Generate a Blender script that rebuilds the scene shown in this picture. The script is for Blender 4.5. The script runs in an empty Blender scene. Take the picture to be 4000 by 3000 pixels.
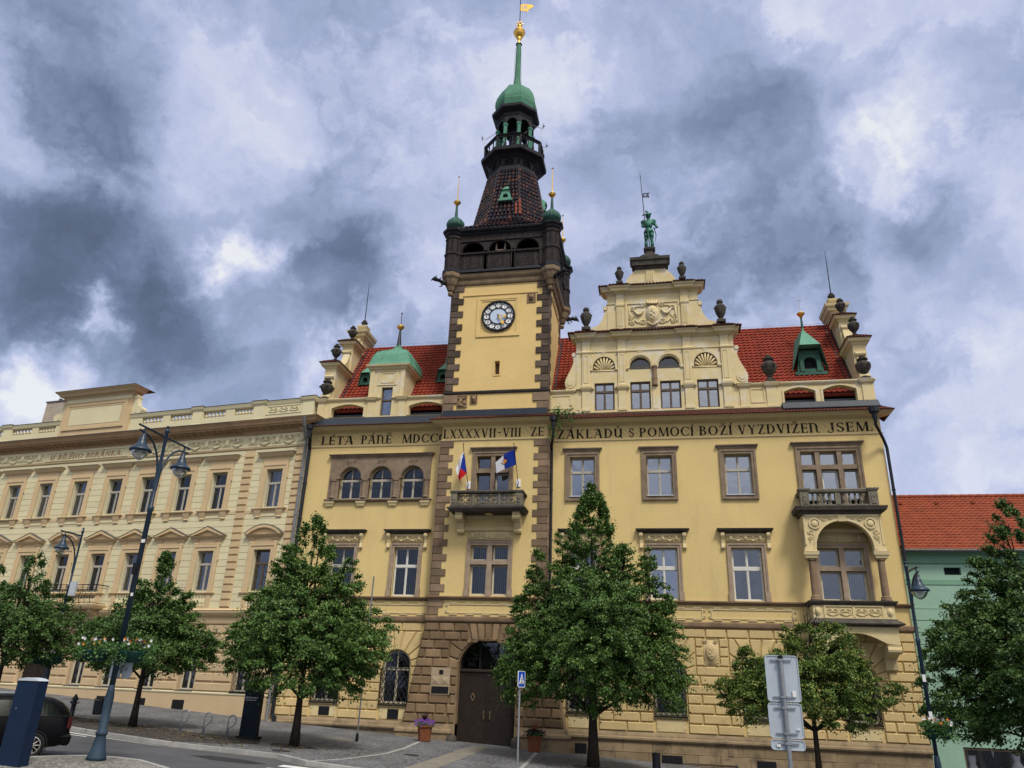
import bpy, bmesh, math, random
import numpy as np
from mathutils import Matrix, Vector
from mathutils.geometry import delaunay_2d_cdt
random.seed(7)
S = bpy.context.scene
COL = S.collection
PI = math.pi
# ------------------------------------------------------------------ object helpers
WM = {}          # frame (world matrix) in which each object's mesh coordinates are given
def tag(o, label=None, cat=None, group=None, kind=None):
    if label: o['label'] = label
    if cat: o['category'] = cat
    if group: o['group'] = group
    if kind: o['kind'] = kind
    return o
def empty(name, loc, label, cat, group=None, rz=0.0, frame_world=True):
    o = bpy.data.objects.new(name, None)
    COL.objects.link(o)
    o.empty_display_size = 0.3
    o.location = loc
    o.rotation_euler = (0, 0, rz)
    M = Matrix.Translation(loc) @ Matrix.Rotation(rz, 4, 'Z')
    WM[o] = M
    return tag(o, label, cat, group)
I4 = Matrix.Identity(4)
class MB:
    """collects faces; build() links them as one mesh object"""
    def __init__(s, M=None):
        s.v = []; s.f = []; s.m = []; s.cur = 0; s.M = M; s.sm = []; s.smooth = False
    def add(s, vs, fs):
        n = len(s.v)
        if s.M is not None: vs = [tuple(s.M @ Vector(p)) for p in vs]
        s.v += [tuple(p) for p in vs]
        for f in fs:
            s.f.append([i + n for i in f]); s.m.append(s.cur); s.sm.append(s.smooth)
    def box(s, x0, x1, y0, y1, z0, z1):
        s.add([(x0,y0,z0),(x1,y0,z0),(x1,y1,z0),(x0,y1,z0),(x0,y0,z1),(x1,y0,z1),(x1,y1,z1),(x0,y1,z1)],
              [(0,3,2,1),(4,5,6,7),(0,1,5,4),(1,2,6,5),(2,3,7,6),(3,0,4,7)])
    def cbox(s, cx, cy, cz, sx, sy, sz): s.box(cx-sx/2,cx+sx/2,cy-sy/2,cy+sy/2,cz-sz/2,cz+sz/2)
    def cushion(s, poly, y, d=0.05, b=0.035):
        """poly in xz; a block whose face is set d proud of y with a chamfer of width b"""
        n = len(poly)
        a = sum(poly[i][0]*poly[(i+1)%n][1]-poly[(i+1)%n][0]*poly[i][1] for i in range(n))
        if a < 0: poly = poly[::-1]
        inn = inset(poly, b)
        vs = [(p[0],y,p[1]) for p in poly] + [(p[0],y-d,p[1]) for p in inn]
        fs = [tuple(range(n,2*n))] + [(i,(i+1)%n,(i+1)%n+n,i+n) for i in range(n)]
        s.add(vs, fs)
    def prism(s, poly, y0, y1):
        n = len(poly)
        a = sum(poly[i][0]*poly[(i+1)%n][1]-poly[(i+1)%n][0]*poly[i][1] for i in range(n))
        if a < 0: poly = poly[::-1]
        vs = [(p[0],y0,p[1]) for p in poly] + [(p[0],y1,p[1]) for p in poly]
        if n > 4:
            tri = tess(poly, [])
            fs = [t for t in tri] + [tuple(i+n for i in reversed(t)) for t in tri]
        else:
            fs = [tuple(range(n)), tuple(range(2*n-1,n-1,-1))]
        fs += [(i,i+n,(i+1)%n+n,(i+1)%n) for i in range(n)]
        s.add(vs, fs)
    def prismx(s, poly, x0, x1):
        """poly in yz extruded along x"""
        M = s.M; T = Matrix(((0,-1,0,0),(1,0,0,0),(0,0,1,0),(0,0,0,1)))
        s.M = (M @ T) if M is not None else T
        s.prism(poly, -x1, -x0)
        s.M = M
    def mould(s, x0, x1, yf, yb, prof):
        """moulding: prof = [(z, out), ...]; rectangular rings with mitred returns"""
        vs = []
        for z, o in prof: vs += [(x0-o,yf-o,z),(x1+o,yf-o,z),(x1+o,yb,z),(x0-o,yb,z)]
        fs = []
        for k in range(len(prof)-1):
            a = 4*k
            for i in range(4): fs.append((a+i,a+(i+1)%4,a+4+(i+1)%4,a+4+i))
        a = 4*(len(prof)-1)
        fs += [(3,2,1,0),(a,a+1,a+2,a+3)]
        s.add(vs, fs)
    def ring(s, prof, cx, cy, n=8, rot=0.0, sq=1.0, cap=True):
        """lathe: prof = [(r, z), ...]"""
        vs = []; fs = []
        for r, z in prof:
            for i in range(n):
                a = rot + 2*PI*i/n
                vs.append((cx+r*math.cos(a), cy+r*sq*math.sin(a), z))
        for k in range(len(prof)-1):
            for i in range(n):
                fs.append((k*n+i,k*n+(i+1)%n,(k+1)*n+(i+1)%n,(k+1)*n+i))
        if cap:
            fs.append(tuple(range(n-1,-1,-1))); q=(len(prof)-1)*n; fs.append(tuple(range(q,q+n)))
        s.add(vs, fs)
    def tube(s, pts, r, n=6, r1=None, cap=True):
        pts = [Vector(p) for p in pts]
        m = len(pts); vs = []; fs = []
        up = None
        for i, p in enumerate(pts):
            t = (pts[min(i+1,m-1)]-pts[max(i-1,0)])
            if t.length < 1e-9: t = Vector((0,0,1))
            t.normalize()
            if up is None:
                up = Vector((0,1,0)) if abs(t.y) < .9 else Vector((1,0,0))
            a = t.cross(up)
            if a.length < 1e-6: a = t.cross(Vector((1,0,0)))
            a.normalize(); b = a.cross(t); up = b.cross(t).cross(t)*-1 if False else up
            rr = r if r1 is None else r + (r1-r)*i/max(1,m-1)
            if isinstance(r, (list, tuple)): rr = r[i]
            for k in range(n):
                g = 2*PI*k/n
                vs.append(p + a*(rr*math.cos(g)) + b*(rr*math.sin(g)))
        for i in range(m-1):
            for k in range(n):
                fs.append((i*n+k, i*n+(k+1)%n, (i+1)*n+(k+1)%n, (i+1)*n+k))
        if cap: fs += [tuple(range(n-1,-1,-1)), tuple(range((m-1)*n,m*n))]
        s.add(vs, fs)
    def ball(s, c, r, n=8, m=6, sz=1.0, sy=1.0, sx=1.0):
        vs = []; fs = []
        for j in range(m+1):
            t = PI*j/m
            for i in range(n):
                a = 2*PI*i/n
                vs.append((c[0]+sx*r*math.sin(t)*math.cos(a), c[1]+sy*r*math.sin(t)*math.sin(a), c[2]-sz*r*math.cos(t)))
        for j in range(m):
            for i in range(n):
                fs.append((j*n+i,j*n+(i+1)%n,(j+1)*n+(i+1)%n,(j+1)*n+i))
        s.add(vs, fs)
    def quad(s, a, b, c, d): s.add([a,b,c,d],[(0,1,2,3)])
    def panel(s, outline, holes, y0, y1=None, hy=None):
        """flat wall face in xz at y0 with holes; hole reveals run to hy"""
        vs, ts = cdt(outline, holes)
        s.add([(p[0],y0,p[1]) for p in vs], ts)
        if hy is not None:
            for h in holes:
                n = len(h)
                a = sum(h[i][0]*h[(i+1)%n][1]-h[(i+1)%n][0]*h[i][1] for i in range(n))
                if a < 0: h = h[::-1]
                s.add([(p[0],y0,p[1]) for p in h]+[(p[0],hy,p[1]) for p in h],
                      [((i+1)%n,(i+1)%n+n,i+n,i) [::-1] for i in range(n)])
        if y1 is not None:
            n = len(outline)
            s.add([(p[0],y0,p[1]) for p in outline]+[(p[0],y1,p[1]) for p in outline],
                  [(i,i+n,(i+1)%n+n,(i+1)%n) for i in range(n)])
def inset(poly, b):
    n = len(poly); out = []
    for i in range(n):
        p0 = poly[i-1]; p1 = poly[i]; p2 = poly[(i+1)%n]
        def nrm(a, c):
            dx, dy = c[0]-a[0], c[1]-a[1]; L = math.hypot(dx, dy) or 1e-9
            return (-dy/L, dx/L)
        n1 = nrm(p0,p1); n2 = nrm(p1,p2)
        k = 1 + n1[0]*n2[0]+n1[1]*n2[1]
        k = max(k, 0.4)
        out.append((p1[0]+b*(n1[0]+n2[0])/k, p1[1]+b*(n1[1]+n2[1])/k))
    return out
def inside(p, poly):
    c = False; n = len(poly); x, y = p
    for i in range(n):
        x1,y1 = poly[i]; x2,y2 = poly[(i+1)%n]
        if (y1>y) != (y2>y) and x < (x2-x1)*(y-y1)/(y2-y1)+x1: c = not c
    return c
def cdt(outline, holes):
    pts = [Vector((p[0],p[1])) for p in outline]; ed = [(i,(i+1)%len(outline)) for i in range(len(outline))]
    for h in holes:
        b = len(pts); pts += [Vector((p[0],p[1])) for p in h]
        ed += [(b+i, b+(i+1)%len(h)) for i in range(len(h))]
    r = delaunay_2d_cdt(pts, ed, [], 0, 1e-6)
    vs = [(v.x, v.y) for v in r[0]]; ts = []
    for f in r[2]:
        c = (sum(vs[i][0] for i in f)/3, sum(vs[i][1] for i in f)/3)
        if inside(c, outline) and not any(inside(c, h) for h in holes):
            a = vs[f[0]]; b = vs[f[1]]; d = vs[f[2]]
            ar = (b[0]-a[0])*(d[1]-a[1])-(d[0]-a[0])*(b[1]-a[1])
            if abs(ar) < 1e-9: continue
            ts.append(tuple(f) if ar > 0 else tuple(reversed(f)))
    return vs, ts
def tess(poly, holes):
    """triangles indexing the given polygon"""
    vs, ts = cdt(poly, holes)
    idx = {}
    for i, v in enumerate(vs):
        idx[i] = min(range(len(poly)), key=lambda k: (poly[k][0]-v[0])**2+(poly[k][1]-v[1])**2)
    return [tuple(idx[i] for i in t) for t in ts]
def rect(x0,x1,z0,z1): return [(x0,z0),(x1,z0),(x1,z1),(x0,z1)]
def arc(cx, cz, r, a0=0, a1=180, n=14, rz=None):
    rz = r if rz is None else rz
    return [(cx+r*math.cos(math.radians(a0+(a1-a0)*i/n)), cz+rz*math.sin(math.radians(a0+(a1-a0)*i/n))) for i in range(n+1)]
def archpoly(x0, x1, z0, zs, rz=None, n=14):
    r = (x1-x0)/2
    return [(x0,z0),(x1,z0)] + arc((x0+x1)/2, zs, r, 0, 180, n, rz)
def islands(mb, gap=.28):
    """groups of faces that lie apart from each other (each becomes a part of its own)"""
    n = len(mb.v); par = list(range(n))
    def find(a):
        while par[a] != a: par[a] = par[par[a]]; a = par[a]
        return a
    for f in mb.f:
        r = find(f[0])
        for i in f[1:]:
            q = find(i)
            if q != r: par[q] = r
    root = np.array([find(i) for i in range(n)]); V_ = np.array(mb.v, dtype=float)
    ids, inv = np.unique(root, return_inverse=True); k = len(ids)
    lo = np.full((k,3), 1e9); hi = np.full((k,3), -1e9); np.minimum.at(lo, inv, V_); np.maximum.at(hi, inv, V_)
    if k > 2500: return None
    grp = -np.ones(k, int); g = 0
    for i in range(k):
        if grp[i] >= 0: continue
        grp[i] = g; stack = [i]
        while stack:
            j = stack.pop()
            near = (grp < 0) & np.all(lo <= hi[j]+gap, axis=1) & np.all(hi >= lo[j]-gap, axis=1)
            idx = np.nonzero(near)[0]; grp[idx] = g; stack += list(idx)
        g += 1
    if g == 1: return None
    return grp[inv], g
SPLIT = set()
def build(mb, name, mats, parent=None, label=None, frame=None, gap=.28, nosplit=False):
    r = None
    if not nosplit and parent is not None and mb.f and parent in SPLIT:
        r = islands(mb, gap)
    if r is None:
        o = build1(mb, name, mats, parent, label, frame)
        if parent in SPLIT: SPLIT.add(o)
        return o
    vg, g = r; best = None; sub = [MB() for _ in range(g)]; maps = [{} for _ in range(g)]
    for f, m_, s_ in zip(mb.f, mb.m, mb.sm):
        k = int(vg[f[0]]); q = []; sb = sub[k]; mp = maps[k]
        for i in f:
            if i not in mp: mp[i] = len(sb.v); sb.v.append(mb.v[i])
            q.append(mp[i])
        sb.f.append(q); sb.m.append(m_); sb.sm.append(s_)
    out = []
    for sb in sub:
        if not sb.f: continue
        o = build1(sb, name, mats, parent, label, frame); SPLIT.add(o); out.append((len(sb.f), o))
    return max(out, key=lambda t: t[0])[1]
def build1(mb, name, mats, parent=None, label=None, frame=None):
    me = bpy.data.meshes.new(name)
    vs = mb.v
    frame = frame or I4
    me.from_pydata(vs, [], mb.f)
    if not isinstance(mats, (list, tuple)): mats = [mats]
    for m in mats: me.materials.append(m)
    if len(mats) > 1: me.polygons.foreach_set('material_index', mb.m)
    if any(mb.sm): me.polygons.foreach_set('use_smooth', mb.sm)
    me.validate(clean_customdata=False); me.update()
    o = bpy.data.objects.new(name, me); COL.objects.link(o)
    if parent is not None:
        o.parent = parent
        o.matrix_parent_inverse = WM[parent].inverted()
    o.matrix_basis = frame
    WM[o] = frame
    if label: o['label'] = label
    return o
def local(mb, name, mats, parent=None, label=None, smooth=None):
    """mesh given in the parent's own coordinates (used for things that get copied)"""
    if smooth: mb.sm = [True]*len(mb.f)
    me = bpy.data.meshes.new(name)
    me.from_pydata(mb.v, [], mb.f)
    if not isinstance(mats, (list, tuple)): mats = [mats]
    for m in mats: me.materials.append(m)
    if len(mats) > 1: me.polygons.foreach_set('material_index', mb.m)
    if any(mb.sm): me.polygons.foreach_set('use_smooth', mb.sm)
    me.validate(clean_customdata=False); me.update()
    o = bpy.data.objects.new(name, me); COL.objects.link(o)
    if parent is not None: o.parent = parent; WM[o] = WM.get(parent, I4)
    else: WM[o] = I4
    if label: o['label'] = label
    return o
def copy_tree(o, parent=None):
    c = o.copy(); COL.objects.link(c)
    if parent is not None: c.parent = parent
    for ch in [x for x in bpy.data.objects if x.parent is o]: copy_tree(ch, c)
    return c

# ------------------------------------------------------------------ materials
def nd(nt, t, loc=None, **kw):
    n = nt.nodes.new(t)
    for k, v in kw.items():
        if k.startswith('i_'):
            key = k[2:]
            key = int(key) if key.isdigit() else key.replace('_', ' ')
            n.inputs[key].default_value = v
        else: setattr(n, k, v)
    return n
def mat(name, col, rough=0.8, var=0.12, scale=3.0, bump=0.0, bscale=40.0, metal=0.0, col2=None, island=0.0,
        stain=None, spec=None, fine=0.0, dirt=0.0, streak=None, coat=0.0, attr=None):
    m = bpy.data.materials.new(name); m.use_nodes = True
    nt = m.node_tree; L = nt.links.new
    b = nt.nodes['Principled BSDF']
    b.inputs['Roughness'].default_value = rough
    b.inputs['Metallic'].default_value = metal
    b.inputs['Specular IOR Level'].default_value = .16 if spec is None and metal < .3 else (.5 if spec is None else spec)
    if coat: b.inputs['Coat Weight'].default_value = coat
    tc = nd(nt, 'ShaderNodeTexCoord')
    ns = nd(nt, 'ShaderNodeTexNoise', i_Scale=scale, i_Detail=6.0, i_Roughness=0.6)
    L(tc.outputs['Object'], ns.inputs['Vector'])
    c2 = col2 or tuple(c*(1-var) for c in col)
    c1 = col if col2 else tuple(min(1, c*(1+var)) for c in col)
    mx = nd(nt, 'ShaderNodeMix', data_type='RGBA')
    mx.inputs['A'].default_value = (*c1, 1); mx.inputs['B'].default_value = (*c2, 1)
    mr = nd(nt, 'ShaderNodeMapRange', i_From_Min=0.32, i_From_Max=0.68)
    L(ns.outputs['Fac'], mr.inputs['Value']); L(mr.outputs[0], mx.inputs['Factor'])
    out = mx.outputs['Result']
    if stain:       # (colour, scale, threshold, strength)
        n2 = nd(nt, 'ShaderNodeTexNoise', i_Scale=stain[1], i_Detail=8.0, i_Roughness=0.7)
        mp = nd(nt, 'ShaderNodeMapping'); mp.inputs['Location'].default_value = (7.3, 1.1, 3.7)
        if streak: mp.inputs['Scale'].default_value = streak
        L(tc.outputs['Object'], mp.inputs[0]); L(mp.outputs[0], n2.inputs['Vector'])
        r2 = nd(nt, 'ShaderNodeMapRange', i_From_Min=stain[2], i_From_Max=stain[2]+0.16, i_To_Max=stain[3])
        L(n2.outputs['Fac'], r2.inputs['Value'])
        m2 = nd(nt, 'ShaderNodeMix', data_type='RGBA'); m2.inputs['B'].default_value = (*stain[0], 1)
        L(r2.outputs[0], m2.inputs['Factor']); L(out, m2.inputs['A']); out = m2.outputs['Result']
    if dirt:
        n4 = nd(nt, 'ShaderNodeTexNoise', i_Scale=9.0, i_Detail=10.0, i_Roughness=.75); L(tc.outputs['Object'], n4.inputs['Vector'])
        r4 = nd(nt, 'ShaderNodeMapRange', i_From_Min=.3, i_From_Max=.7, i_To_Min=1-dirt, i_To_Max=1+dirt*.5); L(n4.outputs['Fac'], r4.inputs['Value'])
        v4 = nd(nt, 'ShaderNodeVectorMath', operation='SCALE'); L(out, v4.inputs[0]); L(r4.outputs[0], v4.inputs['Scale']); out = v4.outputs[0]
    if island:
        g = nd(nt, 'ShaderNodeNewGeometry')
        r3 = nd(nt, 'ShaderNodeMapRange', i_To_Min=1-island, i_To_Max=1+island)
        L(g.outputs['Random Per Island'], r3.inputs['Value'])
        vm = nd(nt, 'ShaderNodeVectorMath', operation='SCALE')
        L(out, vm.inputs[0]); L(r3.outputs[0], vm.inputs['Scale']); out = vm.outputs[0]
    L(out, b.inputs['Base Color'])
    if bump:
        n3 = nd(nt, 'ShaderNodeTexNoise', i_Scale=bscale, i_Detail=5.0)
        L(tc.outputs['Object'], n3.inputs['Vector'])
        bp = nd(nt, 'ShaderNodeBump', i_Strength=bump, i_Distance=0.02)
        L(n3.outputs['Fac'], bp.inputs['Height']); L(bp.outputs[0], b.inputs['Normal'])
    return m
def cobble_mat(name, col, scale, gap=(0.10,0.10,0.10), bump=0.6, var=0.35, patch=None):
    m = bpy.data.materials.new(name); m.use_nodes = True
    nt = m.node_tree; L = nt.links.new; b = nt.nodes['Principled BSDF']; b.inputs['Roughness'].default_value = .85
    tc = nd(nt, 'ShaderNodeTexCoord')
    v = nd(nt, 'ShaderNodeTexVoronoi', feature='F1', i_Scale=scale, i_Randomness=0.6)
    ve = nd(nt, 'ShaderNodeTexVoronoi', feature='DISTANCE_TO_EDGE', i_Scale=scale, i_Randomness=0.6)
    L(tc.outputs['Object'], v.inputs['Vector']); L(tc.outputs['Object'], ve.inputs['Vector'])
    hsv = nd(nt, 'ShaderNodeSeparateColor'); L(v.outputs['Color'], hsv.inputs[0])
    r = nd(nt, 'ShaderNodeMapRange', i_To_Min=1-var, i_To_Max=1+var); L(hsv.outputs[0], r.inputs['Value'])
    sc = nd(nt, 'ShaderNodeVectorMath', operation='SCALE'); sc.inputs[0].default_value = col
    L(r.outputs[0], sc.inputs['Scale'])
    ns = nd(nt, 'ShaderNodeTexNoise', i_Scale=0.6, i_Detail=6.0); L(tc.outputs['Object'], ns.inputs['Vector'])
    r2 = nd(nt, 'ShaderNodeMapRange', i_From_Min=.3, i_From_Max=.7, i_To_Min=.75, i_To_Max=1.2); L(ns.outputs['Fac'], r2.inputs['Value'])
    sc2 = nd(nt, 'ShaderNodeVectorMath', operation='SCALE'); L(sc.outputs[0], sc2.inputs[0]); L(r2.outputs[0], sc2.inputs['Scale'])
    e = nd(nt, 'ShaderNodeMapRange', i_From_Min=0.03, i_From_Max=0.12); L(ve.outputs['Distance'], e.inputs['Value'])
    mx = nd(nt, 'ShaderNodeMix', data_type='RGBA'); mx.inputs['A'].default_value = (*gap, 1)
    L(e.outputs[0], mx.inputs['Factor']); L(sc2.outputs[0], mx.inputs['B'])
    L(mx.outputs['Result'], b.inputs['Base Color'])
    bp = nd(nt, 'ShaderNodeBump', i_Strength=bump, i_Distance=0.02)
    L(e.outputs[0], bp.inputs['Height']); L(bp.outputs[0], b.inputs['Normal'])
    return m
M = {}
ochre = (.60, .455, .200)
M['plaster'] = mat('yellow_plaster', ochre, .92, .06, .35, .2, 60, stain=((.40,.31,.17), 1.1, .535, .30), streak=(1.6,1.6,.28), dirt=.10)
M['plaster_block'] = mat('yellow_block_plaster', (.545,.41,.20), .92, .07, 1.2, .3, 50, island=.08, stain=((.30,.23,.13), 1.6, .57, .5), dirt=.12)
M['trim'] = mat('cream_trim', (.58,.47,.255), .9, .07, 2.0, .12, 50, stain=((.60,.56,.45), 2.2, .55, .55))
M['trim_gable'] = mat('weathered_cream_trim', (.57,.465,.255), .9, .06, 1.5, .12, 50, stain=((.58,.55,.47), 1.7, .50, .75))
M['sandstone'] = mat('brown_sandstone', (.20,.135,.085), .9, .25, 1.6, .35, 30, island=.16, stain=((.075,.06,.05), 2.5, .58, .6))
M['quoin'] = mat('quoin_sandstone', (.175,.122,.08), .9, .22, 1.4, .35, 25, island=.28, stain=((.08,.062,.05), 3.0, .58, .55))
M['tplaster'] = mat('golden_tower_plaster', (.63,.455,.19), .92, .06, .5, .2, 60, stain=((.55,.48,.33), .9, .57, .35), dirt=.09)
M['crest'] = mat('carved_sandstone', (.50,.39,.21), .9, .12, 3.0, .2, 30)
M['stone_warm'] = mat('warm_sandstone', (.195,.132,.076), .9, .22, 1.2, .5, 25, island=.28, stain=((.15,.115,.075), 1.3, .54, .65))
M['stone_tower'] = mat('tower_sandstone', (.085,.063,.048), .9, .3, 1.4, .4, 25, island=.4, stain=((.27,.21,.14), 2.2, .60, .55))
M['plinth'] = mat('plinth_stone', (.25,.185,.11), .92, .2, 1.0, .5, 18, island=.12, stain=((.075,.06,.045), 1.1, .50, .75))
M['darkstone'] = mat('weathered_dark_stone', (.07,.062,.052), .9, .3, 3.0, .4, 30, stain=((.17,.15,.11), 3.5, .60, .5))
M['greystone'] = mat('grey_balcony_stone', (.15,.135,.10), .9, .25, 3.0, .3, 30, stain=((.06,.055,.045), 4, .56, .6))
M['urn'] = mat('blackened_urn_stone', (.055,.05,.042), .9, .35, 4.0, .4, 25, stain=((.20,.17,.12), 4, .62, .6))
M['win_stone'] = mat('window_frame_stone', (.205,.152,.105), .9, .22, 2.0, .3, 30, stain=((.11,.085,.06), 2.5, .55, .6))
M['win_pink'] = mat('pink_brown_frame_stone', (.30,.228,.165), .9, .15, 2.5, .3, 30, stain=((.20,.15,.11), 3, .56, .5))
M['lcream'] = mat('pale_cream_plaster', (.61,.545,.345), .92, .05, .5, .15, 60, island=.05, stain=((.40,.35,.25), 1.3, .57, .4), streak=(1.6,1.6,.3), dirt=.07)
M['peach'] = mat('peach_trim', (.52,.39,.225), .92, .06, 1.0, .12, 60, island=.04)
M['peach2'] = mat('peach_ground_plaster', (.50,.375,.225), .92, .05, .8, .15, 60, island=.03, stain=((.50,.38,.25), 1.0, .6, .5))
M['brownmould'] = mat('brown_moulding', (.36,.235,.13), .9, .1, 1.5, .1, 40)
M['leadtop'] = mat('lead_flashing', (.10,.095,.09), .6, .2, 2.0)
M['tile'] = mat('red_roof_tile', (.22,.036,.019), .75, .22, 2.2, .2, 40, stain=((.10,.028,.022), 1.6, .55, .7), dirt=.3)
M['tile2'] = mat('orange_roof_tile', (.24,.058,.028), .8, .18, 2.0, .2, 40, stain=((.13,.045,.03), 1.1, .55, .6), dirt=.3)
M['tiledark'] = mat('dark_glazed_tile', (.055,.03,.03), .35, .4, 2.0, .2, 40, col2=(.03,.022,.032), stain=((.15,.045,.03), 1.6, .60, .8))
M['tileold'] = mat('old_brown_tile', (.10,.035,.025), .8, .3, 5.0, .2, 40, stain=((.03,.02,.018), 4, .52, .7))
M['copper'] = mat('verdigris_copper', (.10,.25,.17), .6, .12, 2.5, .1, 20, stain=((.08,.20,.14), 3, .60, .6))
M['copperdk'] = mat('dark_verdigris_copper', (.035,.095,.070), .6, .25, 3.0, .1, 20, stain=((.025,.045,.035), 4, .58, .6))
M['darkcopper'] = mat('brown_copper_sheet', (.014,.014,.018), .5, .35, 3.0, .1, 20, stain=((.07,.035,.025), 3, .58, .6))
M['wood'] = mat('weathered_dark_wood', (.030,.024,.023), .85, .35, 6.0, .3, 40, stain=((.075,.058,.042), 3, .60, .5), streak=(6,6,.5), island=.3)
def spire_mat():
    m = mat('glazed_spire_tile', (.05,.03,.03), .38, .3, 3.0, .15, 40)
    nt = m.node_tree; b = nt.nodes['Principled BSDF']; g = nd(nt, 'ShaderNodeNewGeometry'); cr = nd(nt, 'ShaderNodeValToRGB')
    e = cr.color_ramp.elements; e[0].color = (.014,.012,.020,1); e[1].color = (.085,.032,.024,1); e[1].position = 1.0
    k = e.new(.45); k.color = (.018,.014,.020,1); k = e.new(.8); k.color = (.042,.020,.020,1)
    nt.links.new(g.outputs['Random Per Island'], cr.inputs[0]); nt.links.new(cr.outputs[0], b.inputs['Base Color']); return m
M['spiretile'] = spire_mat()
M['gold'] = mat('gilded_metal', (.85,.50,.10), .32, .1, 4.0, metal=1.0)
M['black'] = mat('black_iron', (.012,.012,.014), .5, .2, 4.0)
M['sheet'] = mat('dark_blue_sheet_metal', (.012,.019,.030), .5, .2, 1.2, spec=.4)
M['pipe'] = mat('dark_downpipe_metal', (.013,.015,.020), .5, .2, 2.0, spec=.25)
M['pipegrey'] = mat('grey_downpipe_metal', (.16,.165,.17), .45, .2, 2.0)
M['clockface'] = mat('clock_white_glass', (.78,.79,.78), .35, .05, 4.0)
M['clockmid'] = mat('clock_blue_glass', (.46,.54,.66), .2, .05, 4.0)
M['letter'] = mat('black_letter_paint', (.012,.009,.008), .7, .2, 8.0)
M['frescoline'] = mat('ochre_vine_paint', (.42,.30,.13), .9, .1, 8.0)
M['whitewood'] = mat('old_white_window_paint', (.36,.335,.285), .7, .18, 8.0, stain=((.20,.15,.10), 14, .60, .7))
M['white'] = mat('white_window_paint', (.56,.55,.50), .5, .06, 6.0)
M['cream_frame'] = mat('cream_window_paint', (.50,.46,.35), .5, .08, 6.0)
M['brownwood'] = mat('brown_window_paint', (.10,.075,.055), .6, .2, 6.0)
M['dark'] = mat('dark_room', (.012,.012,.014), .9, .2, 2.0)
M['slat'] = mat('vertical_blind', (.24,.235,.22), .8, .08, 3.0)
M['lace'] = mat('lace_curtain', (.13,.14,.15), .9, .35, 9.0)
M['door'] = mat('dark_door_wood', (.022,.016,.013), .55, .25, 3.0, .2, 30)
M['brass'] = mat('brass', (.22,.17,.09), .45, .1, 3.0, metal=1.0)
M['green'] = mat('mint_green_plaster', (.25,.39,.30), .92, .05, .6, .3, 50, stain=((.17,.26,.20), .9, .56, .35), streak=(1.5,1.5,.3), dirt=.07)
M['greendk'] = mat('green_trim_plaster', (.16,.29,.20), .92, .05, .6, .2, 50)
M['litter'] = mat('dry_leaf', (.16,.11,.05), .9, .3, 9.0, island=.5)
M['patch'] = mat('dark_asphalt_patch', (.035,.035,.037), .9, .2, 2.0, .5, 80)
M['asphalt'] = mat('asphalt', (.085,.085,.09), .9, .15, .7, .6, 90, stain=((.045,.045,.047), .35, .56, .6))
M['road_paint'] = mat('white_road_paint', (.62,.62,.60), .8, .1, 3.0, .2, 60, stain=((.25,.25,.25), 6, .60, .6))
M['granite'] = mat('granite_kerb', (.30,.295,.28), .85, .15, 2.0, .3, 60, island=.1)
M['kerbside'] = mat('worn_kerb_side', (.15,.14,.125), .9, .2, 2.0, .3, 60, island=.12)
M['cobble'] = cobble_mat('grey_cobbles', (.145,.148,.155), 9.0, (.045,.045,.046), .5)
M['cobble2'] = cobble_mat('light_cobbles', (.21,.20,.175), 8.0, (.09,.085,.075), .6)
M['soil'] = mat('soil_strip', (.055,.050,.045), .95, .3, 3.0, .9, 40, stain=((.14,.11,.08), 14, .57, .7))
M['sandstrip'] = mat('worn_granite_slabs', (.19,.175,.145), .9, .12, 1.5, .3, 50)
M['lampblue'] = mat('dark_blue_lamp_paint', (.012,.028,.050), .38, .2, 2.5, spec=.4)
M['lampbase'] = mat('weathered_lamp_base_paint', (.028,.048,.072), .55, .25, 3.0, .2, 20, stain=((.20,.18,.15), 4.5, .66, .6))
M['totemblue'] = mat('navy_totem_paint', (.008,.018,.044), .45, .12, 2.0)
M['totemblack'] = mat('black_totem_panel', (.006,.010,.018), .35, .2, 2.0)
M['greycap'] = mat('light_grey_cap', (.42,.45,.50), .4, .08, 3.0)
M['steel'] = mat('galvanised_steel', (.24,.255,.27), .42, .12, 6.0, metal=.4)
M['signback'] = mat('aluminium_sign_back', (.40,.45,.50), .45, .06, 2.0, metal=.25)
M['signblue'] = mat('sign_blue', (.01,.06,.40), .4, .05, 3.0)
M['signwhite'] = mat('sign_white', (.72,.72,.72), .4, .03, 3.0)
M['paper'] = mat('white_sticker', (.62,.62,.60), .6, .05, 9.0)
M['fl_white'] = mat('white_cloth', (.66,.66,.68), .85, .05, 4.0)
M['fl_red'] = mat('red_cloth', (.48,.012,.02), .85, .08, 4.0)
M['fl_blue'] = mat('blue_cloth', (.012,.035,.27), .85, .08, 4.0)
M['bronze'] = mat('green_bronze', (.04,.14,.10), .5, .3, 5.0, .2, 30, stain=((.02,.05,.04), 6, .56, .6), metal=.2)
M['bark'] = mat('tree_bark', (.026,.021,.017), .95, .3, 6.0, .8, 25)
M['pot'] = mat('brown_planter', (.20,.070,.032), .7, .2, 3.0, .1, 30)
M['basket'] = mat('dark_green_planter', (.006,.035,.030), .5, .2, 3.0)
M['cartyre'] = mat('tyre_rubber', (.012,.012,.012), .85, .2, 4.0)
M['carpaint'] = mat('black_car_paint', (.003,.003,.004), .30, .1, 2.0, spec=.10)
M['rim'] = mat('alloy_rim', (.42,.40,.37), .35, .06, 3.0, metal=.7)
M['taillight'] = mat('tail_light_red', (.04,.003,.003), .3, .1, 3.0, coat=.5)
M['chimney'] = mat('pale_clinker', (.40,.35,.28), .9, .1, 2.0)
M['dress'] = mat('white_dress_satin', (.80,.80,.86), .5, .05, 3.0)
M['suit'] = mat('navy_suit_cloth', (.012,.016,.035), .8, .2, 3.0)
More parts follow.
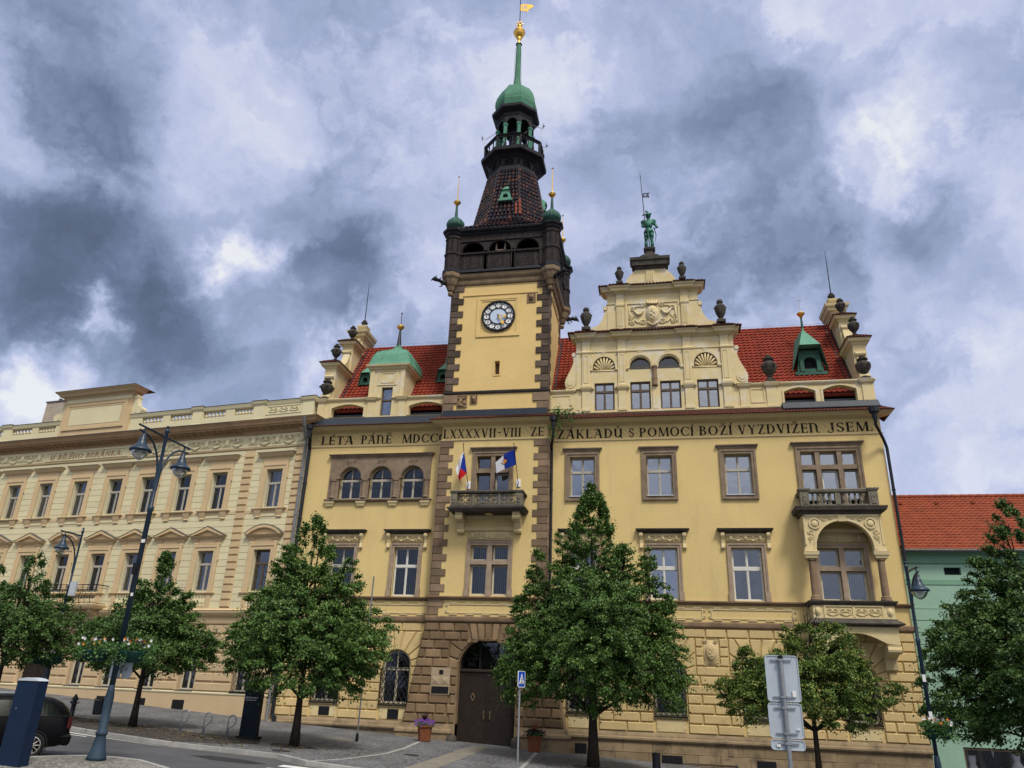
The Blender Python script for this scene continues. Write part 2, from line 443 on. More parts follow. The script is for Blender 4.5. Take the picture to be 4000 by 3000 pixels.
def glass_mat(name, tint, refl, rough=.02):
    m = bpy.data.materials.new(name); m.use_nodes = True
    nt = m.node_tree; L = nt.links.new
    for n in list(nt.nodes): nt.nodes.remove(n)
    o = nd(nt, 'ShaderNodeOutputMaterial'); mx = nd(nt, 'ShaderNodeMixShader')
    t = nd(nt, 'ShaderNodeBsdfTransparent'); t.inputs[0].default_value = (*tint, 1)
    g = nd(nt, 'ShaderNodeBsdfGlossy'); g.inputs['Roughness'].default_value = rough
    g.inputs['Color'].default_value = (.86,.92,1,1)
    lw = nd(nt, 'ShaderNodeLayerWeight', i_Blend=.35)
    mr = nd(nt, 'ShaderNodeMapRange', i_To_Min=refl, i_To_Max=.95)
    L(lw.outputs['Fresnel'], mr.inputs['Value']); L(mr.outputs[0], mx.inputs[0])
    tc = nd(nt, 'ShaderNodeTexCoord'); ns = nd(nt, 'ShaderNodeTexNoise', i_Scale=1.4, i_Detail=1.0)
    L(tc.outputs['Object'], ns.inputs['Vector'])
    bp = nd(nt, 'ShaderNodeBump', i_Strength=.35, i_Distance=.03); L(ns.outputs['Fac'], bp.inputs['Height'])
    L(bp.outputs[0], g.inputs['Normal'])
    L(t.outputs[0], mx.inputs[1]); L(g.outputs[0], mx.inputs[2]); L(mx.outputs[0], o.inputs[0])
    return m
M['glass'] = glass_mat('window_glass', (.55,.60,.62), .12)
M['glassb'] = glass_mat('bright_window_glass', (.6,.68,.72), .30)
M['glassshop'] = glass_mat('shop_glass', (.97,.98,.98), .03)
M['glassd'] = glass_mat('dim_window_glass', (.5,.55,.56), .03)
def leaf_mat(name, c1, c2, c3):
    m = bpy.data.materials.new(name); m.use_nodes = True
    nt = m.node_tree; L = nt.links.new; b = nt.nodes['Principled BSDF']
    b.inputs['Roughness'].default_value = .5
    b.inputs['Specular IOR Level'].default_value = .35
    g = nd(nt, 'ShaderNodeNewGeometry')
    cr = nd(nt, 'ShaderNodeValToRGB'); e = cr.color_ramp.elements
    e[0].color = (*c1,1); e[1].color = (*c3,1); e[1].position = 1.0
    k = cr.color_ramp.elements.new(.55); k.color = (*c2,1)
    L(g.outputs['Random Per Island'], cr.inputs[0]); L(cr.outputs[0], b.inputs['Base Color'])
    tr = nd(nt, 'ShaderNodeBsdfTranslucent'); mx = nd(nt, 'ShaderNodeMixShader', i_0=.14)
    L(cr.outputs[0], tr.inputs[0])
    o = nt.nodes['Material Output']
    L(b.outputs[0], mx.inputs[1]); L(tr.outputs[0], mx.inputs[2]); L(mx.outputs[0], o.inputs[0])
    return m
M['leaf'] = leaf_mat('linden_leaf', (.028,.070,.012), (.055,.122,.020), (.130,.205,.040))
M['leafy'] = leaf_mat('pale_linden_leaf', (.040,.095,.015), (.085,.150,.025), (.24,.26,.05))
M['leafd'] = leaf_mat('dark_linden_leaf', (.024,.060,.012), (.046,.104,.018), (.105,.175,.036))
M['vine'] = leaf_mat('vine_leaf', (.03,.09,.02), (.06,.14,.03), (.10,.19,.05))
def flower(name, c): return mat(name, c, .7, .15, 9.0)
M['petal_w'] = flower('white_petal', (.68,.66,.66)); M['petal_o'] = flower('orange_petal', (.60,.22,.03))
M['petal_p'] = flower('purple_petal', (.20,.07,.36)); M['petal_d'] = flower('dark_purple_petal', (.02,.006,.02))
CLOUDS = [(-0.588, 0.527, 0.614, 0.099, -0.65), (-0.68, 0.588, 0.437, 0.117, -0.42), (-0.629, 0.64, 0.441, 0.093, -0.4), (-0.582, 0.685, 0.439, 0.093, -0.35), (-0.573, 0.653, 0.495, 0.068, -0.25), (-0.403, 0.747, 0.529, 0.099, -0.42), (-0.465, 0.685, 0.56, 0.074, -0.2), (-0.375, 0.778, 0.504, 0.062, -0.25), (-0.543, 0.726, 0.421, 0.068, -0.5), (-0.685, 0.635, 0.358, 0.056, -0.35), (-0.584, 0.585, 0.562, 0.068, -0.25), (-0.656, 0.668, 0.35, 0.049, -0.35), (-0.444, 0.779, 0.442, 0.049, -0.25), (0.116, 0.745, 0.657, 0.08, -0.42), (0.051, 0.744, 0.666, 0.056, -0.25), (-0.064, 0.772, 0.632, 0.08, -0.3), (0.142, 0.826, 0.545, 0.093, -0.3), (0.2, 0.832, 0.517, 0.068, -0.25), (0.31, 0.795, 0.521, 0.056, -0.55), (0.057, 0.861, 0.506, 0.074, -0.3), (0.362, 0.819, 0.445, 0.056, -0.2), (-0.033, 0.746, 0.665, 0.043, -0.2), (-0.675, 0.665, 0.32, 0.056, 0.55), (-0.7, 0.638, 0.321, 0.037, 0.35), (-0.633, 0.666, 0.395, 0.034, 1.0), (-0.501, 0.701, 0.507, 0.028, 0.5), (-0.487, 0.728, 0.483, 0.037, 0.7), (-0.443, 0.807, 0.39, 0.049, 0.7), (-0.394, 0.818, 0.419, 0.037, 0.6), (0.078, 0.78, 0.621, 0.037, 0.5), (0.049, 0.793, 0.607, 0.031, 0.35), (0.313, 0.722, 0.617, 0.056, 0.3), (0.28, 0.753, 0.595, 0.043, 0.25), (0.219, 0.771, 0.598, 0.037, 0.25), (0.358, 0.85, 0.386, 0.049, 0.15), (-0.265, 0.648, 0.714, 0.185, 0.03), (-0.074, 0.694, 0.716, 0.124, 0.1), (0.166, 0.684, 0.71, 0.124, 0.1), (0.304, 0.673, 0.675, 0.099, 0.14), (-0.433, 0.583, 0.688, 0.093, 0.1), (-0.444, 0.729, 0.521, 0.031, 0.25), (-0.403, 0.723, 0.561, 0.025, -0.1), (0.373, 0.887, 0.271, 0.093, 0.1)]
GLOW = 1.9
SUNE = 2.9
# ------------------------------------------------------------------ camera
cam = bpy.data.cameras.new('camera'); camo = bpy.data.objects.new('camera', cam); COL.objects.link(camo)
cam.sensor_width = 36; cam.lens = 26.334; cam.clip_start = .1; cam.clip_end = 3000
RX = (0.9818932,-0.03910064,-0.1853561); RY = (0.18635683,0.37505769,0.90807646); RZ = (0.03401286,-0.92617648,0.37555327)
camo.matrix_world = Matrix(((RX[0],-RX[1],-RX[2],0),(RY[0],-RY[1],-RY[2],0),(RZ[0],-RZ[1],-RZ[2],0),(0,0,0,1)))
S.camera = camo
S.render.engine = 'CYCLES'
S.view_settings.view_transform = 'Standard'; S.view_settings.look = 'None'
S.view_settings.exposure = 0.0; S.view_settings.gamma = 1.0
S.cycles.max_bounces = 6; S.cycles.transparent_max_bounces = 12; S.cycles.diffuse_bounces = 3; S.cycles.glossy_bounces = 3
# ------------------------------------------------------------------ world: sky behind a broken cloud layer
SUN = Vector((.42,-.62,1.05)).normalized()
W = bpy.data.worlds.new('World'); S.world = W; W.use_nodes = True
nt = W.node_tree; L = nt.links.new
bg = nt.nodes['Background']; bg.inputs['Strength'].default_value = .1
sky = nd(nt, 'ShaderNodeTexSky', sky_type='NISHITA', sun_disc=False)
sky.sun_elevation = math.asin(SUN.z); sky.sun_rotation = math.atan2(SUN.x, SUN.y)
tc = nd(nt, 'ShaderNodeTexCoord')
def vsc(a, f):
    n = nd(nt, 'ShaderNodeVectorMath', operation='SCALE'); L(a, n.inputs[0]); n.inputs['Scale'].default_value = f; return n.outputs[0]
def mth(op, a, b=None, clamp=False):
    n = nd(nt, 'ShaderNodeMath', operation=op, use_clamp=clamp)
    for i, x in enumerate((a, b)):
        if x is None: continue
        if isinstance(x, (int, float)): n.inputs[i].default_value = x
        else: L(x, n.inputs[i])
    return n.outputs[0]
D = tc.outputs['Generated']
w1 = nd(nt, 'ShaderNodeTexNoise', i_Scale=3.6, i_Detail=9.0, i_Roughness=.62); L(D, w1.inputs['Vector'])
sub = nd(nt, 'ShaderNodeVectorMath', operation='SUBTRACT'); L(w1.outputs['Color'], sub.inputs[0]); sub.inputs[1].default_value = (.5,.5,.5)
ad = nd(nt, 'ShaderNodeVectorMath', operation='ADD'); L(D, ad.inputs[0]); L(vsc(sub.outputs[0], .30), ad.inputs[1])
WD = ad.outputs[0]
acc = None
for (dx, dy, dz, r, a) in CLOUDS:
    ds = nd(nt, 'ShaderNodeVectorMath', operation='DISTANCE'); L(WD, ds.inputs[0]); ds.inputs[1].default_value = (dx, dy, dz)
    mr = nd(nt, 'ShaderNodeMapRange', interpolation_type='SMOOTHSTEP', i_From_Min=r*.2, i_From_Max=r*1.45, i_To_Min=a, i_To_Max=0.0)
    L(ds.outputs['Value'], mr.inputs['Value'])
    acc = mr.outputs[0] if acc is None else mth('ADD', acc, mr.outputs[0])
n1 = nd(nt, 'ShaderNodeTexNoise', i_Scale=4.0, i_Detail=9.0, i_Roughness=.55); L(WD, n1.inputs['Vector'])
n2 = nd(nt, 'ShaderNodeTexNoise', i_Scale=11.0, i_Detail=8.0, i_Roughness=.6); L(WD, n2.inputs['Vector'])
f1 = mth('MULTIPLY', mth('SUBTRACT', n1.outputs['Fac'], .5), .55)
f2 = mth('MULTIPLY', mth('SUBTRACT', n2.outputs['Fac'], .5), .40)
n3 = nd(nt, 'ShaderNodeTexNoise', i_Scale=3.4, i_Detail=12.0, i_Roughness=.56); mp3 = nd(nt, 'ShaderNodeMapping'); mp3.inputs['Location'].default_value = (3.1,1.7,.4); mp3.inputs['Scale'].default_value = (1,1,1.5)
L(WD, mp3.inputs[0]); L(mp3.outputs[0], n3.inputs['Vector'])
bil = mth('ABSOLUTE', mth('SUBTRACT', n3.outputs['Fac'], .5))
rim = nd(nt, 'ShaderNodeMapRange', interpolation_type='SMOOTHSTEP', i_From_Min=0.0, i_From_Max=.085, i_To_Min=.06, i_To_Max=-.02); L(bil, rim.inputs['Value'])
edge = nd(nt, 'ShaderNodeMapRange', interpolation_type='SMOOTHSTEP', i_From_Min=.47, i_From_Max=.53, i_To_Min=-.05, i_To_Max=.05); L(n1.outputs['Fac'], edge.inputs['Value'])
tot = mth('ADD', mth('ADD', mth('MULTIPLY', acc, .62), .645), mth('ADD', mth('ADD', f1, f2), mth('ADD', rim.outputs[0], edge.outputs[0])))
cr = nd(nt, 'ShaderNodeValToRGB'); L(tot, cr.inputs[0]); e = cr.color_ramp.elements
e[0].position = 0.0; e[0].color = (.10,.13,.20,1)
e[1].position = 1.0; e[1].color = (.90,.92,.96,1)
for p, c in ((.20,(.15,.195,.31)), (.40,(.25,.315,.47)), (.58,(.40,.465,.68)), (.74,(.56,.615,.84)), (.90,(.76,.79,.93))):
    k = e.new(p); k.color = (*c, 1)
cl = vsc(cr.outputs[0], 10.0)
# unseen warm glow added round the sun, behind the camera, to brighten the facade
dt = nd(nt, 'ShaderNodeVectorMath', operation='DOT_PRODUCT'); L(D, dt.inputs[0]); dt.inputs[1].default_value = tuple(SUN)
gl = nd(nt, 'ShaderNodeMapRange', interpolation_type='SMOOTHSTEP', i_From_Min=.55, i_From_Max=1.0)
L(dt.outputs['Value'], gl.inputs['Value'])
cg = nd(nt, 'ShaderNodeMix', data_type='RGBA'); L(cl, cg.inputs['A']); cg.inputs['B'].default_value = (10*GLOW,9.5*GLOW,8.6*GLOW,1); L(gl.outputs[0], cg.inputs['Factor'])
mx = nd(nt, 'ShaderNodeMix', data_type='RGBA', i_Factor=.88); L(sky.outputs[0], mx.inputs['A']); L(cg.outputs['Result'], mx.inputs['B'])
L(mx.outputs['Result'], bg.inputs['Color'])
sl = bpy.data.lights.new('sun', 'SUN'); sl.energy = SUNE; sl.angle = math.radians(12); sl.color = (1,.955,.88)
so = bpy.data.objects.new('sun', sl); COL.objects.link(so); so.rotation_euler = SUN.to_track_quat('Z', 'Y').to_euler()
# ------------------------------------------------------------------ ground
def gz(x):
    t = x+8.0; s = 1 if t > 0 else -1; a = abs(t)
    if a > 34: a = 34+20*(1-math.exp(-(a-34)/20))
    return -2.5 - .05*s*a
def sheet(name, poly, dz, m, parent=None, kind='structure', step=2.5, label=None, side=0.0, cat=None):
    """a ground sheet following the slope; poly in xy"""
    xs = [p[0] for p in poly]
    pts = list(poly); P2 = []
    for i in range(len(pts)):
        a = pts[i]; b = pts[(i+1)%len(pts)]; n = max(1, int(math.hypot(b[0]-a[0], b[1]-a[1])/step))
        n = min(n, 60)
        for k in range(n): P2.append((a[0]+(b[0]-a[0])*k/n, a[1]+(b[1]-a[1])*k/n))
    inner = []
    vs, ts = cdt(P2, [])
    mb = MB(); mb.add([(v[0], v[1], gz(v[0])+dz) for v in vs], ts)
    if side:
        n = len(P2); a = sum(P2[i][0]*P2[(i+1)%n][1]-P2[(i+1)%n][0]*P2[i][1] for i in range(n))
        Q = P2 if a > 0 else P2[::-1]
        mb.add([(p[0],p[1],gz(p[0])+dz) for p in Q]+[(p[0],p[1],gz(p[0])+dz-side) for p in Q], [(i+n,(i+1)%n+n,(i+1)%n,i) for i in range(n)])
    o = build(mb, name, m, parent, label)
    if kind: o['kind'] = kind
    return o
# one ground sheet to the horizon = road level (12 cm below the pavements)
mb = MB(); xs = [-900,-500,-250,-120]+[x for x in range(-80, 81, 4)]+[120,250,500,900]; ys = [-900,-300,-100,-40,-10,0,10,20,30,40,60,120,400,900]
vs = [(x, y, gz(x)-.12) for y in ys for x in xs]; nx = len(xs)
mb.add(vs, [(j*nx+i,j*nx+i+1,(j+1)*nx+i+1,(j+1)*nx+i) for j in range(len(ys)-1) for i in range(nx-1)])
build(mb, 'road', M['asphalt'])['kind'] = 'structure'
KERB = [(-60,31.6),(-34,28.3),(-26,27.0),(-21.5,26.15),(-19.2,25.6),(-16.3,25.1),(-13.5,25.3),(-12.5,25.3),(-11.1,24.45),(-9.5,24.25),(0,23.6),(30,22.0),(60,20)]
sheet('pavement', KERB+[(60,42),(-18,43),(-60,47)], 0, M['cobble'])
def strip(mb, line, w0, w1, dz0, dz1, seg=1.0, gap=.012):
    """kerb stones along a polyline from offset w0 to w1 towards +y"""
    P = [Vector((p[0],p[1])) for p in line]
    for a, b in zip(P[:-1], P[1:]):
        d = b-a; Ln = d.length; n = max(1, round(Ln/seg)); d /= Ln; nn = Vector((-d.y, d.x))
        for k in range(n):
            s0 = Ln*k/n+gap/2; s1 = Ln*(k+1)/n-gap/2
            c = [a+d*s0+nn*w0, a+d*s1+nn*w0, a+d*s1+nn*w1, a+d*s0+nn*w1]
            mb.add([(q.x,q.y,gz(q.x)+dz0) for q in c]+[(q.x,q.y,gz(q.x)+dz1) for q in c],
                   [(4,5,6,7),(0,1,5,4),(1,2,6,5),(2,3,7,6),(3,0,4,7)])
mb = MB(); strip(mb, KERB, -.03, .17, -.2, .012); build(mb, 'kerb', M['granite'])['kind'] = 'structure'
mb = MB(); strip(mb, KERB, -.22, -.035, -.2, -.108, 2.0); build(mb, 'gutter_strip', M['kerbside'])['kind'] = 'structure'
# soil and planting strip between kerb and pavement, left of the gate
sheet('soil_strip', [(-60,31.9),(-34,28.6),(-26,27.3),(-21.5,26.45),(-19.2,25.9),(-16.6,25.45),(-15.4,26.2),(-14.4,27.6),(-15.2,29.1),(-18,28.9),(-24,29.6),(-34,31.4),(-60,35)], .005, M['soil'])
for i, c in enumerate([(-20.3,28.5),(-13.35,28.1),(-2.85,32.3),(5.3,32.0)]):
    a = sheet('tree_pit', [(c[0]+r*math.cos(t), c[1]+r*.8*math.sin(t)) for t, r in [(2*PI*k/12, random.uniform(.75,.95)) for k in range(12)]], .009, M['soil'])
def line_strip(name, pts, w, m, dz=.006):
    P = [Vector(p) for p in pts]; L_ = []; R_ = []
    for i, p in enumerate(P):
        d = (P[min(i+1,len(P)-1)]-P[max(i-1,0)]).normalized(); n = Vector((-d.y,d.x))*w/2
        L_.append(tuple(p+n)); R_.append(tuple(p-n))
    return sheet(name, L_+R_[::-1], dz, m)
line_strip('paving_strip', [(-11.0,24.6),(-10.5,26.1),(-10.15,29.1),(-10.3,31.6),(-10.8,35.3)], .16, M['granite'], .007)
line_strip('paving_strip', [(-5.1,24.3),(-5.15,29.4),(-5.3,31.4),(-5.7,36.3)], .16, M['granite'], .007)
line_strip('paving_strip', [(-8.0,24.3),(-7.85,26.2),(-8.2,36.4)], .85, M['sandstrip'], .007)
line_strip('drain_line', [(-16.5,27.3),(-14.5,27.7),(-12.7,28.1),(-10.2,29.0)], .10, M['kerbside'], .008)
# near island with its kerb
ISL = [(-21,15.5),(-17.4,18.0),(-16.33,18.85),(-16.1,19.6),(-15.65,20.35),(-15.0,20.7),(-14.25,20.7),(-12.9,19.95),(-11,18.2),(-9.5,15.5),(-9,8),(-21,8)]
sheet('traffic_island', ISL, 0, M['cobble2'])
mb = MB(); strip(mb, ISL[:10][::-1], -.02, .13, -.2, .010, .8); build(mb, 'island_kerb', M['granite'])['kind'] = 'structure'
# road paint
rp = -.12+.004
def rline(name, pts, w):
    return line_strip(name, pts, w, M['road_paint'], rp)
sheet('asphalt_patch', [(-14.6,23.6),(-13.6,23.2),(-12.4,23.3),(-12.0,23.7),(-13.0,24.1),(-14.2,24.1)], -.116, M['patch'])
sheet('manhole_cover', [(-12.9+.32*math.cos(t*PI/8),26.3+.32*math.sin(t*PI/8)) for t in range(16)], .006, M['patch'])
sheet('manhole_cover', [(-9.3+.3*math.cos(t*PI/8),29.6+.3*math.sin(t*PI/8)) for t in range(16)], .008, M['patch'])
sheet('paving_patch', [(-14.6,32.2),(-12.9,31.6),(-12.4,32.6),(-13.6,33.3)], .004, M['cobble2'])
fl_ = MB(); rl = random.Random(21)
for _ in range(900):
    c = rl.choice([(-20.3,28.3),(-13.35,28.0),(-2.85,32.0),(5.3,31.6),(-17,27.6),(-15,26.3),(-25,28.6)]); q = abs(rl.gauss(0,1.5)); a_ = rl.uniform(0,2*PI); X_ = c[0]+q*math.cos(a_)*1.6; Y_ = c[1]+q*math.sin(a_)*.8
    if Y_ < 25.5 and X_ > -14: continue
    z_ = gz(X_)+.014+rl.uniform(0,.015); s_ = rl.uniform(.03,.07); t_r = rl.uniform(0,6.3)
    fl_.add([(X_+s_*math.cos(t_r+k*PI/2),Y_+s_*math.sin(t_r+k*PI/2)*.7,z_+(.02 if k==1 else 0)) for k in range(4)],[(0,1,2,3)])
fo = build(fl_, 'fallen_leaves', M['litter']); tag(fo, 'small dry leaves scattered on the soil strip and pavement under the trees', 'fallen leaves', kind='stuff')
rline('road_marking', [(-30,27.3),(-21.3,25.75),(-19.4,25.4),(-16.5,24.95)], .13)
rline('road_marking', [(-30,26.75),(-21.0,25.2),(-19.5,25.05)], .10)
for k in range(9):
    y = 24.0-.98*k
    sheet('zebra_crossing_stripe', [(-11.62,y),(-11.6,y-.46),(-7.8,y-.36),(-7.75,y+.10)], rp, M['road_paint'])
# ------------------------------------------------------------------ hand-drawn serif capitals
T_, t_ = .165, .06
def bar(x0,y0,x1,y1,w,w2=None):
    w2 = w if w2 is None else w2
    return [(x0-w/2,y0),(x0+w/2,y0),(x1+w2/2,y1),(x1-w2/2,y1)]
def hb(x0,x1,y,h=t_): return [(x0,y-h/2),(x1,y-h/2),(x1,y+h/2),(x0,y+h/2)]
def el(cx,cy,rx,ry,a0,a1,wt,wn,n=12):
    o = [(cx+rx*math.cos(math.radians(a0+(a1-a0)*i/n)), cy+ry*math.sin(math.radians(a0+(a1-a0)*i/n))) for i in range(n+1)]
    i_ = [(cx+(rx-wt)*math.cos(math.radians(a0+(a1-a0)*i/n)), cy+(ry-wn)*math.sin(math.radians(a0+(a1-a0)*i/n))) for i in range(n+1)]
    return [[o[k],o[k+1],i_[k+1],i_[k]] for k in range(n)]
def st(x, y0=0, y1=1, w=T_, s=1):
    return [bar(x,y0,x,y1,w)] + ([hb(x-w/2-.07,x+w/2+.07,y0+.025,.05),hb(x-w/2-.07,x+w/2+.07,y1-.025,.05)] if s else [])
def tri(x,y,dx,dy): return [(x,y),(x+dx,y),(x,y+dy)]
SERF = lambda x, y, dy: [[(x-.03,y),(x+.03,y),(x+.03,y+dy),(x-.03,y+dy)]]
GL = {
 'L': (.62, st(.16)+[hb(.16,.56,.03)]+SERF(.55,.0,.2)),
 'E': (.64, st(.16)+[hb(.16,.56,.03),hb(.16,.5,.5),hb(.16,.56,.97)]+SERF(.55,0,.2)+SERF(.55,.8,.2)+SERF(.49,.4,.2)),
 'T': (.70, st(.35)+[hb(.04,.66,.97)]+SERF(.06,.78,.2)+SERF(.64,.78,.2)),
 'A': (.84, [bar(.66,0,.46,1,T_*1.05),bar(.10,0,.42,.98,t_),hb(.2,.6,.36),hb(.08,.52,.965,.07),hb(.0,.2,.025,.05),hb(.54,.80,.025,.05)]),
 'P': (.66, st(.16)+el(.28,.72,.32,.28,-90,90,T_,t_)+[hb(.16,.3,.97),hb(.16,.3,.47)]),
 'N': (.88, st(.16,s=0)+[hb(.03,.30,.025,.05),hb(-.02,.2,.96,.08)]+el(.34,.64,.36,.36,0,125,T_,t_*1.4)+[bar(.64,.10,.62,.66,T_*.85,T_)]+el(.76,.12,.20,.14,180,330,.07,.06,8)),
 'Q': (.90, [bar(.17,0,.17,1,t_*1.2),bar(.16,1,.70,0,T_),bar(.72,0,.72,1,t_*1.2),hb(.05,.30,.025,.05),hb(.60,.86,.975,.05)]),
 'M': (.98, [bar(.13,0,.17,1,t_),bar(.20,1,.48,0.02,T_),bar(.50,0.02,.80,1,t_),bar(.83,1,.86,0,T_),hb(.03,.24,.025,.05),hb(.74,.98,.025,.05),hb(.08,.28,.975,.05),hb(.74,.93,.975,.05)]),
 'D': (.78, st(.16)+el(.24,.5,.48,.5,-90,90,T_,t_)+[hb(.16,.26,.97),hb(.16,.26,.03)]),
 'C': (.78, el(.45,.5,.42,.5,45,315,T_,t_)+SERF(.74,.68,.24)+SERF(.74,.10,.2)),
 'X': (.76, [bar(.14,1,.60,0,T_),bar(.62,1,.12,0,t_),hb(.02,.26,.025,.05),hb(.48,.74,.025,.05),hb(.02,.28,.975,.05),hb(.50,.74,.975,.05)]),
 'V': (.76, [bar(.14,1,.40,0,T_),bar(.62,1,.42,0,t_),hb(.02,.28,.975,.05),hb(.50,.74,.975,.05)]),
 'I': (.34, st(.17)),
 '-': (.40, [hb(.04,.36,.52,.09)]),
 'Z': (.72, [hb(.08,.64,.97),hb(.06,.66,.03),bar(.16,.02,.56,.98,T_)]+SERF(.10,.78,.2)+SERF(.64,.02,.2)),
 'K': (.78, st(.16)+[bar(.24,.46,.60,1,t_),bar(.32,.56,.64,0,T_),hb(.5,.74,.025,.05),hb(.48,.7,.975,.05)]),
 'U': (.80, [bar(.16,.3,.16,1,T_),bar(.62,0.05,.62,1,T_),hb(.04,.28,.975,.05)]+el(.36,.34,.285,.34,180,340,T_,t_*1.4)+[bar(.62,.1,.74,-.1,.08)]),
 'S': (.64, el(.31,.74,.25,.26,20,225,.13,t_)+el(.31,.27,.27,.27,-160,45,.14,t_)+[bar(.12,.66,.50,.36,.20)]+SERF(.52,.74,.2)+SERF(.07,.06,.2)),
 'O': (.86, el(.43,.5,.40,.5,0,180,T_,t_)+el(.43,.5,.40,.5,180,360,T_,t_)),
 'B': (.70, st(.16)+el(.28,.75,.28,.25,-90,90,T_*.9,t_)+el(.30,.27,.32,.27,-90,90,T_,t_)+[hb(.16,.3,.97),hb(.16,.3,.52),hb(.16,.3,.03)]),
 'Y': (.76, [bar(.40,0,.40,.5,T_),bar(.14,1,.40,.45,T_),bar(.64,1,.42,.45,t_),hb(.26,.54,.025,.05),hb(.02,.28,.975,.05),hb(.52,.76,.975,.05)]),
 'J': (.50, [bar(.30,.2,.30,1,T_),hb(.16,.46,.975,.05)]+el(.14,.16,.24,.24,180,360,.1,t_*1.2)),
 'R': (.76, st(.16)+el(.28,.74,.30,.26,-90,90,T_,t_)+[hb(.16,.3,.97),hb(.16,.3,.5),bar(.36,.5,.64,0,T_),hb(.54,.76,.025,.05)]),
 'H': (.84, st(.16)+st(.68)+[hb(.16,.68,.5)]),
 '.': (.26, el(.12,.08,.08,.08,0,180,.08,.08,6)+el(.12,.08,.08,.08,180,360,.08,.08,6)),
 ' ': (.42, []),
}
ACC = {'Á':('A','a'),'É':('E','a'),'Í':('I','a'),'Ě':('E','c'),'Ž':('Z','c'),'Ů':('U','r'),'Ú':('U','a'),'Ř':('R','c')}
def text_mesh(mb, txt, x0, x1, z0, h, y, d=.012, slant=0.0, track=.06, thin=1.0):
    txt = txt.replace('N','Q') if slant or h < .1 else txt
    tot = 0; items = []
    for ch in txt:
        b, ac = ACC.get(ch, (ch, None)); w, P = GL[b]; items.append((tot, w, P, ac)); tot += w+track
    tot -= track; sx = (x1-x0)/tot
    for (o, w, P, ac) in items:
        if callable(mb) and not P: continue
        tgt = MB() if callable(mb) else mb
        Q = list(P); c = w/2
        if ac == 'a': Q = Q+[[(c-.04,1.06),(c+.05,1.06),(c+.20,1.30),(c+.08,1.30)]]
        if ac == 'c': Q = Q+[[(c-.04,1.07),(c+.04,1.07),(c-.13,1.27),(c-.21,1.27)],[(c-.04,1.07),(c+.04,1.07),(c+.21,1.27),(c+.13,1.27)]]
        if ac == 'r': Q = Q+el(c,1.16,.10,.11,0,180,.04,.05,8)+el(c,1.16,.10,.11,180,360,.04,.05,8)
        for k, p in enumerate(Q):
            tgt.prism([(x0+(o+a)*sx+slant*b*h, z0+b*h) for a, b in p], y-d-.0006*(k%5), y+.002)
        if callable(mb): mb(tgt)
def tubes_scroll(mb, cx, cz, r, y, sgn=1, turns=1.6, w=None, flip=1, n=16, sx=1.0):
    w = w or r*.16
    pts = []
    for i in range(n+1):
        a = turns*2*PI*i/n; rr = r*(1-.8*i/n)
        pts.append((cx+sx*sgn*rr*math.cos(a)*1.15, y, cz+flip*rr*math.sin(a)))
    mb.tube(pts, [w*(1-.35*i/n) for i in range(n+1)], 5)
def relief(mb, x0, x1, z0, z1, y, n, rng, shield=True, dense=1.0):
    """a band of carved scrollwork: spirals, leaves, garlands and small shields"""
    h = z1-z0; cz = (z0+z1)/2; w = (x1-x0)/n
    for k in range(n):
        c = x0+w*(k+.5)
        if shield and k % 2 == (n//2) % 2:
            mb.ball((c,y,cz), h*.34, 8, 6, sy=.32, sx=.72); mb.ball((c,y-.02,cz), h*.22, 8, 6, sy=.4, sx=.6)
            for s in (-1,1):
                tubes_scroll(mb, c+s*h*.36, cz+h*.20, h*.14, y, s); tubes_scroll(mb, c+s*h*.34, cz-h*.24, h*.12, y, s, flip=-1)
        else:
            for s in (-1,1):
                tubes_scroll(mb, c+s*w*.20, cz+h*.12, h*.24, y, s, w=h*.045)
                tubes_scroll(mb, c+s*w*.36, cz-h*.14, h*.16, y, -s, flip=-1, w=h*.035)
                mb.ball((c+s*w*.08,y,cz-h*.28), h*.10, 6, 4, sy=.4)
            mb.ball((c,y,cz+h*.10), h*.15, 8, 5, sy=.4)
            g = [(c-w*.42+w*.84*i/10, y-.01, z0+h*.34-h*.24*math.sin(PI*i/10)) for i in range(11)]
            mb.tube(g, [h*.03+h*.035*math.sin(PI*i/10) for i in range(11)], 5)
def leaf_clump(mb, c, r, n, size, rng, flat=1.0, down=.0):
    for _ in range(n):
        while True:
            d = Vector((rng.uniform(-1,1),rng.uniform(-1,1),rng.uniform(-1,1)))
            if .05 < d.length < 1: break
        p = Vector(c)+Vector((d.x*r,d.y*r,d.z*r*flat-down*r*(d.x*d.x+d.y*d.y)))
        a = Vector((rng.gauss(0,1),rng.gauss(0,1),rng.gauss(0,.6))).normalized()
        b = a.cross(Vector((rng.gauss(0,1),rng.gauss(0,1),rng.gauss(0,1)))).normalized()
        s = size*rng.uniform(.6,1.25)
        nn = a.cross(b)*(.25*s)
        mb.add([p, p+a*s*.5+b*s*.42+nn, p+a*s, p+a*s*.5-b*s*.42+nn], [(0,1,2),(0,2,3)])
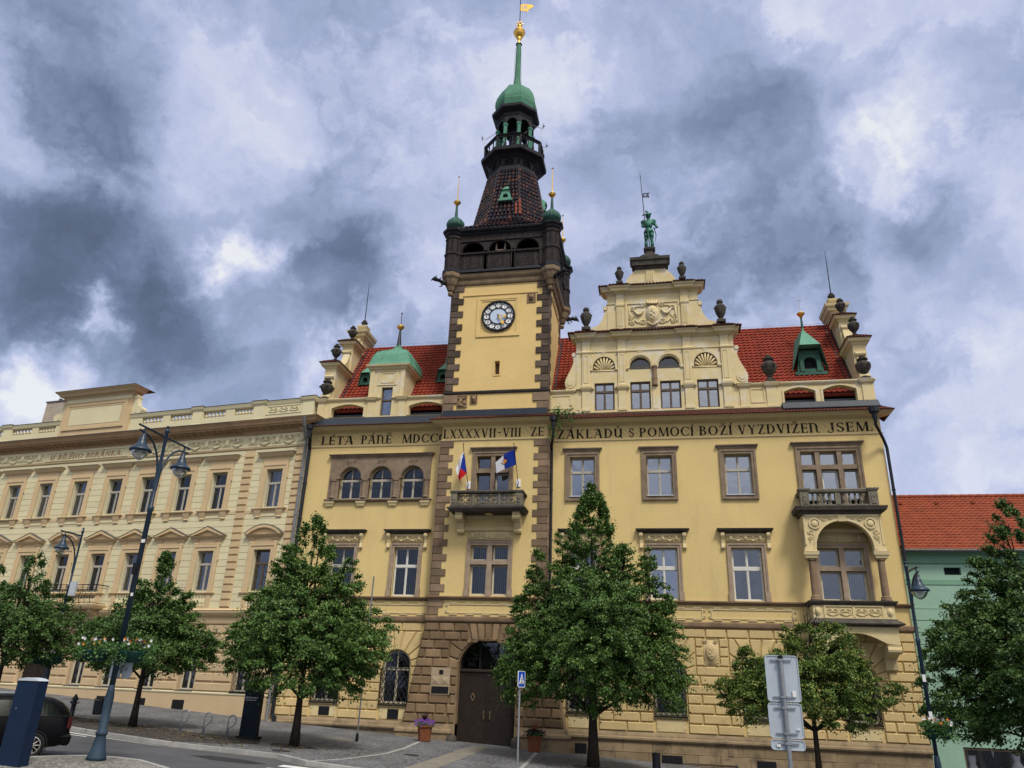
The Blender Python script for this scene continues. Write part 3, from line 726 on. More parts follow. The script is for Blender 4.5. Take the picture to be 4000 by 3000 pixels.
# ================================================================== TOWN HALL
TH = empty('town_hall', (-4.2,38,-2.7), 'tall yellow plastered town hall with clock tower, stepped gables and red tiled roof', 'town hall'); SPLIT.add(TH)
WIN_SUNK = .20
def window(parent, x0, x1, z0, z1, y, trans=None, mulls=None, fm='whitewood', glass='glass', spring=None, blind=None,
           frame=None, fw=.05, name='window', sash=.03, mw=.055, kids=True, half=False):
    """a window: frame with transom and mullions; pane, curtain or blind as sub-parts"""
    mulls = [(x0+x1)/2] if mulls is None else mulls
    mb = MB()
    def ringp(o, i, ya, yb):
        mb.panel(o, [i], ya, None, yb)
    if spring is None: outer = rect(x0,x1,z0,z1); inn = rect(x0+fw,x1-fw,z0+fw,z1-fw)
    else: outer = archpoly(x0,x1,z0,spring,z1-spring); inn = archpoly(x0+fw,x1-fw,z0+fw,spring,z1-spring-fw)
    ringp(outer, inn, y, y+.09)
    zs = [z0+fw]; 
    if trans: mb.box(x0+fw*.5,x1-fw*.5,y-.015,y+.08,trans[0],trans[1])
    for m in mulls:
        top = z1-fw*.6 if spring is None else z1-.03-abs(m-(x0+x1)/2)*.2
        if half: top = trans[0]
        mb.box(m-mw/2,m+mw/2,y-.008,y+.08,z0+fw*.5,top)
    xs = [x0+fw]+[v for m in mulls for v in (m-mw/2,m+mw/2)]+[x1-fw]
    zz = [z0+fw]+(list(trans) if trans else [])+[z1-fw]
    if half: mb.panel(rect(x0+fw,x1-fw,trans[1],z1-fw),[rect(x0+fw+sash,x1-fw-sash,trans[1]+sash,z1-fw-sash)],y+.018,None,y+.06)
    for i in range(0,len(xs),2):
        for j in range(0,len(zz),2):
            a,b,c,d = xs[i],xs[i+1],zz[j],zz[j+1]
            if half and j: continue
            if spring is not None and j == len(zz)-2 :
                if not trans: continue
                continue
            if b-a < 3*sash: continue
            mb.panel(rect(a,b,c,d),[rect(a+sash,b-sash,c+sash,d-sash)],y+.018,None,y+.06)
    w = build(mb, name, M[fm], parent, frame=frame)
    if not kids: return w
    p = MB(); inn2 = rect(x0+.03,x1-.03,z0+.03,z1-.03) if spring is None else archpoly(x0+.03,x1-.03,z0+.03,spring,z1-spring-.03)
    p.panel(inn2, [], y+.045); build(p, 'pane', M[glass], w, frame=frame)
    if blind == 'slat':
        b = MB(); n = int((x1-x0)/.115)
        for k in range(n):
            c = x0+.05+(x1-x0-.1)*(k+.5)/n
            b.box(c-.030,c+.030,y+.13,y+.14,z0+.08,z1-.06)
        build(b, 'vertical_blind', M['slat'], w, frame=frame)
    elif blind in ('lace', 'laceh', 'side'):
        zb = z0 if blind != 'laceh' else z0+(z1-z0)*.42
        spans = [(x0+.05,x1-.05)] if blind != 'side' else [(x0+.05,x0+(x1-x0)*.30),(x1-(x1-x0)*.30,x1-.05)]
        b = MB()
        for a, c in spans:
            n = max(6, int((c-a)/.05)); 
            for k in range(n):
                ya = y+.16+.03*math.sin(k*1.7); yb = y+.16+.03*math.sin((k+1)*1.7)
                p0 = a+(c-a)*k/n; p1 = a+(c-a)*(k+1)/n; zt = z1-.05
                lo = zb+(.05*math.sin(k*.9) if blind == 'laceh' else 0)
                b.add([(p0,ya,lo),(p1,yb,lo),(p1,yb,zt),(p0,ya,zt)],[(0,1,2,3)])
        build(b, 'curtain', M['lace'], w, frame=frame)
    return w
def surround(mb, x0, x1, z0, z1, w, y, d=.09, bottom=True, step=True, ears=0):
    """two-stepped rectangular frame round an opening"""
    o = rect(x0-w,x1+w,(z0-w) if bottom else z0,z1+w)
    if bottom: hole = rect(x0,x1,z0,z1)
    else:
        o = [(x0-w,z0),(x0,z0),(x0,z1),(x1,z1),(x1,z0),(x1+w,z0),(x1+w,z1+w),(x0-w,z1+w)]
    if bottom:
        mb.panel(o,[hole],y-d,y,y+.02)
        if step:
            m = w*.45; mb.panel(rect(x0-w+m*.0-.0,x1+w,z0-w,z1+w),[rect(x0-w+m,x1+w-m,z0-w+m,z1+w-m)],y-d-.035,y-d,y-d)
    else:
        mb.prism(o, y-d, y)
        m = w*.4
        mb.prism([(x0-w,z0),(x0-w+m,z0),(x0-w+m,z1+w-m),(x1+w-m,z1+w-m),(x1+w-m,z0),(x1+w,z0),(x1+w,z1+w),(x0-w,z1+w)], y-d-.035, y-d)
F0 = 38.0; FB = 37.4
# ---- openings
U2 = [(-4.48,-3.17),(-.53,.78),(3.37,4.69)]                      # second floor, right
U1 = [(-17.31,-15.98),(-13.74,-12.41)]                           # first floor, left
U1R = [(-4.47,-3.12),(-.54,.84),(3.38,4.80)]                     # first floor, right
TRI = [(-17.30,-16.02),(-15.56,-14.25),(-13.74,-12.42)]
T3 = [(7.05,7.72),(7.95,8.75),(8.99,9.67)]
GW = [-16.7,-13.1,-3.85,.20,4.15,8.45]
GH = .73; GS = -.95; GSP = .86
holes = [rect(a,b,9.27,11.38) for a,b in U2]+[rect(a,b,4.18,6.66) for a,b in U1+U1R]
holes += [archpoly(a,b,9.25,10.42) for a,b in TRI]+[rect(7.05,9.67,8.45,11.42), rect(7.33,9.39,4.22,6.64)]
holes += [archpoly(c-GH,c+GH,GS,GSP) for c in GW]+[rect(-9.95,-6.75,-1.6,2.4), rect(-11.2,-5.8,3.1,12.9)]
mb = MB(); mb.panel(rect(-19.35,11.0,-1.66,13.15), holes, F0, None, F0+.32)
mb.add([(11.0,F0,-1.66),(11.0,50,-1.66),(11.0,50,13.15),(11.0,F0,13.15),(-19.35,F0,-1.66),(-19.35,50,-1.66),(-19.35,50,13.15),(-19.35,F0,13.15)],[(0,1,2,3),(7,6,5,4)])
build(mb, 'wall', M['plaster'], TH)
mb = MB(); mb.box(-19.30,10.95,F0+1.1,49.9,-3.8,14.4); mb.box(-19.3,10.95,F0+.34,F0+1.1,13.2,14.1)
mb.box(-19.3,10.95,F0+.34,F0+1.1,3.3,3.9); mb.box(-19.3,10.95,F0+.34,F0+1.1,7.8,8.2)
build(mb, 'interior_wall', M['dark'], TH)
# ---- bay wall (lower tower front)
BH = [rect(-9.37,-7.6,8.4,11.37), rect(-9.45,-7.49,4.2,6.67)]
mb = MB(); mb.panel(rect(-11.40,-5.60,2.9,13.15), BH, FB, None, FB+.30)
mb.add([(-5.60,FB,2.9),(-5.60,F0,2.9),(-5.60,F0,13.15),(-5.60,FB,13.15),(-11.40,FB,2.9),(-11.40,F0,2.9),(-11.40,F0,13.15),(-11.40,FB,13.15)],[(0,1,2,3),(7,6,5,4)])
build(mb, 'bay_wall', M['plaster'], TH)
mb = MB(); mb.box(-11.2,-5.8,FB+.95,FB+1.0,-2.5,13); build(mb, 'interior_wall', M['dark'], TH)
# ---- rusticated ground floor
ROWS = [-1.66,-1.24,-.82,-.41,0,.40,.80,1.22,1.64,2.05,2.46,2.88]
def subtract(iv, cuts):
    out = [iv]
    for c0, c1 in cuts:
        nx = []
        for a, b in out:
            if c1 <= a or c0 >= b: nx.append((a,b)); continue
            if c0 > a+.05: nx.append((a,c0))
            if c1 < b-.05: nx.append((c1,b))
        out = nx
    return out
def split(a, b, odd, ln=1.02, rng=random):
    L_ = b-a
    if L_ < .75: return [(a,b)]
    n = max(1, round(L_/ln)); 
    xs = [a]
    if odd and L_ > 1.1:
        xs.append(a+L_/n*.5); k0 = .5
        while xs[-1]+L_/n < b-.2: xs.append(xs[-1]+L_/n)
    else:
        for k in range(1,n): xs.append(a+L_*k/n)
    xs = [xs[0]]+[x+rng.uniform(-.06,.06) for x in xs[1:]]+[b]
    return list(zip(xs[:-1],xs[1:]))
def voussoirs(mb, c, zs, r, hw, zt, n, y, d, key=True, b=.03):
    ang = [180*k/n for k in range(n+1)]
    def hit(a):
        t = math.radians(a); dx, dz = math.cos(t), math.sin(t)
        s = min(hw/abs(dx) if abs(dx) > 1e-6 else 1e9, (zt-zs)/dz if dz > 1e-6 else 1e9)
        return (c+dx*s, zs+dz*s)
    ca = math.degrees(math.atan2(zt-zs, hw))
    for k in range(n):
        a0, a1 = ang[k], ang[k+1]
        o = [hit(a0)]
        for cc, pt in ((ca,(c+hw,zt)),(180-ca,(c-hw,zt))):
            if a0+1 < cc < a1-1: o.append(pt)
        o.append(hit(a1))
        m = (a0+a1)/2
        i_ = [(c+r*math.cos(math.radians(a)), zs+r*math.sin(math.radians(a))) for a in (a1,m,a0)]
        poly = o+i_
        # joint gap
        cx = sum(p[0] for p in poly)/len(poly); cz = sum(p[1] for p in poly)/len(poly)
        poly = inset(poly, .008) if sum(poly[i][0]*poly[(i+1)%len(poly)][1]-poly[(i+1)%len(poly)][0]*poly[i][1] for i in range(len(poly)))>0 else inset(poly[::-1], .008)
        vs = poly; nn = len(vs); inn = inset(vs, b)
        T = tess(inn, [])
        mb.add([(p[0],y,p[1]) for p in vs]+[(p[0],y-d,p[1]) for p in inn], [tuple(i+nn for i in t) for t in T]+[(i,(i+1)%nn,(i+1)%nn+nn,i+nn) for i in range(nn)])
mb = MB(); rng = random.Random(3)
for xa, xb in ((-19.3,-11.9),(-5.15,10.98)):
    for k in range(len(ROWS)-1):
        z0, z1 = ROWS[k], ROWS[k+1]; cuts = []
        for c in GW:
            if z1 <= GSP+.01: cuts.append((c-GH-.03,c+GH+.03))
            elif z0 < 2.4: cuts.append((c-1.22,c+1.22))
        if 1.2 < z0 < 2.4: cuts.append((1.78,2.50))
        for a, b in subtract((xa,xb), cuts):
            for p, q in split(a, b, k % 2, rng=rng):
                mb.cushion(rect(p+.013,q-.013,z0+.013,z1-.013), F0, .08, .045)
    for c in GW:
        if xa < c < xb: voussoirs(mb, c, .80, GH+.03, 1.22, 2.46, 9, F0, .08, b=.045)
build(mb, 'rusticated_blocks', M['plaster_block'], TH)
# window aprons
mb = MB()
for c in GW:
    mb.box(c-GH-.05,c+GH+.05,F0-.10,F0+.1,-1.05,-.955)
    mb.box(c-.66,c+.66,F0-.03,F0,-1.60,-1.10)
    for s in (-1,1):
        for z in (-1.5,-1.28): mb.box(c+s*.60-.05,c+s*.60+.05,F0-.045,F0-.03,z,z+.1)
build(mb, 'window_apron', M['trim'], TH)
def grille(c, y, parent, x0, x1, z0, zs, top, lunette=True):
    g = MB(); n = 7
    w = x1-x0; st_ = w/4.5
    k = -12
    while k < 14:
        # two families of diagonal bars clipped to the rectangle
        for s in (1,-1):
            a0 = x0+k*st_*.8; pts = []
            zA, zB = z0, zs
            xa = a0; xb = a0+s*(zs-z0)*.62
            t0, t1 = 0.0, 1.0
            def cl(xv): return (xv-xa)/(xb-xa)
            lo, hi = sorted((cl(x0), cl(x1))); t0 = max(t0, lo); t1 = min(t1, hi)
            if t1-t0 > .04:
                g.tube([(xa+(xb-xa)*t0,y+.012*s,zA+(zB-zA)*t0),(xa+(xb-xa)*t1,y+.012*s,zA+(zB-zA)*t1)], .020, 4)
        k += 1
    for z in (z0, zs): g.box(x0,x1,y-.02,y+.02,z-.02,z+.02)
    for x in (x0, x1): g.box(x-.02,x+.02,y-.02,y+.02,z0,zs)
    g.box(x0-.05,x1+.05,y-.03,F0+.02,z0-.10,z0-.03)
    if lunette:
        r = (x1-x0)/2-.04
        for s in (-1,1):
            tubes_scroll(g, c+s*r*.42, zs+r*.42, r*.34, y, s, w=.016); tubes_scroll(g, c+s*r*.70, zs+r*.2, r*.2, y, -s, w=.014)
            tubes_scroll(g, c+s*r*.22, zs+r*.75, r*.18, y, s, w=.014)
        g.tube([(p[0],y,p[1]) for p in arc(c,zs,r,0,180,12)], .018, 4)
        g.box(c-.012,c+.012,y-.012,y+.012,zs,zs+r)
    return build(g, 'window_grille', M['black'], parent)
for i, c in enumerate(GW):
    w = window(TH, c-GH+.02, c+GH-.02, GS+.02, GSP+GH-.02, F0+.2, (.62,.74), [c], 'cream_frame' if i in (1,5) else 'whitewood', 'glassd', spring=GSP, blind='side' if i != 3 else 'slat', fw=.08)
    grille(c, F0-.09, TH, c-GH+.02, c+GH-.02, GS+.03, .70, GSP+GH)
# ---- plinth
def plinth(mb, xa, xb, yf):
    mb.mould(xa, xb, yf, F0+.6, [(-2.04,.20),(-1.97,.24),(-1.90,.23),(-1.85,.14),(-1.80,.13),(-1.74,.10),(-1.665,.04)])
mb = MB(); 
plinth(mb, -19.25, -12.3, F0); plinth(mb, -4.7, 10.9, F0)
mb2 = MB(); mb2.box(-19.25,-12.3,F0-.10,F0+.6,-4.5,-2.045); mb2.box(-4.7,10.95,F0-.10,F0+.6,-4.5,-2.045)
rng = random.Random(5)
for (xa,xb) in ((-4.6,10.9),):
    for k,(z0,z1) in enumerate(((-2.5,-2.06),(-2.95,-2.51),(-3.4,-2.96))):
        x = xa+ (k%2)*.5
        while x < xb-.3:
            w_ = rng.uniform(.8,1.5); e_ = min(x+w_,xb)
            mb2.cushion(rect(x+.006,e_-.006,z0,z1),F0-.10,rng.uniform(.008,.03),.012); x = e_
build(mb, 'plinth_moulding', M['plinth'], TH); build(mb2, 'plinth', M['plinth'], TH)
# cellar vents
for (x0,x1,z0,z1,y) in ((-16.92,-16.36,-1.56,-1.16,F0-.035),(-13.34,-12.78,-1.60,-1.16,F0-.035),(-4.17,-3.64,-2.66,-2.24,F0-.13),(-.28,.62,-2.88,-2.56,F0-.13),(3.8,4.6,-3.0,-2.6,F0-.13),(2.63,2.83,-2.47,-2.2,F0-.13)):
    g = MB(); g.box(x0,x1,y-.012,y+.03,z0,z1)
    o = build(g, 'cellar_vent', M['black'] if x0 != 2.63 else M['sandstone'], TH)
    if x0 != 2.63:
        g = MB()
        for k in range(1,6): g.box(x0+(x1-x0)*k/6-.006,x0+(x1-x0)*k/6+.006,y-.02,y-.013,z0,z1)
        build(g, 'vent_bar', M['pipe'], o)
# ---- oval crest cartouche
g = MB(); g.smooth = True
g.cushion([(1.80,1.28),(2.12,1.20),(2.46,1.28),(2.50,1.8),(2.46,2.36),(1.82,2.36),(1.78,1.8)], F0, .05, .03)
g.ball((2.13,F0-.05,1.84), .40, 14, 8, sy=.16, sx=.66); g.ball((2.13,F0-.11,1.84), .33, 14, 8, sy=.10, sx=.62)
for s in (-1,1):
    tubes_scroll(g, 2.13+s*.24, 2.30, .10, F0-.07, s, w=.022); tubes_scroll(g, 2.13+s*.28, 1.34, .10, F0-.07, s, w=.022, flip=-1)
for p in ((2.10,1.98,.06),(2.16,1.90,.07),(2.10,1.80,.08),(2.17,1.70,.07),(2.08,1.66,.05),(2.2,1.98,.04),(2.2,1.8,.04),(2.03,1.88,.04)): g.ball((p[0],F0-.14,p[1]), p[2], 6, 4, sy=.4)
build(g, 'crest_cartouche', M['crest'], TH)
# ---- band between ground floor and first floor
g = MB()
for (xa,xb,yf) in ((-19.35,-11.42,F0),(-5.58,11.0,F0),(-11.42,-5.58,FB)):
    g.mould(xa, xb, yf, F0+.05, [(3.94,.02),(3.97,.06),(4.02,.10),(4.06,.19),(4.12,.20),(4.135,.0)])
    g.mould(xa, xb, yf, F0+.05, [(2.885,.02),(2.90,.07),(2.94,.12),(3.00,.14),(3.12,.15),(3.17,.13),(3.185,.0)])
build(g, 'string_course', M['darkstone'] if False else M['sandstone'], TH)
g = MB()
def strap(g, xa, xb, y, za=3.22, zb=3.90):
    g.panel(rect(xa+.12,xb-.12,za+.10,zb-.12),[rect(xa+.17,xb-.17,za+.15,zb-.17)],y-.035,y,y)
    n = max(2, int((xb-xa)/.75))
    for k in range(n):
        c = xa+(xb-xa)*(k+.5)/n
        g.box(c-.16,c+.16,y-.05,y,zb-.11,zb-.05); g.ball((c-.16,y-.03,zb-.08),.045,6,4,sy=.6); g.ball((c+.16,y-.03,zb-.08),.045,6,4,sy=.6)
        g.box(c-.20,c+.20,y-.05,y,za+.03,za+.075)
    for x, s in ((xa+.06,1),(xb-.06,-1)):
        tubes_scroll(g, x, zb-.2, .07, y-.03, s, w=.02); tubes_scroll(g, x, za+.2, .07, y-.03, s, w=.02, flip=-1)
for xa, xb in ((-19.2,-15.4),(-15.2,-11.6),(-5.4,-1.95),(-1.8,2.0),(2.15,6.1)): strap(g, xa, xb, F0)
strap(g, -10.6,-6.4, FB)
build(g, 'strapwork_panel', M['trim'], TH)
# ---- first-floor windows
def hood(g, x0, x1, y, z):
    g.mould(x0, x1, y, y+.02, [(z,.03),(z+.03,.08),(z+.06,.20),(z+.12,.30),(z+.19,.34),(z+.205,.30)])
gs, gh, gf, gc = MB(), MB(), MB(), MB(); gf.smooth = True; rr = random.Random(1)
def first_window(a, b, y, brk=True):
    surround(gs, a, b, 4.13, 6.66, .20, y, .07, bottom=False)
    gs.box(a-.24,a+.0,y-.12,y,4.14,4.55); gs.box(b,b+.24,y-.12,y,4.14,4.55)
    gf.box(a-.2,b+.2,y-.05,y,6.90,7.33)
    relief(gf, a-.14, b+.14, 6.95, 7.30, y-.07, 5, rr)
    if brk:
        hood(gh, a-.28, b+.28, y, 7.36)
        for x in (a-.36,b+.36):
            gc.prismx([(y,7.36),(y-.24,7.36),(y-.24,7.28),(y-.20,7.18),(y-.12,7.02),(y-.09,6.86),(y-.13,6.74),(y-.13,6.66),(y-.08,6.58),(y,6.54)], x-.075, x+.075)
            gc.tube([(x-.09,y-.15,7.25),(x+.09,y-.15,7.25)],.09,8); gc.tube([(x-.085,y-.08,6.66),(x+.085,y-.08,6.66)],.07,8)
for a, b in U1+U1R: first_window(a, b, F0)
for a, b in U1: window(TH, a+.02, b-.02, 4.19, 6.65, F0+.2, (5.64,5.76), None, 'white' if a > -15 else 'whitewood', 'glassd', blind='slat')
for i, (a, b) in enumerate(U1R): window(TH, a+.02, b-.02, 4.19, 6.65, F0+.2, (5.60,5.76), None, 'white', 'glass' if i != 1 else 'glassb', blind='side' if i == 2 else None)
# bay first floor, stone mullions
first_window(-9.45, -7.49, FB, False)
gs.box(-8.58,-8.34,FB-.05,FB+.26,4.14,6.68); gs.box(-9.46,-7.48,FB-.04,FB+.25,5.70,5.90)
gc.mould(-9.95,-7.05,FB,FB+.02,[(7.36,.04),(7.40,.09),(7.47,.14),(7.53,.17),(7.56,.14)])
for a, b in ((-9.44,-8.60),(-8.32,-7.50)):
    for z0, z1 in ((4.21,5.69),(5.91,6.66)): window(TH, a, b, z0, z1, FB+.2, None, [], 'cream_frame', 'glassd', blind='slat', fw=.05)
# ---- second-floor windows
g2 = MB()
for i, (a, b) in enumerate(U2):
    surround(g2, a, b, 9.27, 11.38, .23, F0, .08)
    g2.mould(a-.23,b+.23,F0-.02,F0+.02,[(11.62,.02),(11.68,.06),(11.74,.08),(11.80,.15),(11.85,.16),(11.86,.1)])
    window(TH, a+.02, b-.02, 9.30, 11.36, F0+.2, (10.53,10.64), None, 'whitewood', 'glassb')
    q = MB(); q.box(a-.02,b+.02,F0-.13,F0+.2,9.24,9.28); build(q, 'sill_flashing', M['greycap'], TH)
# triple arched
gt = MB()
gt.panel(rect(-17.9,-12.08,9.25,11.62), [archpoly(a,b,9.26,10.42) for a,b in TRI], F0-.09, F0, F0+.1)
for a, b in TRI:
    c = (a+b)/2; r = (b-a)/2
    gt.panel(archpoly(a-.16,b+.16,10.38,10.42), [archpoly(a-.02,b+.02,10.37,10.42)], F0-.14, F0-.09, F0-.09)
    gt.panel(archpoly(a-.06,b+.06,10.38,10.42), [archpoly(a+.02,b-.02,10.37,10.42)], F0-.115, None, F0)
    gt.mould(c-.10,c+.10,F0-.09,F0,[(11.12,.04),(11.3,.07),(11.42,.10),(11.45,.06)])
for x in (-17.62,-15.79,-14.0,-12.25):
    gt.ring([(.16,9.28),(.19,9.33),(.15,9.40),(.145,9.9),(.15,10.2),(.19,10.26),(.20,10.36)], x, F0-.07, 10)
gt.mould(-17.9,-12.08,F0-.09,F0+.02,[(11.62,.02),(11.66,.06),(11.72,.10),(11.77,.17),(11.79,.12)])
gt.mould(-17.9,-12.08,F0-.05,F0+.05,[(9.12,.03),(9.16,.13),(9.22,.15),(9.255,.12)])
gk = MB()
for x in (-17.71,-15.90,-14.07,-12.26): gk.mould(x-.13,x+.13,F0-.02,F0+.02,[(8.85,.02),(8.88,.07),(8.95,.09),(9.05,.14),(9.12,.15)])
build(gk, 'sill_bracket', M['trim'], TH)
for i, (a, b) in enumerate(TRI): window(TH, a+.03, b-.03, 9.28, 11.02, F0+.18, (10.27,10.39), None, 'whitewood', 'glassd', spring=10.42, blind='laceh')
# bay second floor
surround(g2, -9.37, -7.60, 8.42, 11.37, .22, FB, .08, bottom=False)
g2.mould(-9.60,-7.37,FB-.02,FB+.02,[(11.60,.02),(11.66,.06),(11.72,.09),(11.78,.16),(11.83,.17),(11.84,.1)])
g2.box(-8.60,-8.38,FB-.05,FB+.26,8.4,11.40); g2.box(-9.39,-7.58,FB-.04,FB+.25,10.45,10.68)
for a, b in ((-9.36,-8.62),(-8.36,-7.61)):
    window(TH, a, b, 8.45, 10.44, FB+.2, None, [], 'brownwood' if a < -9 else 'whitewood', 'glass', fw=.05)
    window(TH, a, b, 10.69, 11.35, FB+.2, None, [], 'brownwood', 'glass', fw=.05)
# triple window right
surround(g2, 7.05, 9.67, 8.45, 11.42, .23, F0, .08, bottom=False)
g2.mould(6.82,9.90,F0-.02,F0+.02,[(11.65,.02),(11.71,.06),(11.78,.09),(11.83,.18),(11.88,.20),(11.89,.1)])
for x0, x1 in ((7.73,7.95),(8.76,8.98)): g2.box(x0,x1,F0-.05,F0+.25,8.45,11.44)
g2.box(7.04,9.68,F0-.04,F0+.24,10.50,10.72)
for i, (a, b) in enumerate(T3):
    window(TH, a+.01, b-.01, 8.47, 10.49, F0+.2, None, [], 'white' if i == 1 else 'whitewood', 'glassb', fw=.07 if i == 1 else .045)
    window(TH, a+.01, b-.01, 10.73, 11.40, F0+.2, None, [], 'whitewood', 'glassb', fw=.045)
# loggia inner window
surround(gs, 7.33, 9.39, 4.13, 6.64, .21, F0, .07, bottom=False)
gs.box(8.28,8.50,F0-.05,F0+.26,4.14,6.66); gs.box(7.32,9.40,F0-.04,F0+.25,5.58,5.76)
gf.box(7.1,9.62,F0-.05,F0,6.90,7.33); relief(gf, 7.2, 9.5, 6.95, 7.30, F0-.06, 5, rr)
gc.mould(7.1,9.62,F0,F0+.02,[(7.36,.04),(7.42,.1),(7.5,.14),(7.56,.12)])
for a, b in ((7.35,8.27),(8.51,9.38)):
    for z0, z1 in ((4.23,5.57),(5.77,6.63)): window(TH, a, b, z0, z1, F0+.2, None, [], 'cream_frame', 'glass', fw=.06, blind='slat' if z0 < 5 else None)
build(gs, 'window_surround', M['win_pink'], TH); build(g2, 'window_surround', M['win_stone'], TH); build(gt, 'triple_window_surround', M['win_stone'], TH, 'brown stone surround of the three arched windows')
build(gh, 'window_hood', M['darkstone'], TH); build(gf, 'window_frieze', M['trim'], TH); build(gc, 'hood_bracket', M['trim'], TH)
# ---- quoins of the bay
def quoins(mb, x, z0, z1, y, s, wl, ws, hgt, d=.05, side=None, depth=.6):
    """s=+1: blocks run to +x from the edge x"""
    n = round((z1-z0)/hgt)
    for k in range(n):
        a = z0+(z1-z0)*k/n; b = z0+(z1-z0)*(k+1)/n; w_ = wl if k % 2 else ws
        p = sorted((x, x+s*w_))
        mb.cushion(rect(p[0],p[1],a+.008,b-.008), y, d, .018)
        if side: mb.box(*sorted((x-s*.0,x-s*d)), y-d, y+ (depth if k%2 else depth*.6), a+.008, b-.008)
g = MB(); quoins(g, -11.45, 3.22, 12.25, FB, 1, .74, .50, .373, side=True, depth=.58); quoins(g, -5.55, 3.22, 12.25, FB, -1, .78, .53, .373, side=True, depth=.58)
build(g, 'quoins', M['quoin'], TH)
# ---- gate bay (stone)
GX = -8.35; GR = 1.42; GZ = .75
def leanL(z): return -11.55-.85*max(0,(2.9-z))/4.8
def leanR(z): return -5.45+.85*max(0,(2.9-z))/4.8
g = MB()
hole = [(GX-GR,-2.9),(GX+GR,-2.9)]+arc(GX,GZ,GR,0,180,18)
out = [(leanL(-2.9)+.02,-2.9),(GX-GR-.0,-2.9)]+arc(GX,GZ,GR,180,0,18)+[(GX+GR,-2.9),(leanR(-2.9)-.02,-2.9),(leanR(2.88)-.02,2.88),(leanL(2.88)+.02,2.88)]
g.panel(out, [], FB, F0+.3); build(g, 'gate_wall', M['stone_warm'], TH)
g = MB(); rng = random.Random(11)
R2 = [-1.66,-1.26,-.82,-.40,0,.40,.80,1.22,1.64,2.05,2.46,2.88]
def backpoly(mb, poly): 
    poly = poly if sum(poly[i][0]*poly[(i+1)%len(poly)][1]-poly[(i+1)%len(poly)][0]*poly[i][1] for i in range(len(poly)))>0 else poly[::-1]
    mb.cushion(inset(poly,.014), FB, .085, .045)
for k in range(len(R2)-1):
    z0, z1 = R2[k], R2[k+1]
    jl = GX-GR-(.45 if k % 2 else .33); jr = GX+GR+(.45 if k % 2 else .33)
    if z1 <= .81:
        backpoly(g, rect(jl,GX-GR-.04,z0,z1)); backpoly(g, rect(GX+GR+.04,jr,z0,z1))
        el_, er_ = jl-.05, jr+.05
    elif z1 <= 2.06: el_, er_ = GX-1.92, GX+1.92
    else: el_, er_ = -9.35, -7.35
    for sgn in (0,1):
        if sgn == 0: a, b, ln0, ln1 = leanL((z0+z1)/2), el_, leanL(z0), leanL(z1)
        else: a, b, ln0, ln1 = er_, leanR((z0+z1)/2), leanR(z0), leanR(z1)
        cells = split(a, b, k % 2, .85, rng)
        for i, (p, q) in enumerate(cells):
            poly = rect(p,q,z0,z1)
            if sgn == 0 and i == 0: poly = [(ln0,z0),(q,z0),(q,z1),(ln1,z1)]
            if sgn == 1 and i == len(cells)-1: poly = [(p,z0),(ln0,z0),(ln1,z1),(p,z1)]
            backpoly(g, poly)
for k in range(5):
    a0, a1 = -9.15+.32*k, -9.15+.32*(k+1); b0, b1 = -9.35+.40*k, -9.35+.40*(k+1)
    backpoly(g, [(a0,2.06),(a1,2.06),(b1,2.88),(b0,2.88)])
voussoirs(g, GX, GZ, GR+.03, 1.90, 2.02+.0, 11, FB, .085, b=.045)
build(g, 'gate_blocks', M['stone_warm'], TH)
# sloping buttress faces and base
g = MB()
g.add([(leanL(2.88),FB,2.88),(leanL(-1.7),FB,-1.7),(leanL(-1.7)-.1,F0+.05,-1.7),(leanL(2.88)-.05,F0+.05,2.88)],[(0,3,2,1)])
g.add([(leanR(2.88),FB,2.88),(leanR(-1.7),FB,-1.7),(leanR(-1.7)+.1,F0+.05,-1.7),(leanR(2.88)+.05,F0+.05,2.88)],[(0,1,2,3)])
g.mould(-12.45,GX-GR-.02-.3,FB-.02,F0+.2,[(-2.9,.16),(-2.15,.16),(-2.06,.22),(-1.96,.20),(-1.88,.09),(-1.68,.03)])
g.mould(GX+GR+.02+.3,-4.55,FB-.02,F0+.2,[(-3.1,.16),(-2.15,.16),(-2.06,.22),(-1.96,.20),(-1.88,.09),(-1.68,.03)])
g.box(GX-GR-.3,GX-GR,FB-.05,F0+.2,-2.9,-1.66); g.box(GX+GR,GX+GR+.3,FB-.05,F0+.2,-3,-1.66)
build(g, 'gate_base', M['plinth'], TH)
for x in (GX-GR-.12, GX+GR+.12):
    g = MB(); g.ring([(.26,-2.9),(.26,-2.3),(.22,-2.18),(.12,-2.12)], x, FB-.06, 10); build(g, 'guard_stone', M['darkstone'], TH)
g = MB(); g.box(-11.06,-10.12,FB-.10,FB-.05,-.42,.79)
for z in (.02,): 
    for x in (-10.83,-10.36): g.add([(x-.21,FB-.103,z+.0),(x+.21,FB-.103,z),(x+.21,FB-.103,z+.36),(x-.21,FB-.103,z+.36),(x,FB-.15,z+.18)],[(0,1,4),(1,2,4),(2,3,4),(3,0,4)])
build(g, 'pale_stone_panel', mat('pale_sandstone', (.33,.26,.17), .9, .1, 2), TH)
g = MB(); g.box(-11.0,-10.16,FB-.125,FB-.09,-.36,-.06); g.ball((-10.58,FB-.13,-.16),.025,6,4); o = build(g, 'name_plaque', M['black'], TH)
g = MB(); g.box(-10.66,-10.46,FB-.125,FB-.09,.50,.68); build(g, 'small_plaque', M['black'], TH)
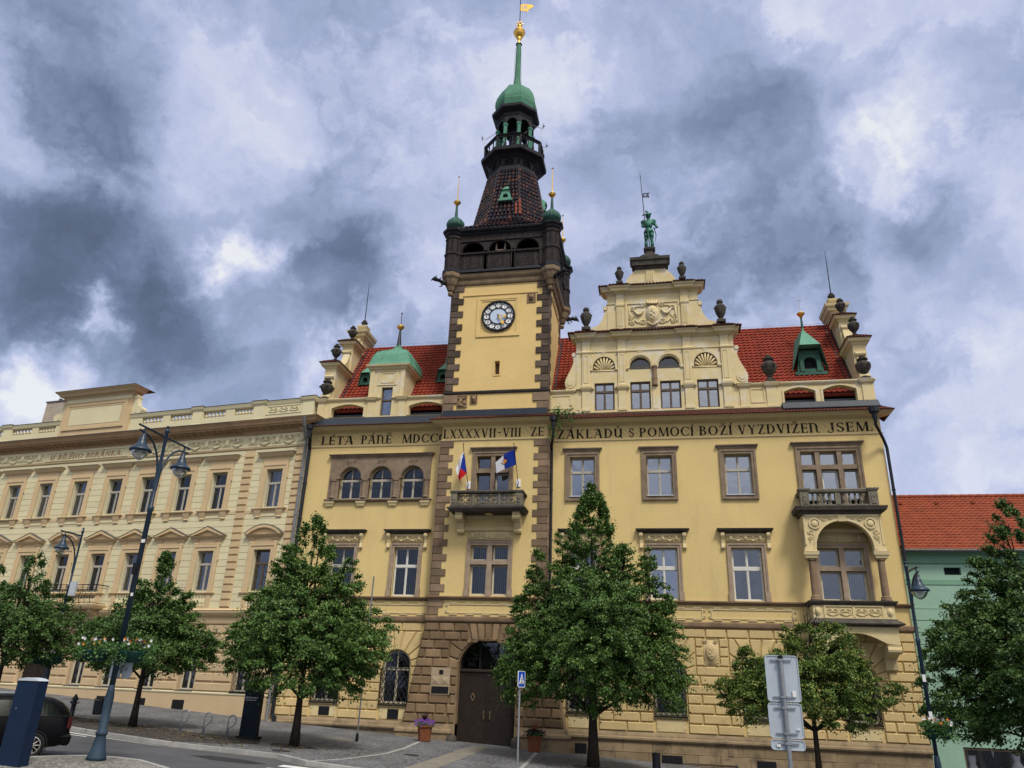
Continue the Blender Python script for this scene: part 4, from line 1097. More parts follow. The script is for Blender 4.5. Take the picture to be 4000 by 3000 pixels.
# gate door
g = MB(); yd = FB+.42
door_poly = [(GX-GR,-2.75),(GX+GR,-2.75)]+arc(GX,GZ,GR,0,180,18)
g.box(GX-GR,GX-.01,yd,yd+.08,-2.75,.62); g.box(GX+.01,GX+GR,yd,yd+.08,-2.75,.62)
for s in (-1,1):
    x0_, x1_ = (GX-GR+.03,GX-.04) if s < 0 else (GX+.04,GX+GR-.03)
    k = -20
    while k < 30:
        xa = x0_ ; za = -2.35+k*.21; zb = za-s*(x1_-x0_)*-1.0*s*s
        zb = za+s*(x1_-x0_)*-1.0
        p = [(x0_,za),(x1_,zb)] if s > 0 else [(x0_,zb),(x1_,za)]
        (xa,zA),(xb,zB) = p
        t0 = max(0, min((-2.3-zA)/(zB-zA),(.5-zA)/(zB-zA))); t1 = min(1, max((-2.3-zA)/(zB-zA),(.5-zA)/(zB-zA)))
        if t1-t0 > .05:
            A = (xa+(xb-xa)*t0, zA+(zB-zA)*t0); B = (xa+(xb-xa)*t1, zA+(zB-zA)*t1)
            g.tube([(A[0],yd-.002,A[1]),(B[0],yd-.002,B[1])], .009, 4)
        k += 1
    g.box(x0_,x1_,yd-.03,yd,-2.72,-2.35); g.box(x0_,x1_,yd-.02,yd,.50,.60)
g.box(GX-.05,GX+.05,yd-.045,yd,-2.72,.6)
g.mould(GX-GR,GX+GR,yd-.02,yd+.1,[(.60,.02),(.66,.06),(.74,.05),(.78,.02)])
dr = build(g, 'gate_door', M['door'], TH)
g = MB(); g.panel(arc(GX,.80,GR-.02,2,178,18),[],yd+.06); build(g, 'fanlight_pane', M['glassd'], dr)
g = MB()
for x in (GX-.45,GX+.45): g.box(x-.035,x+.035,yd-.0,yd+.05,.78,.80+math.sqrt(GR**2-.45**2)-.03)
g.tube([(p[0],yd,p[1]) for p in arc(GX,.80,GR-.05,0,180,16)], .04, 4)
for c, r in ((GX-.85,.26),(GX+.85,.26)):
    for s in (-1,1): tubes_scroll(g, c+s*.14, 1.2, .14, yd+.02, s, w=.014); tubes_scroll(g, c+s*.1, .95, .10, yd+.02, -s, w=.014)
for k in range(-6,7):
    for s in (1,-1): g.tube([(max(GX-.42,min(GX+.42,GX+k*.12)),yd+.02,.82),(max(GX-.42,min(GX+.42,GX+k*.12+s*.5)),yd+.02,1.9)], .007, 4)
build(g, 'fanlight_grille', M['black'], dr)
for x, s in ((GX-.72,1),(GX+.72,-1)):
    g = MB(); g.panel([(x-.11,-.47),(x,-.66),(x+.11,-.47),(x,-.28)][::1],[[(x-.07,-.47),(x,-.60),(x+.07,-.47),(x,-.34)]],yd-.035,yd,yd); o = build(g, 'diamond_window', M['sandstone'], dr)
    g = MB(); g.panel([(x-.07,-.47),(x,-.60),(x+.07,-.47),(x,-.34)],[],yd-.01); build(g, 'pane', M['dark'], o)
for s in (-1,1):
    x = GX+s*.15
    g = MB(); g.box(x-.035,x+.035,yd-.055,yd-.02,-1.42,-1.05); g.tube([(x,yd-.06,-1.14),(x,yd-.12,-1.14),(x+s*.12,yd-.12,-1.14)],.016,6); build(g, 'door_handle', M['brass'], dr)
# ---- frieze with the painted inscription
g = MB()
for (xa,xb,yf) in ((-19.35,-11.42,F0),(-5.58,11.0,F0),(-11.42,-5.58,FB)):
    g.mould(xa, xb, yf, F0+.02, [(12.24,.005),(12.27,.05),(12.31,.06),(12.335,.02)])
    g.mould(xa, xb, yf, F0+.02, [(13.10,.01),(13.115,.05),(13.13,.06),(13.15,.14),(13.17,.22),(13.19,.36),(13.22,.40),(13.28,.50),(13.32,.56),(13.34,.60)])
build(g, 'main_cornice', M['trim'], TH)
g = MB()
for (a, b, y) in ((-19.3,-11.5,F0),(-11.3,-5.7,FB),(-5.4,10.9,F0)):
    x = a+.2
    while x < b-.2:
        for s in (-1,1):
            pts = [(x+s*.16*math.sin(t*2.2)*t, y-.004, 12.68+s*.22*math.cos(t*1.4+.5)*(1-t*.4)) for t in [i/7 for i in range(8)]]
            g.tube(pts, .011, 4)
        x += .33
build(g, 'painted_vine', M['frescoline'], TH)
g = MB()
def letters(txt, x0, x1, y): text_mesh(lambda t: build(t, 'inscription_letter', M['letter'], TH, nosplit=True), txt, x0, x1, 12.42, .50, y)
letters('LÉTA', -18.73, -16.75, F0); letters('PÁNĚ', -16.33, -14.50, F0); letters('MDCCC', -13.91, -11.32, F0)
letters('LXXXXVII', -11.35, -8.40, FB); letters('-', -8.33, -8.12, FB); letters('VIII', -8.05, -7.03, FB); letters('ZE', -6.54, -5.80, FB)
letters('ZÁKLADŮ', -5.20, -1.68, F0); letters('S', -1.38, -1.08, F0); letters('POMOCÍ', -.84, 1.97, F0); letters('BOŽÍ', 2.22, 3.90, F0)
letters('VYZDVIŽEN', 4.15, 8.14, F0); letters('JSEM.', 8.55, 10.66, F0)
# ------------------------------------------------------------------ roof tile surfaces
def tiled(mb, A, B, C_, D_, tw=.27, th=.29, amp=.045, lift=.055, sub=4):
    """A,B bottom left/right; D_,C_ top left/right"""
    A, B, C_, D_ = map(Vector, (A, B, C_, D_))
    nrm = (B-A).cross(D_-A).normalized()
    wb = max((B-A).length, (C_-D_).length); nu = max(2, round(wb/tw)); hh = ((D_-A).length+(C_-B).length)/2; nv = max(1, round(hh/th))
    n = nu*sub
    def P(u, v, o): return A.lerp(B, u).lerp(D_.lerp(C_, u), v)+nrm*o
    vs = []; fs = []
    for j in range(nv):
        for row, (v, o) in enumerate(((j/nv, 0.0),(j/nv, lift),((j+1)/nv, 0.0))):
            for i in range(n+1):
                w = math.sin(2*PI*i/sub+ .4); w = w if w > 0 else w*.5
                vs.append(P(i/n, v-(.0 if row != 1 else .012/hh), o+amp*(w+.5) if row else o-.02))
        b = j*3*(n+1)
        for r_ in (0,1):
            for i in range(n):
                q = b+r_*(n+1)+i; fs.append((q,q+1,q+n+2,q+n+1))
    mb.add(vs, fs)
def ridge(mb, A, B, r=.10, seg=.38):
    A, B = Vector(A), Vector(B); L_ = (B-A).length; n = max(1, int(L_/seg))
    for k in range(n):
        a = A.lerp(B, k/n); b = A.lerp(B, (k+1.06)/n)
        mb.tube([a, b], r, 8, r*.86)
RS = 1.5
def ry(z): return 39.4+(z-15.8)/RS
# skirt tiles over the cornice
g = MB()
tiled(g, (-5.2,37.33,13.33), (11.55,37.33,13.33), (11.0,38.12,13.80), (-5.2,38.12,13.80), .16, .24, .03, .02)
tiled(g, (-12.0,36.78,13.33), (-5.0,36.78,13.33), (-5.5,37.70,13.80), (-11.5,37.70,13.80), .16, .24, .03, .02)
tiled(g, (-19.3,37.33,13.33), (-11.5,37.33,13.33), (-11.5,37.50,13.42), (-19.3,37.50,13.42), .16, .20, .03, .02)
tiled(g, (-5.0,36.78,13.33), (-5.0,37.9,13.33), (-5.5,38.0,13.80), (-5.5,37.7,13.80), .16, .24, .03, .02)
tiled(g, (11.57,37.33,13.33), (11.57,39.4,13.33), (11.05,39.4,13.8), (11.05,38.1,13.80), .16, .24, .03, .02)
build(g, 'cornice_tiles', M['tileold'], TH)
# sheet-metal gutters
g = MB()
g.add([(-19.35,37.46,13.40),(-11.5,37.46,13.40),(-11.5,37.86,13.97),(-19.35,37.86,13.97)],[(0,1,2,3)])
g.add([(-19.35,37.46,13.40),(-19.35,37.86,13.97),(-19.35,38.3,13.97),(-19.35,38.3,13.40)],[(0,1,2,3)])
g.box(-19.35,-11.5,37.86,38.05,13.93,13.975); g.tube([(-19.35,37.45,13.41),(-11.5,37.45,13.41)], .035, 6)
build(g, 'gutter', M['sheet'], TH)
g = MB()
g.add([(6.45,37.60,13.60),(11.05,37.60,13.60),(11.05,37.86,14.02),(6.45,37.86,14.02)],[(0,1,2,3)]); g.box(6.45,11.05,37.86,38.06,13.98,14.03)
g.add([(6.45,37.60,13.60),(6.45,37.86,14.02),(6.45,38.1,14.02),(6.45,38.1,13.6)],[(0,1,2,3)]); g.tube([(6.45,37.59,13.61),(11.05,37.59,13.61)], .03, 6)
build(g, 'gutter', M['sheet'], TH)
g = MB(); g.box(-11.45,-5.65,37.25,37.62,13.62,13.98)
for k in range(1,5): g.box(-11.45+1.16*k-.012,-11.45+1.16*k+.012,37.24,37.25,13.62,13.98)
build(g, 'gutter', M['sheet'], TH)
# ------------------------------------------------------------------ parapet
PY = 38.1
def segarch(x0, x1, z0, z1, rise=.22, n=10):
    w = x1-x0
    return [(x0,z0),(x1,z0)]+[(x1-w*i/n, z1-rise+rise*math.sin(PI*i/n)) for i in range(n+1)]
g = MB()
g.panel([(-19.3,13.75),(-15.50,13.75),(-15.50,15.08),(-19.3,15.08)],[segarch(-18.4,-16.43,14.1,14.88)],PY,PY+.35,PY+.35)
g.panel([(-14.70,13.75),(-11.45,13.75),(-11.45,15.08),(-14.70,15.08)],[segarch(-13.70,-11.72,14.1,14.88)],PY,PY+.35,PY+.35)
g.panel([(4.325,13.7),(11.0,13.7),(11.0,15.08),(4.325,15.08)],[segarch(6.63,8.17,14.02,14.93),segarch(8.54,10.16,14.02,14.97)],PY,PY+.35,PY+.35)
g.panel([(-5.7,13.7),(-4.175,13.7),(-4.175,15.08),(-5.7,15.08)],[],PY,PY+.35)
build(g, 'parapet', M['trim'], TH)
g = MB()
for xa, xb in ((-19.3,-15.55),(-14.65,-11.45),(-5.7,-4.3),(4.35,11.0)):
    g.mould(xa,xb,PY,PY+.37,[(15.05,.02),(15.09,.05),(15.13,.10),(15.20,.13),(15.235,.12),(15.24,.05)])
for x in (-19.05,-16.0,-14.15,4.65,6.02,10.65):
    w_ = .21 if x != 6.02 else .26
    g.mould(x-w_,x+w_,PY-.06,PY,[(13.9,.03),(14.0,.03),(14.02,0),(14.98,0),(15.02,.03),(15.06,.09),(15.22,.16),(15.245,.12)])
g.box(6.4,11.0,PY-.05,PY,13.95,14.0); g.box(-5.7,6.4,PY-.08,PY,13.86,13.95)
for xa, xb in ((-5.55,-4.45),(4.95,5.68)): g.panel(rect(xa,xb,14.15,14.95),[rect(xa+.06,xb-.06,14.21,14.89)],PY-.03,PY,PY)
for a, b, c, d in ((-18.4,-16.43,14.1,14.88),(-13.7,-11.72,14.1,14.88),(6.63,8.17,14.02,14.93),(8.54,10.16,14.02,14.97)):
    g.panel(segarch(a-.1,b+.1,c,d+.09),[segarch(a,b,c+.001,d)],PY-.035,PY,PY)
build(g, 'parapet_moulding', M['trim_gable'], TH)
# ------------------------------------------------------------------ main roof
ZR = 20.45
g = MB()
tiled(g, (-18.62,ry(14.55),14.55), (-11.42,ry(14.55),14.55), (-11.42,ry(ZR),ZR), (-18.62,ry(ZR),ZR))
tiled(g, (-5.72,ry(14.55),14.55), (10.40,ry(14.55),14.55), (10.40,ry(ZR),ZR), (-5.72,ry(ZR),ZR))
yb = ry(ZR)*2-ry(14.0)
g.quad((10.4,yb,14.0),(-18.6,yb,14.0),(-18.6,ry(ZR),ZR-.05),(10.4,ry(ZR),ZR-.05))
# cross roof behind the main gable
for s in (-1,1):
    g.add([(.07+s*2.9,38.7,18.3),(.07+s*2.9,ry(18.3),18.3),(.07,ry(20.3),20.3),(.07,38.7,20.3)],[(0,1,2,3) if s < 0 else (3,2,1,0)])
    g.add([(.07+s*2.9,38.7,14.5),(.07+s*2.9,ry(18.3),14.5),(.07+s*2.9,ry(18.3),18.3),(.07+s*2.9,38.7,18.3)],[(0,1,2,3)])
RF = build(g, 'roof', M['tile'], TH)
g = MB(); ridge(g, (-18.6,ry(ZR),ZR+.02), (-11.4,ry(ZR),ZR+.02)); ridge(g, (-5.7,ry(ZR),ZR+.02), (10.4,ry(ZR),ZR+.02)); build(g, 'ridge_tiles', M['tile'], RF)
g = MB()
for xa, xb in ((-18.62,-18.30),(10.05,10.42),(-11.62,-11.40),(-5.70,-5.45)):
    g.add([(xa,ry(14.6)-.06,14.6),(xb,ry(14.6)-.06,14.6),(xb,ry(ZR)-.06,ZR),(xa,ry(ZR)-.06,ZR)],[(0,1,2,3)])
g.box(-18.6,-11.5,38.46,38.75,14.1,14.36); g.box(4.4,10.3,38.46,38.75,14.1,14.36)
build(g, 'valley_flashing', M['sheet'], RF)
g = MB()
for x in (-17.6,-16.4,-13.0,-12.3): g.tube([(x,ry(ZR),ZR+.1),(x,ry(ZR),ZR+.35)],.012,4)
g.tube([(-18.3,ry(ZR),ZR+.28),(-11.5,ry(ZR),ZR+.28)],.010,4); g.tube([(5.0,ry(ZR),ZR+.22),(10.2,ry(ZR),ZR+.22)],.010,4)
build(g, 'lightning_wire', M['greycap'], RF)
# ------------------------------------------------------------------ urns (parts of the building)
def urn(x, y, z, h, name='stone_urn', fat=1.0, parent=TH, rot=0):
    g = MB(); s = h
    g.box(x-.15*s*fat,x+.15*s*fat,y-.15*s*fat,y+.15*s*fat,z,z+.10*s)
    g.ring([(r*s*fat,z+q*s) for r,q in ((.14,.10),(.15,.13),(.08,.17),(.065,.22),(.09,.26),(.07,.29),(.13,.34),(.20,.44),(.245,.56),(.25,.64),(.215,.70),(.13,.76),(.12,.80),(.17,.835),(.175,.87),(.10,.90),(.085,.93),(.10,.97),(.06,1.0))], x, y, 10)
    for k in range(4):
        a = k*PI/2+.5; g.ball((x+.25*s*fat*math.cos(a),y+.25*s*fat*math.sin(a),z+.60*s),.05*s,6,4)
    return build(g, name, M['urn'], parent)
def slim_urn(x, y, z, h, parent=TH):
    g = MB(); s = h
    g.box(x-.17*s,x+.17*s,y-.15*s,y+.15*s,z,z+.12*s)
    g.ring([(r*s,z+q*s) for r,q in ((.12,.12),(.07,.19),(.10,.24),(.17,.38),(.215,.54),(.225,.66),(.20,.74),(.12,.80),(.09,.84),(.125,.88),(.13,.93),(.10,1.0))], x, y, 10)
    g.ball((x-.2*s,y,z+.66*s),.05*s,6,4); g.ball((x+.2*s,y,z+.66*s),.05*s,6,4)
    return build(g, 'stone_urn', M['urn'], parent)
# ------------------------------------------------------------------ stepped side gables
def side_gable(xi, xo, s):
    """xi inner face, xo outer face; the stepped wall runs front to back"""
    a, b = min(xi,xo), max(xi,xo); yr = ry(ZR)
    def both(poly): return poly+[(2*yr-y, z) for y, z in reversed(poly)]
    prof = [(38.12,13.8),(38.12,15.1),(38.55,15.15),(38.45,17.4),(40.45,17.4),(40.45,19.75),(41.75,19.75),(41.75,21.3)]
    prof = [(y,z) for y,z in prof]
    P = both(prof)
    g = MB(); g.prismx(P, a, b)
    # volutes in front of each step
    def vol(y0, z0, h, w):
        pts = [(y0,z0)]+[(y0-w*(1-t)**1.6-.04, z0+h*t) for t in [i/8 for i in range(9)]]+[(y0,z0+h)]
        g.prismx(pts, a+.12, b-.12)
        g.M = None
        g.tube([(a+.06,y0-w*.75,z0+.20),(b-.06,y0-w*.75,z0+.20)], .18, 10); g.tube([(a+.06,y0-.05,z0+h-.12),(b-.06,y0-.05,z0+h-.12)], .12, 8)
    vol(38.5,15.25,1.7,.25); vol(40.45,17.95,1.5,.75); vol(41.8,20.3,.9,.5)
    w = build(g, 'side_gable', M['trim_gable'], TH)
    g = MB(); t = MB()
    for (y0,y1,z) in ((38.45,40.3,17.35),(40.45,41.7,19.70)):
        for yy0, yy1 in ((y0,y1),(2*yr-y1,2*yr-y0)):
            g.mould(a,b,yy0,yy1,[(z,.02),(z+.05,.06),(z+.12,.10),(z+.16,.20),(z+.28,.24),(z+.32,.28)])
            tiled(t,(a-.30,yy0-.32,z+.34),(b+.30,yy0-.32,z+.34),(b+.0,yy0+.0,z+.55),(a-.0,yy0+.0,z+.55),.16,.2,.03,.02)
            for sgn, xe in ((-1,a),(1,b)):
                e0 = (xe+sgn*.30,yy0-.32,z+.34); e1 = (xe+sgn*.30,yy1,z+.34); m = (a+b)/2
                q = ((m,yy0,z+.60),(m,yy1,z+.60))
                if sgn < 0: tiled(t,e1,e0,q[0],q[1],.16,.3,.03,.02)
                else: tiled(t,e0,e1,q[1],q[0],.16,.3,.03,.02)
    g.mould(a-.02,b+.02,41.72,2*yr-41.72,[(20.85,.02),(20.95,.06),(21.05,.18),(21.2,.22),(21.28,.30),(21.45,.34),(21.48,.26)])
    g.mould(a+.12,b-.12,yr-.3,yr+.3,[(21.45,.05),(21.5,.0),(21.9,.0),(21.95,.08),(22.08,.12),(22.1,.1)])
    build(g, 'gable_cornice', M['trim_gable'], w); build(t, 'gable_tiles', M['tileold'], w)
    m = (a+b)/2
    urn(m, 38.28, 15.24, 1.38, fat=1.15, parent=w); urn(m, 38.9, 17.95, 1.25, parent=w); urn(m, 40.85, 20.25, 1.15, parent=w); urn(m, yr, 22.1, .55, fat=1.6, parent=w)
    urn(m, 2*yr-40.85, 20.25, 1.15, parent=w)
    g = MB(); g.tube([(m,yr,22.6),(m,yr,24.3),(m,yr,25.6)], [.035,.025,.012], 6); build(g, 'lightning_rod', M['black'], w)
side_gable(-18.62, -19.32, -1); side_gable(10.38, 11.02, 1)
# ------------------------------------------------------------------ main gable over the right wing
GC = .07
WG = [(-3.17,-2.09),(-1.24,-.16),(.35,1.43),(2.29,3.39)]
g = MB(); gh_ = [rect(a,b,14.0,15.6) for a,b in WG]
ARW = [(-1.31+.0,-.05),(.22,1.48)]
gh_ += [archpoly(c-.56,c+.56,16.32,16.5,.58) for c in (-.68,.86)]+[archpoly(c-.62,c+.62,16.28,16.5,.66) for c in (-2.64,2.80)]
g.panel([(-4.17,13.72),(4.32,13.72),(4.32,18.3),(-4.17,18.3)], gh_, PY, PY+.6, PY+.30)
g.panel([(-2.41,18.3),(2.60,18.3),(2.60,21.0),(-2.41,21.0)], [], PY, PY+.6)
GM = build(g, 'main_gable', M['trim_gable'], TH)
g = MB(); g.box(-4.1,4.25,PY+.45,PY+.5,13.8,18.2); build(g, 'interior_wall', M['dark'], GM)
# volutes
def scroll_wing(g, x0, x1, z0, z1, y0, y1, n=12):
    """concave wing from (x0,z0) outside to (x1,z1) inside"""
    pts = [(x1,z0),(x0,z0)]
    for i in range(n+1):
        t = i/n; pts.append((x0+(x1-x0)*(math.sin(t*PI/2)**.8 if t>0 else 0)*.92, z0+.35*(z1-z0)*.0+(z1-z0)*(.12+.88*(1-math.cos(t*PI/2)))))
    pts.append((x1,z1)); g.prism(pts, y0, y1)
g = MB()
for s, xe, xo in ((-1,-4.17,-4.86),(1,4.32,5.0)):
    pts = [(xe,15.3),(xo+s*-.12,15.3)]
    for i in range(13):
        t = i/12
        x = xo+(xe-xo)*(.5-.5*math.cos(PI*min(1,t*1.15)))*.80+s*(.10*math.exp(-((t-.95)/.09)**2)) - s*(.10*math.exp(-(t/.10)**2))
        pts.append((x, 15.42+(17.45-15.42)*t))
    pts += [(xe,17.47)]
    g.prism(pts, PY+.04, PY+.42)
    cx = xo-s*.36; g.tube([(cx,PY+.0,15.68),(cx,PY+.44,15.68)], .30, 14); g.tube([(cx,PY-.03,15.68),(cx,PY+.02,15.68)], .17, 12)
    g.tube([(xe+s*.14,PY+.0,17.38),(xe+s*.14,PY+.44,17.38)], .12, 10)
for s, xe, xo in ((-1,-2.41,-3.34),(1,2.60,3.50)):
    pts = [(xe,18.75),(xo,18.75),(xo,19.02)]
    for i in range(11):
        t = i/10; pts.append((xo+(xe-xo)*(t**.62)*.90, 19.05+(20.15-19.05)*t**1.9))
    pts += [(xe,20.35)]
    g.prism(pts, PY+.04, PY+.42); g.tube([(xe+s*.10,PY,20.2),(xe+s*.10,PY+.44,20.2)], .13, 10)
# top bell
pts = [(GC-1.40,21.6)]+[(GC-1.42+.0+(.62)*(t**1.3), 21.65+.95*(t**.75)) for t in [i/8 for i in range(9)]]
pts = pts+[(2*GC-x,z) for x,z in reversed(pts)]
g.prism(pts, PY+.04, PY+.42)
build(g, 'gable_volutes', M['trim_gable'], GM)
g = MB()
PIL = [(-3.62,.21),(-1.66,.21),(1.86,.21),(3.84,.21)]
for x, w_ in PIL:
    g.mould(x-w_,x+w_,PY-.09,PY,[(13.95,.03),(14.1,.03),(14.12,0),(15.1,0),(15.14,.04),(15.25,.10),(15.33,.12),(15.34,.02),(15.45,.03),(15.50,0),(17.32,0),(17.36,.03),(17.44,.06),(17.50,.03),(17.53,.0),(18.1,.0),(18.14,.05),(18.2,.08)])
    g.panel(rect(x-.13,x+.13,15.6,17.25),[rect(x-.09,x+.09,15.64,17.2)],PY-.11,PY-.09,PY-.09)
for x, w_ in ((-1.69,.20),(1.87,.20)):
    g.mould(x-w_,x+w_,PY-.09,PY,[(18.72,.02),(18.8,0),(20.16,0),(20.2,.03),(20.3,.06),(20.35,.02),(20.95,0),(21.0,.06),(21.08,.1)])
    for k in (-.12,-.04,.04,.12): g.box(x+k-.02,x+k+.02,PY-.115,PY-.09,18.95,20.1)
g.mould(-.16+GC-.1,.16+GC+.1,PY-.02,PY+.04,[(21.65,.0),(22.5,0)])
for k in (-.15,-.05,.05,.15): g.box(GC+k-.025,GC+k+.025,PY-.05,PY-.02,21.75,22.35)
g.mould(-4.17,4.32,PY,PY+.55,[(17.40,.01),(17.43,.04),(17.47,.05),(17.5,.01)])
g.mould(-4.17,4.32,PY,PY+.62,[(18.12,.02),(18.16,.06),(18.22,.10),(18.26,.24),(18.38,.28),(18.42,.33),(18.48,.36)])
g.mould(-2.41,2.60,PY,PY+.62,[(20.36,.01),(20.40,.05),(20.44,.01)])
g.mould(-2.41,2.60,PY,PY+.62,[(20.95,.02),(21.0,.07),(21.06,.10),(21.10,.26),(21.22,.30),(21.27,.36),(21.34,.40)])
for x, w_ in PIL: g.mould(x-w_-.02,x+w_+.02,PY-.10,PY,[(18.2,.10),(18.26,.26),(18.38,.30),(18.42,.35),(18.48,.38)])
for x, w_ in ((-1.69,.20),(1.87,.20)): g.mould(x-w_-.02,x+w_+.02,PY-.10,PY,[(21.04,.10),(21.10,.28),(21.22,.32),(21.27,.38),(21.34,.42)])
for a, b in ((-4.17,-3.2),(-2.06,-1.27),(1.46,2.26),(3.42,4.32)): g.box(a,b,PY-.12,PY,15.24,15.32)
for c in (-.68,.86,-2.64,2.80):
    g.panel(archpoly(c-.74,c+.74,16.42,16.5,.78),[archpoly(c-.62,c+.62,16.41,16.5,.66)],PY-.05,PY,PY)
    for s in (-1,1): g.mould(c+s*.73-.08,c+s*.73+.08,PY-.04,PY,[(16.30,0),(16.33,.03),(16.40,.05),(16.44,.02)])
    g.mould(c-.08,c+.08,PY-.04,PY,[(17.2,.0),(17.38,.03)])
g.panel(rect(-1.40,1.60,18.84,20.44),[rect(-1.30,1.50,18.94,20.34)],PY-.05,PY,PY)
build(g, 'gable_mouldings', M['trim_gable'], GM)
g = MB()
tiled(g,(-4.60,PY-.45,18.50),(4.76,PY-.45,18.50),(4.3,PY+.1,18.78),(-4.17,PY+.1,18.78),.19,.3,.045,.02)
tiled(g,(-2.86,PY-.45,21.36),(3.04,PY-.45,21.36),(2.6,PY+.1,21.64),(-2.41,PY+.1,21.64),.19,.3,.045,.02)
for x, w_ in PIL: tiled(g,(x-w_-.36,PY-.54,18.51),(x+w_+.36,PY-.54,18.51),(x+w_,PY+.1,18.84),(x-w_,PY+.1,18.84),.19,.3,.045,.02)
for x in (-1.69,1.87): tiled(g,(x-.58,PY-.54,21.37),(x+.58,PY-.54,21.37),(x+.2,PY+.1,21.70),(x-.2,PY+.1,21.70),.19,.3,.045,.02)
for z, xl, xr in ((18.5,-4.60,4.76),(21.36,-2.86,3.04)):
    tiled(g,(xl,PY+.7,z),(xl,PY-.45,z),(xl+.45,PY+.1,z+.28),(xl+.45,PY+.6,z+.28),.19,.3,.04,.02)
    tiled(g,(xr,PY-.45,z),(xr,PY+.7,z),(xr-.45,PY+.6,z+.28),(xr-.45,PY+.1,z+.28),.19,.3,.04,.02)
build(g, 'gable_tiles', M['tileold'], GM)
for a, b in WG: window(GM, a+.01, b-.01, 14.01, 15.59, PY+.10, (15.04,15.14), None, 'brownwood', 'glassb', fw=.05)
for c in (-.68,.86): window(GM, c-.56, c+.56, 16.33, 17.07, PY+.18, None, [], 'brownwood', 'glassd', spring=16.5, fw=.05)
# shell niches
g = MB(); g.smooth = True
for c in (-2.64,2.80):
    g.panel(archpoly(c-.62,c+.62,16.28,16.5,.66),[],PY+.28); n = 9
    for k in range(n):
        a0 = math.radians(8+164*k/n); a1 = math.radians(8+164*(k+1)/n); am = (a0+a1)/2
        o = (c, PY+.16, 16.34); p = []
        for a, out_ in ((a0,PY+.20),(am,PY+.02),(a1,PY+.20)): p.append((c+.60*math.cos(a), out_, 16.36+.74*math.sin(a)))
        g.add([o]+p,[(0,2,1),(0,3,2)]); g.tube([o,p[1]],[.02,.055],6)
    g.box(c-.6,c+.6,PY-.02,PY+.3,16.27,16.36)
build(g, 'shell_niche', M['trim_gable'], GM)
g = MB(); g.ring([(.16,15.32),(.17,15.42),(.12,15.46),(.13,15.7),(.15,15.72),(.13,15.76),(.12,16.3),(.15,16.36),(.17,16.45)], .09, PY-.05, 10); build(g, 'short_column', M['sandstone'], GM)
g = MB(); g.mould(-.06,.25,PY-.04,PY,[(14.0,0),(15.3,0)]); build(g, 'mullion_pier', M['trim_gable'], GM)
# coat of arms relief
g = MB(); g.smooth = True; cx, cz, yy = .10, 19.62, PY-.03
g.ball((cx,yy,cz),.58,14,10,sy=.28,sx=.62); g.ball((cx,yy-.10,cz),.46,14,8,sy=.2,sx=.58)
g.tube([(cx-.3,yy-.08,cz-.5),(cx,yy-.1,cz-.72),(cx+.3,yy-.08,cz-.5)],.07,6)
for p in ((.0,.22,.09),(.06,.08,.11),(-.06,-.05,.10),(.05,-.18,.09),(-.08,.12,.05),(.13,-.02,.05),(-.02,-.3,.06)): g.ball((cx+p[0],yy-.19,cz+p[1]),p[2],7,5,sy=.4)
g.box(cx-.3,cx+.3,yy-.12,yy,cz+.62,cz+.72)
for k in range(-2,3): g.add([(cx+k*.12-.07,yy-.10,cz+.72),(cx+k*.12+.07,yy-.10,cz+.72),(cx+k*.14,yy-.10,cz+.93+(.05 if k==0 else 0)),(cx+k*.12,yy,cz+.72)],[(0,1,2),(0,2,3),(2,1,3)])
for s in (-1,1):
    tubes_scroll(g, cx+s*.50, cz+.62, .14, yy, s, w=.035); tubes_scroll(g, cx+s*.52, cz-.42, .17, yy, s, w=.04, flip=-1)
    sw = [(cx+s*(.48+.55*i/8), yy-.03, cz+.32-.30*math.sin(PI*i/8)) for i in range(9)]; g.tube(sw,[.04+.05*math.sin(PI*i/8) for i in range(9)],6)
    tubes_scroll(g, cx+s*1.12, cz+.40, .15, yy, -s, w=.035); tubes_scroll(g, cx+s*1.16, cz-.50, .14, yy, s, w=.035)
    g.tube([(cx+s*1.25,yy,cz+.5),(cx+s*1.27,yy,cz-.4)],.035,5); g.tube([(cx+s*.6,yy,cz-.25),(cx+s*.8,yy,cz-.5),(cx+s*1.0,yy,cz-.3),(cx+s*1.05,yy,cz-.6)],.035,5)
    g.tube([(cx+s*.45,yy,cz+.50),(cx+s*.75,yy,cz+.56),(cx+s*1.0,yy,cz+.48)],.03,5)
    for q in range(5): g.ball((cx+s*(1.0+.07*q),yy,cz-.05-.09*(q%3)),.045,6,4)
build(g, 'coat_of_arms', M['trim_gable'], GM)
# dark cap and pedestal
g = MB()
g.mould(GC-.80,GC+.80,PY+.0,PY+.5,[(22.58,.02),(22.62,.06),(22.72,.08),(22.74,.22),(23.0,.25),(23.05,.32),(23.22,.34),(23.26,.20)])
pts = [(GC-.66,23.24)]+[(GC-.66+.44*(t**1.2), 23.28+.24*math.sin(t*PI/2)) for t in [i/6 for i in range(7)]]
pts = pts+[(2*GC-x,z) for x,z in reversed(pts)]
g.prism(pts, PY-.1, PY+.45)
g.mould(GC-.20,GC+.22,PY-.02,PY+.38,[(23.3,.02),(23.42,.0),(23.80,.0),(23.84,.08),(23.93,.12),(23.96,.06),(24.02,.06)])
build(g, 'pedestal', M['darkstone'], GM)
for x, z, h in ((-3.62,18.86,1.42),(3.78,18.90,1.40),(-1.69,21.74,1.10),(1.84,21.78,1.12)): slim_urn(x, PY+.06, z, h, GM)
urn(6.05, PY+.18, 15.24, 1.66)
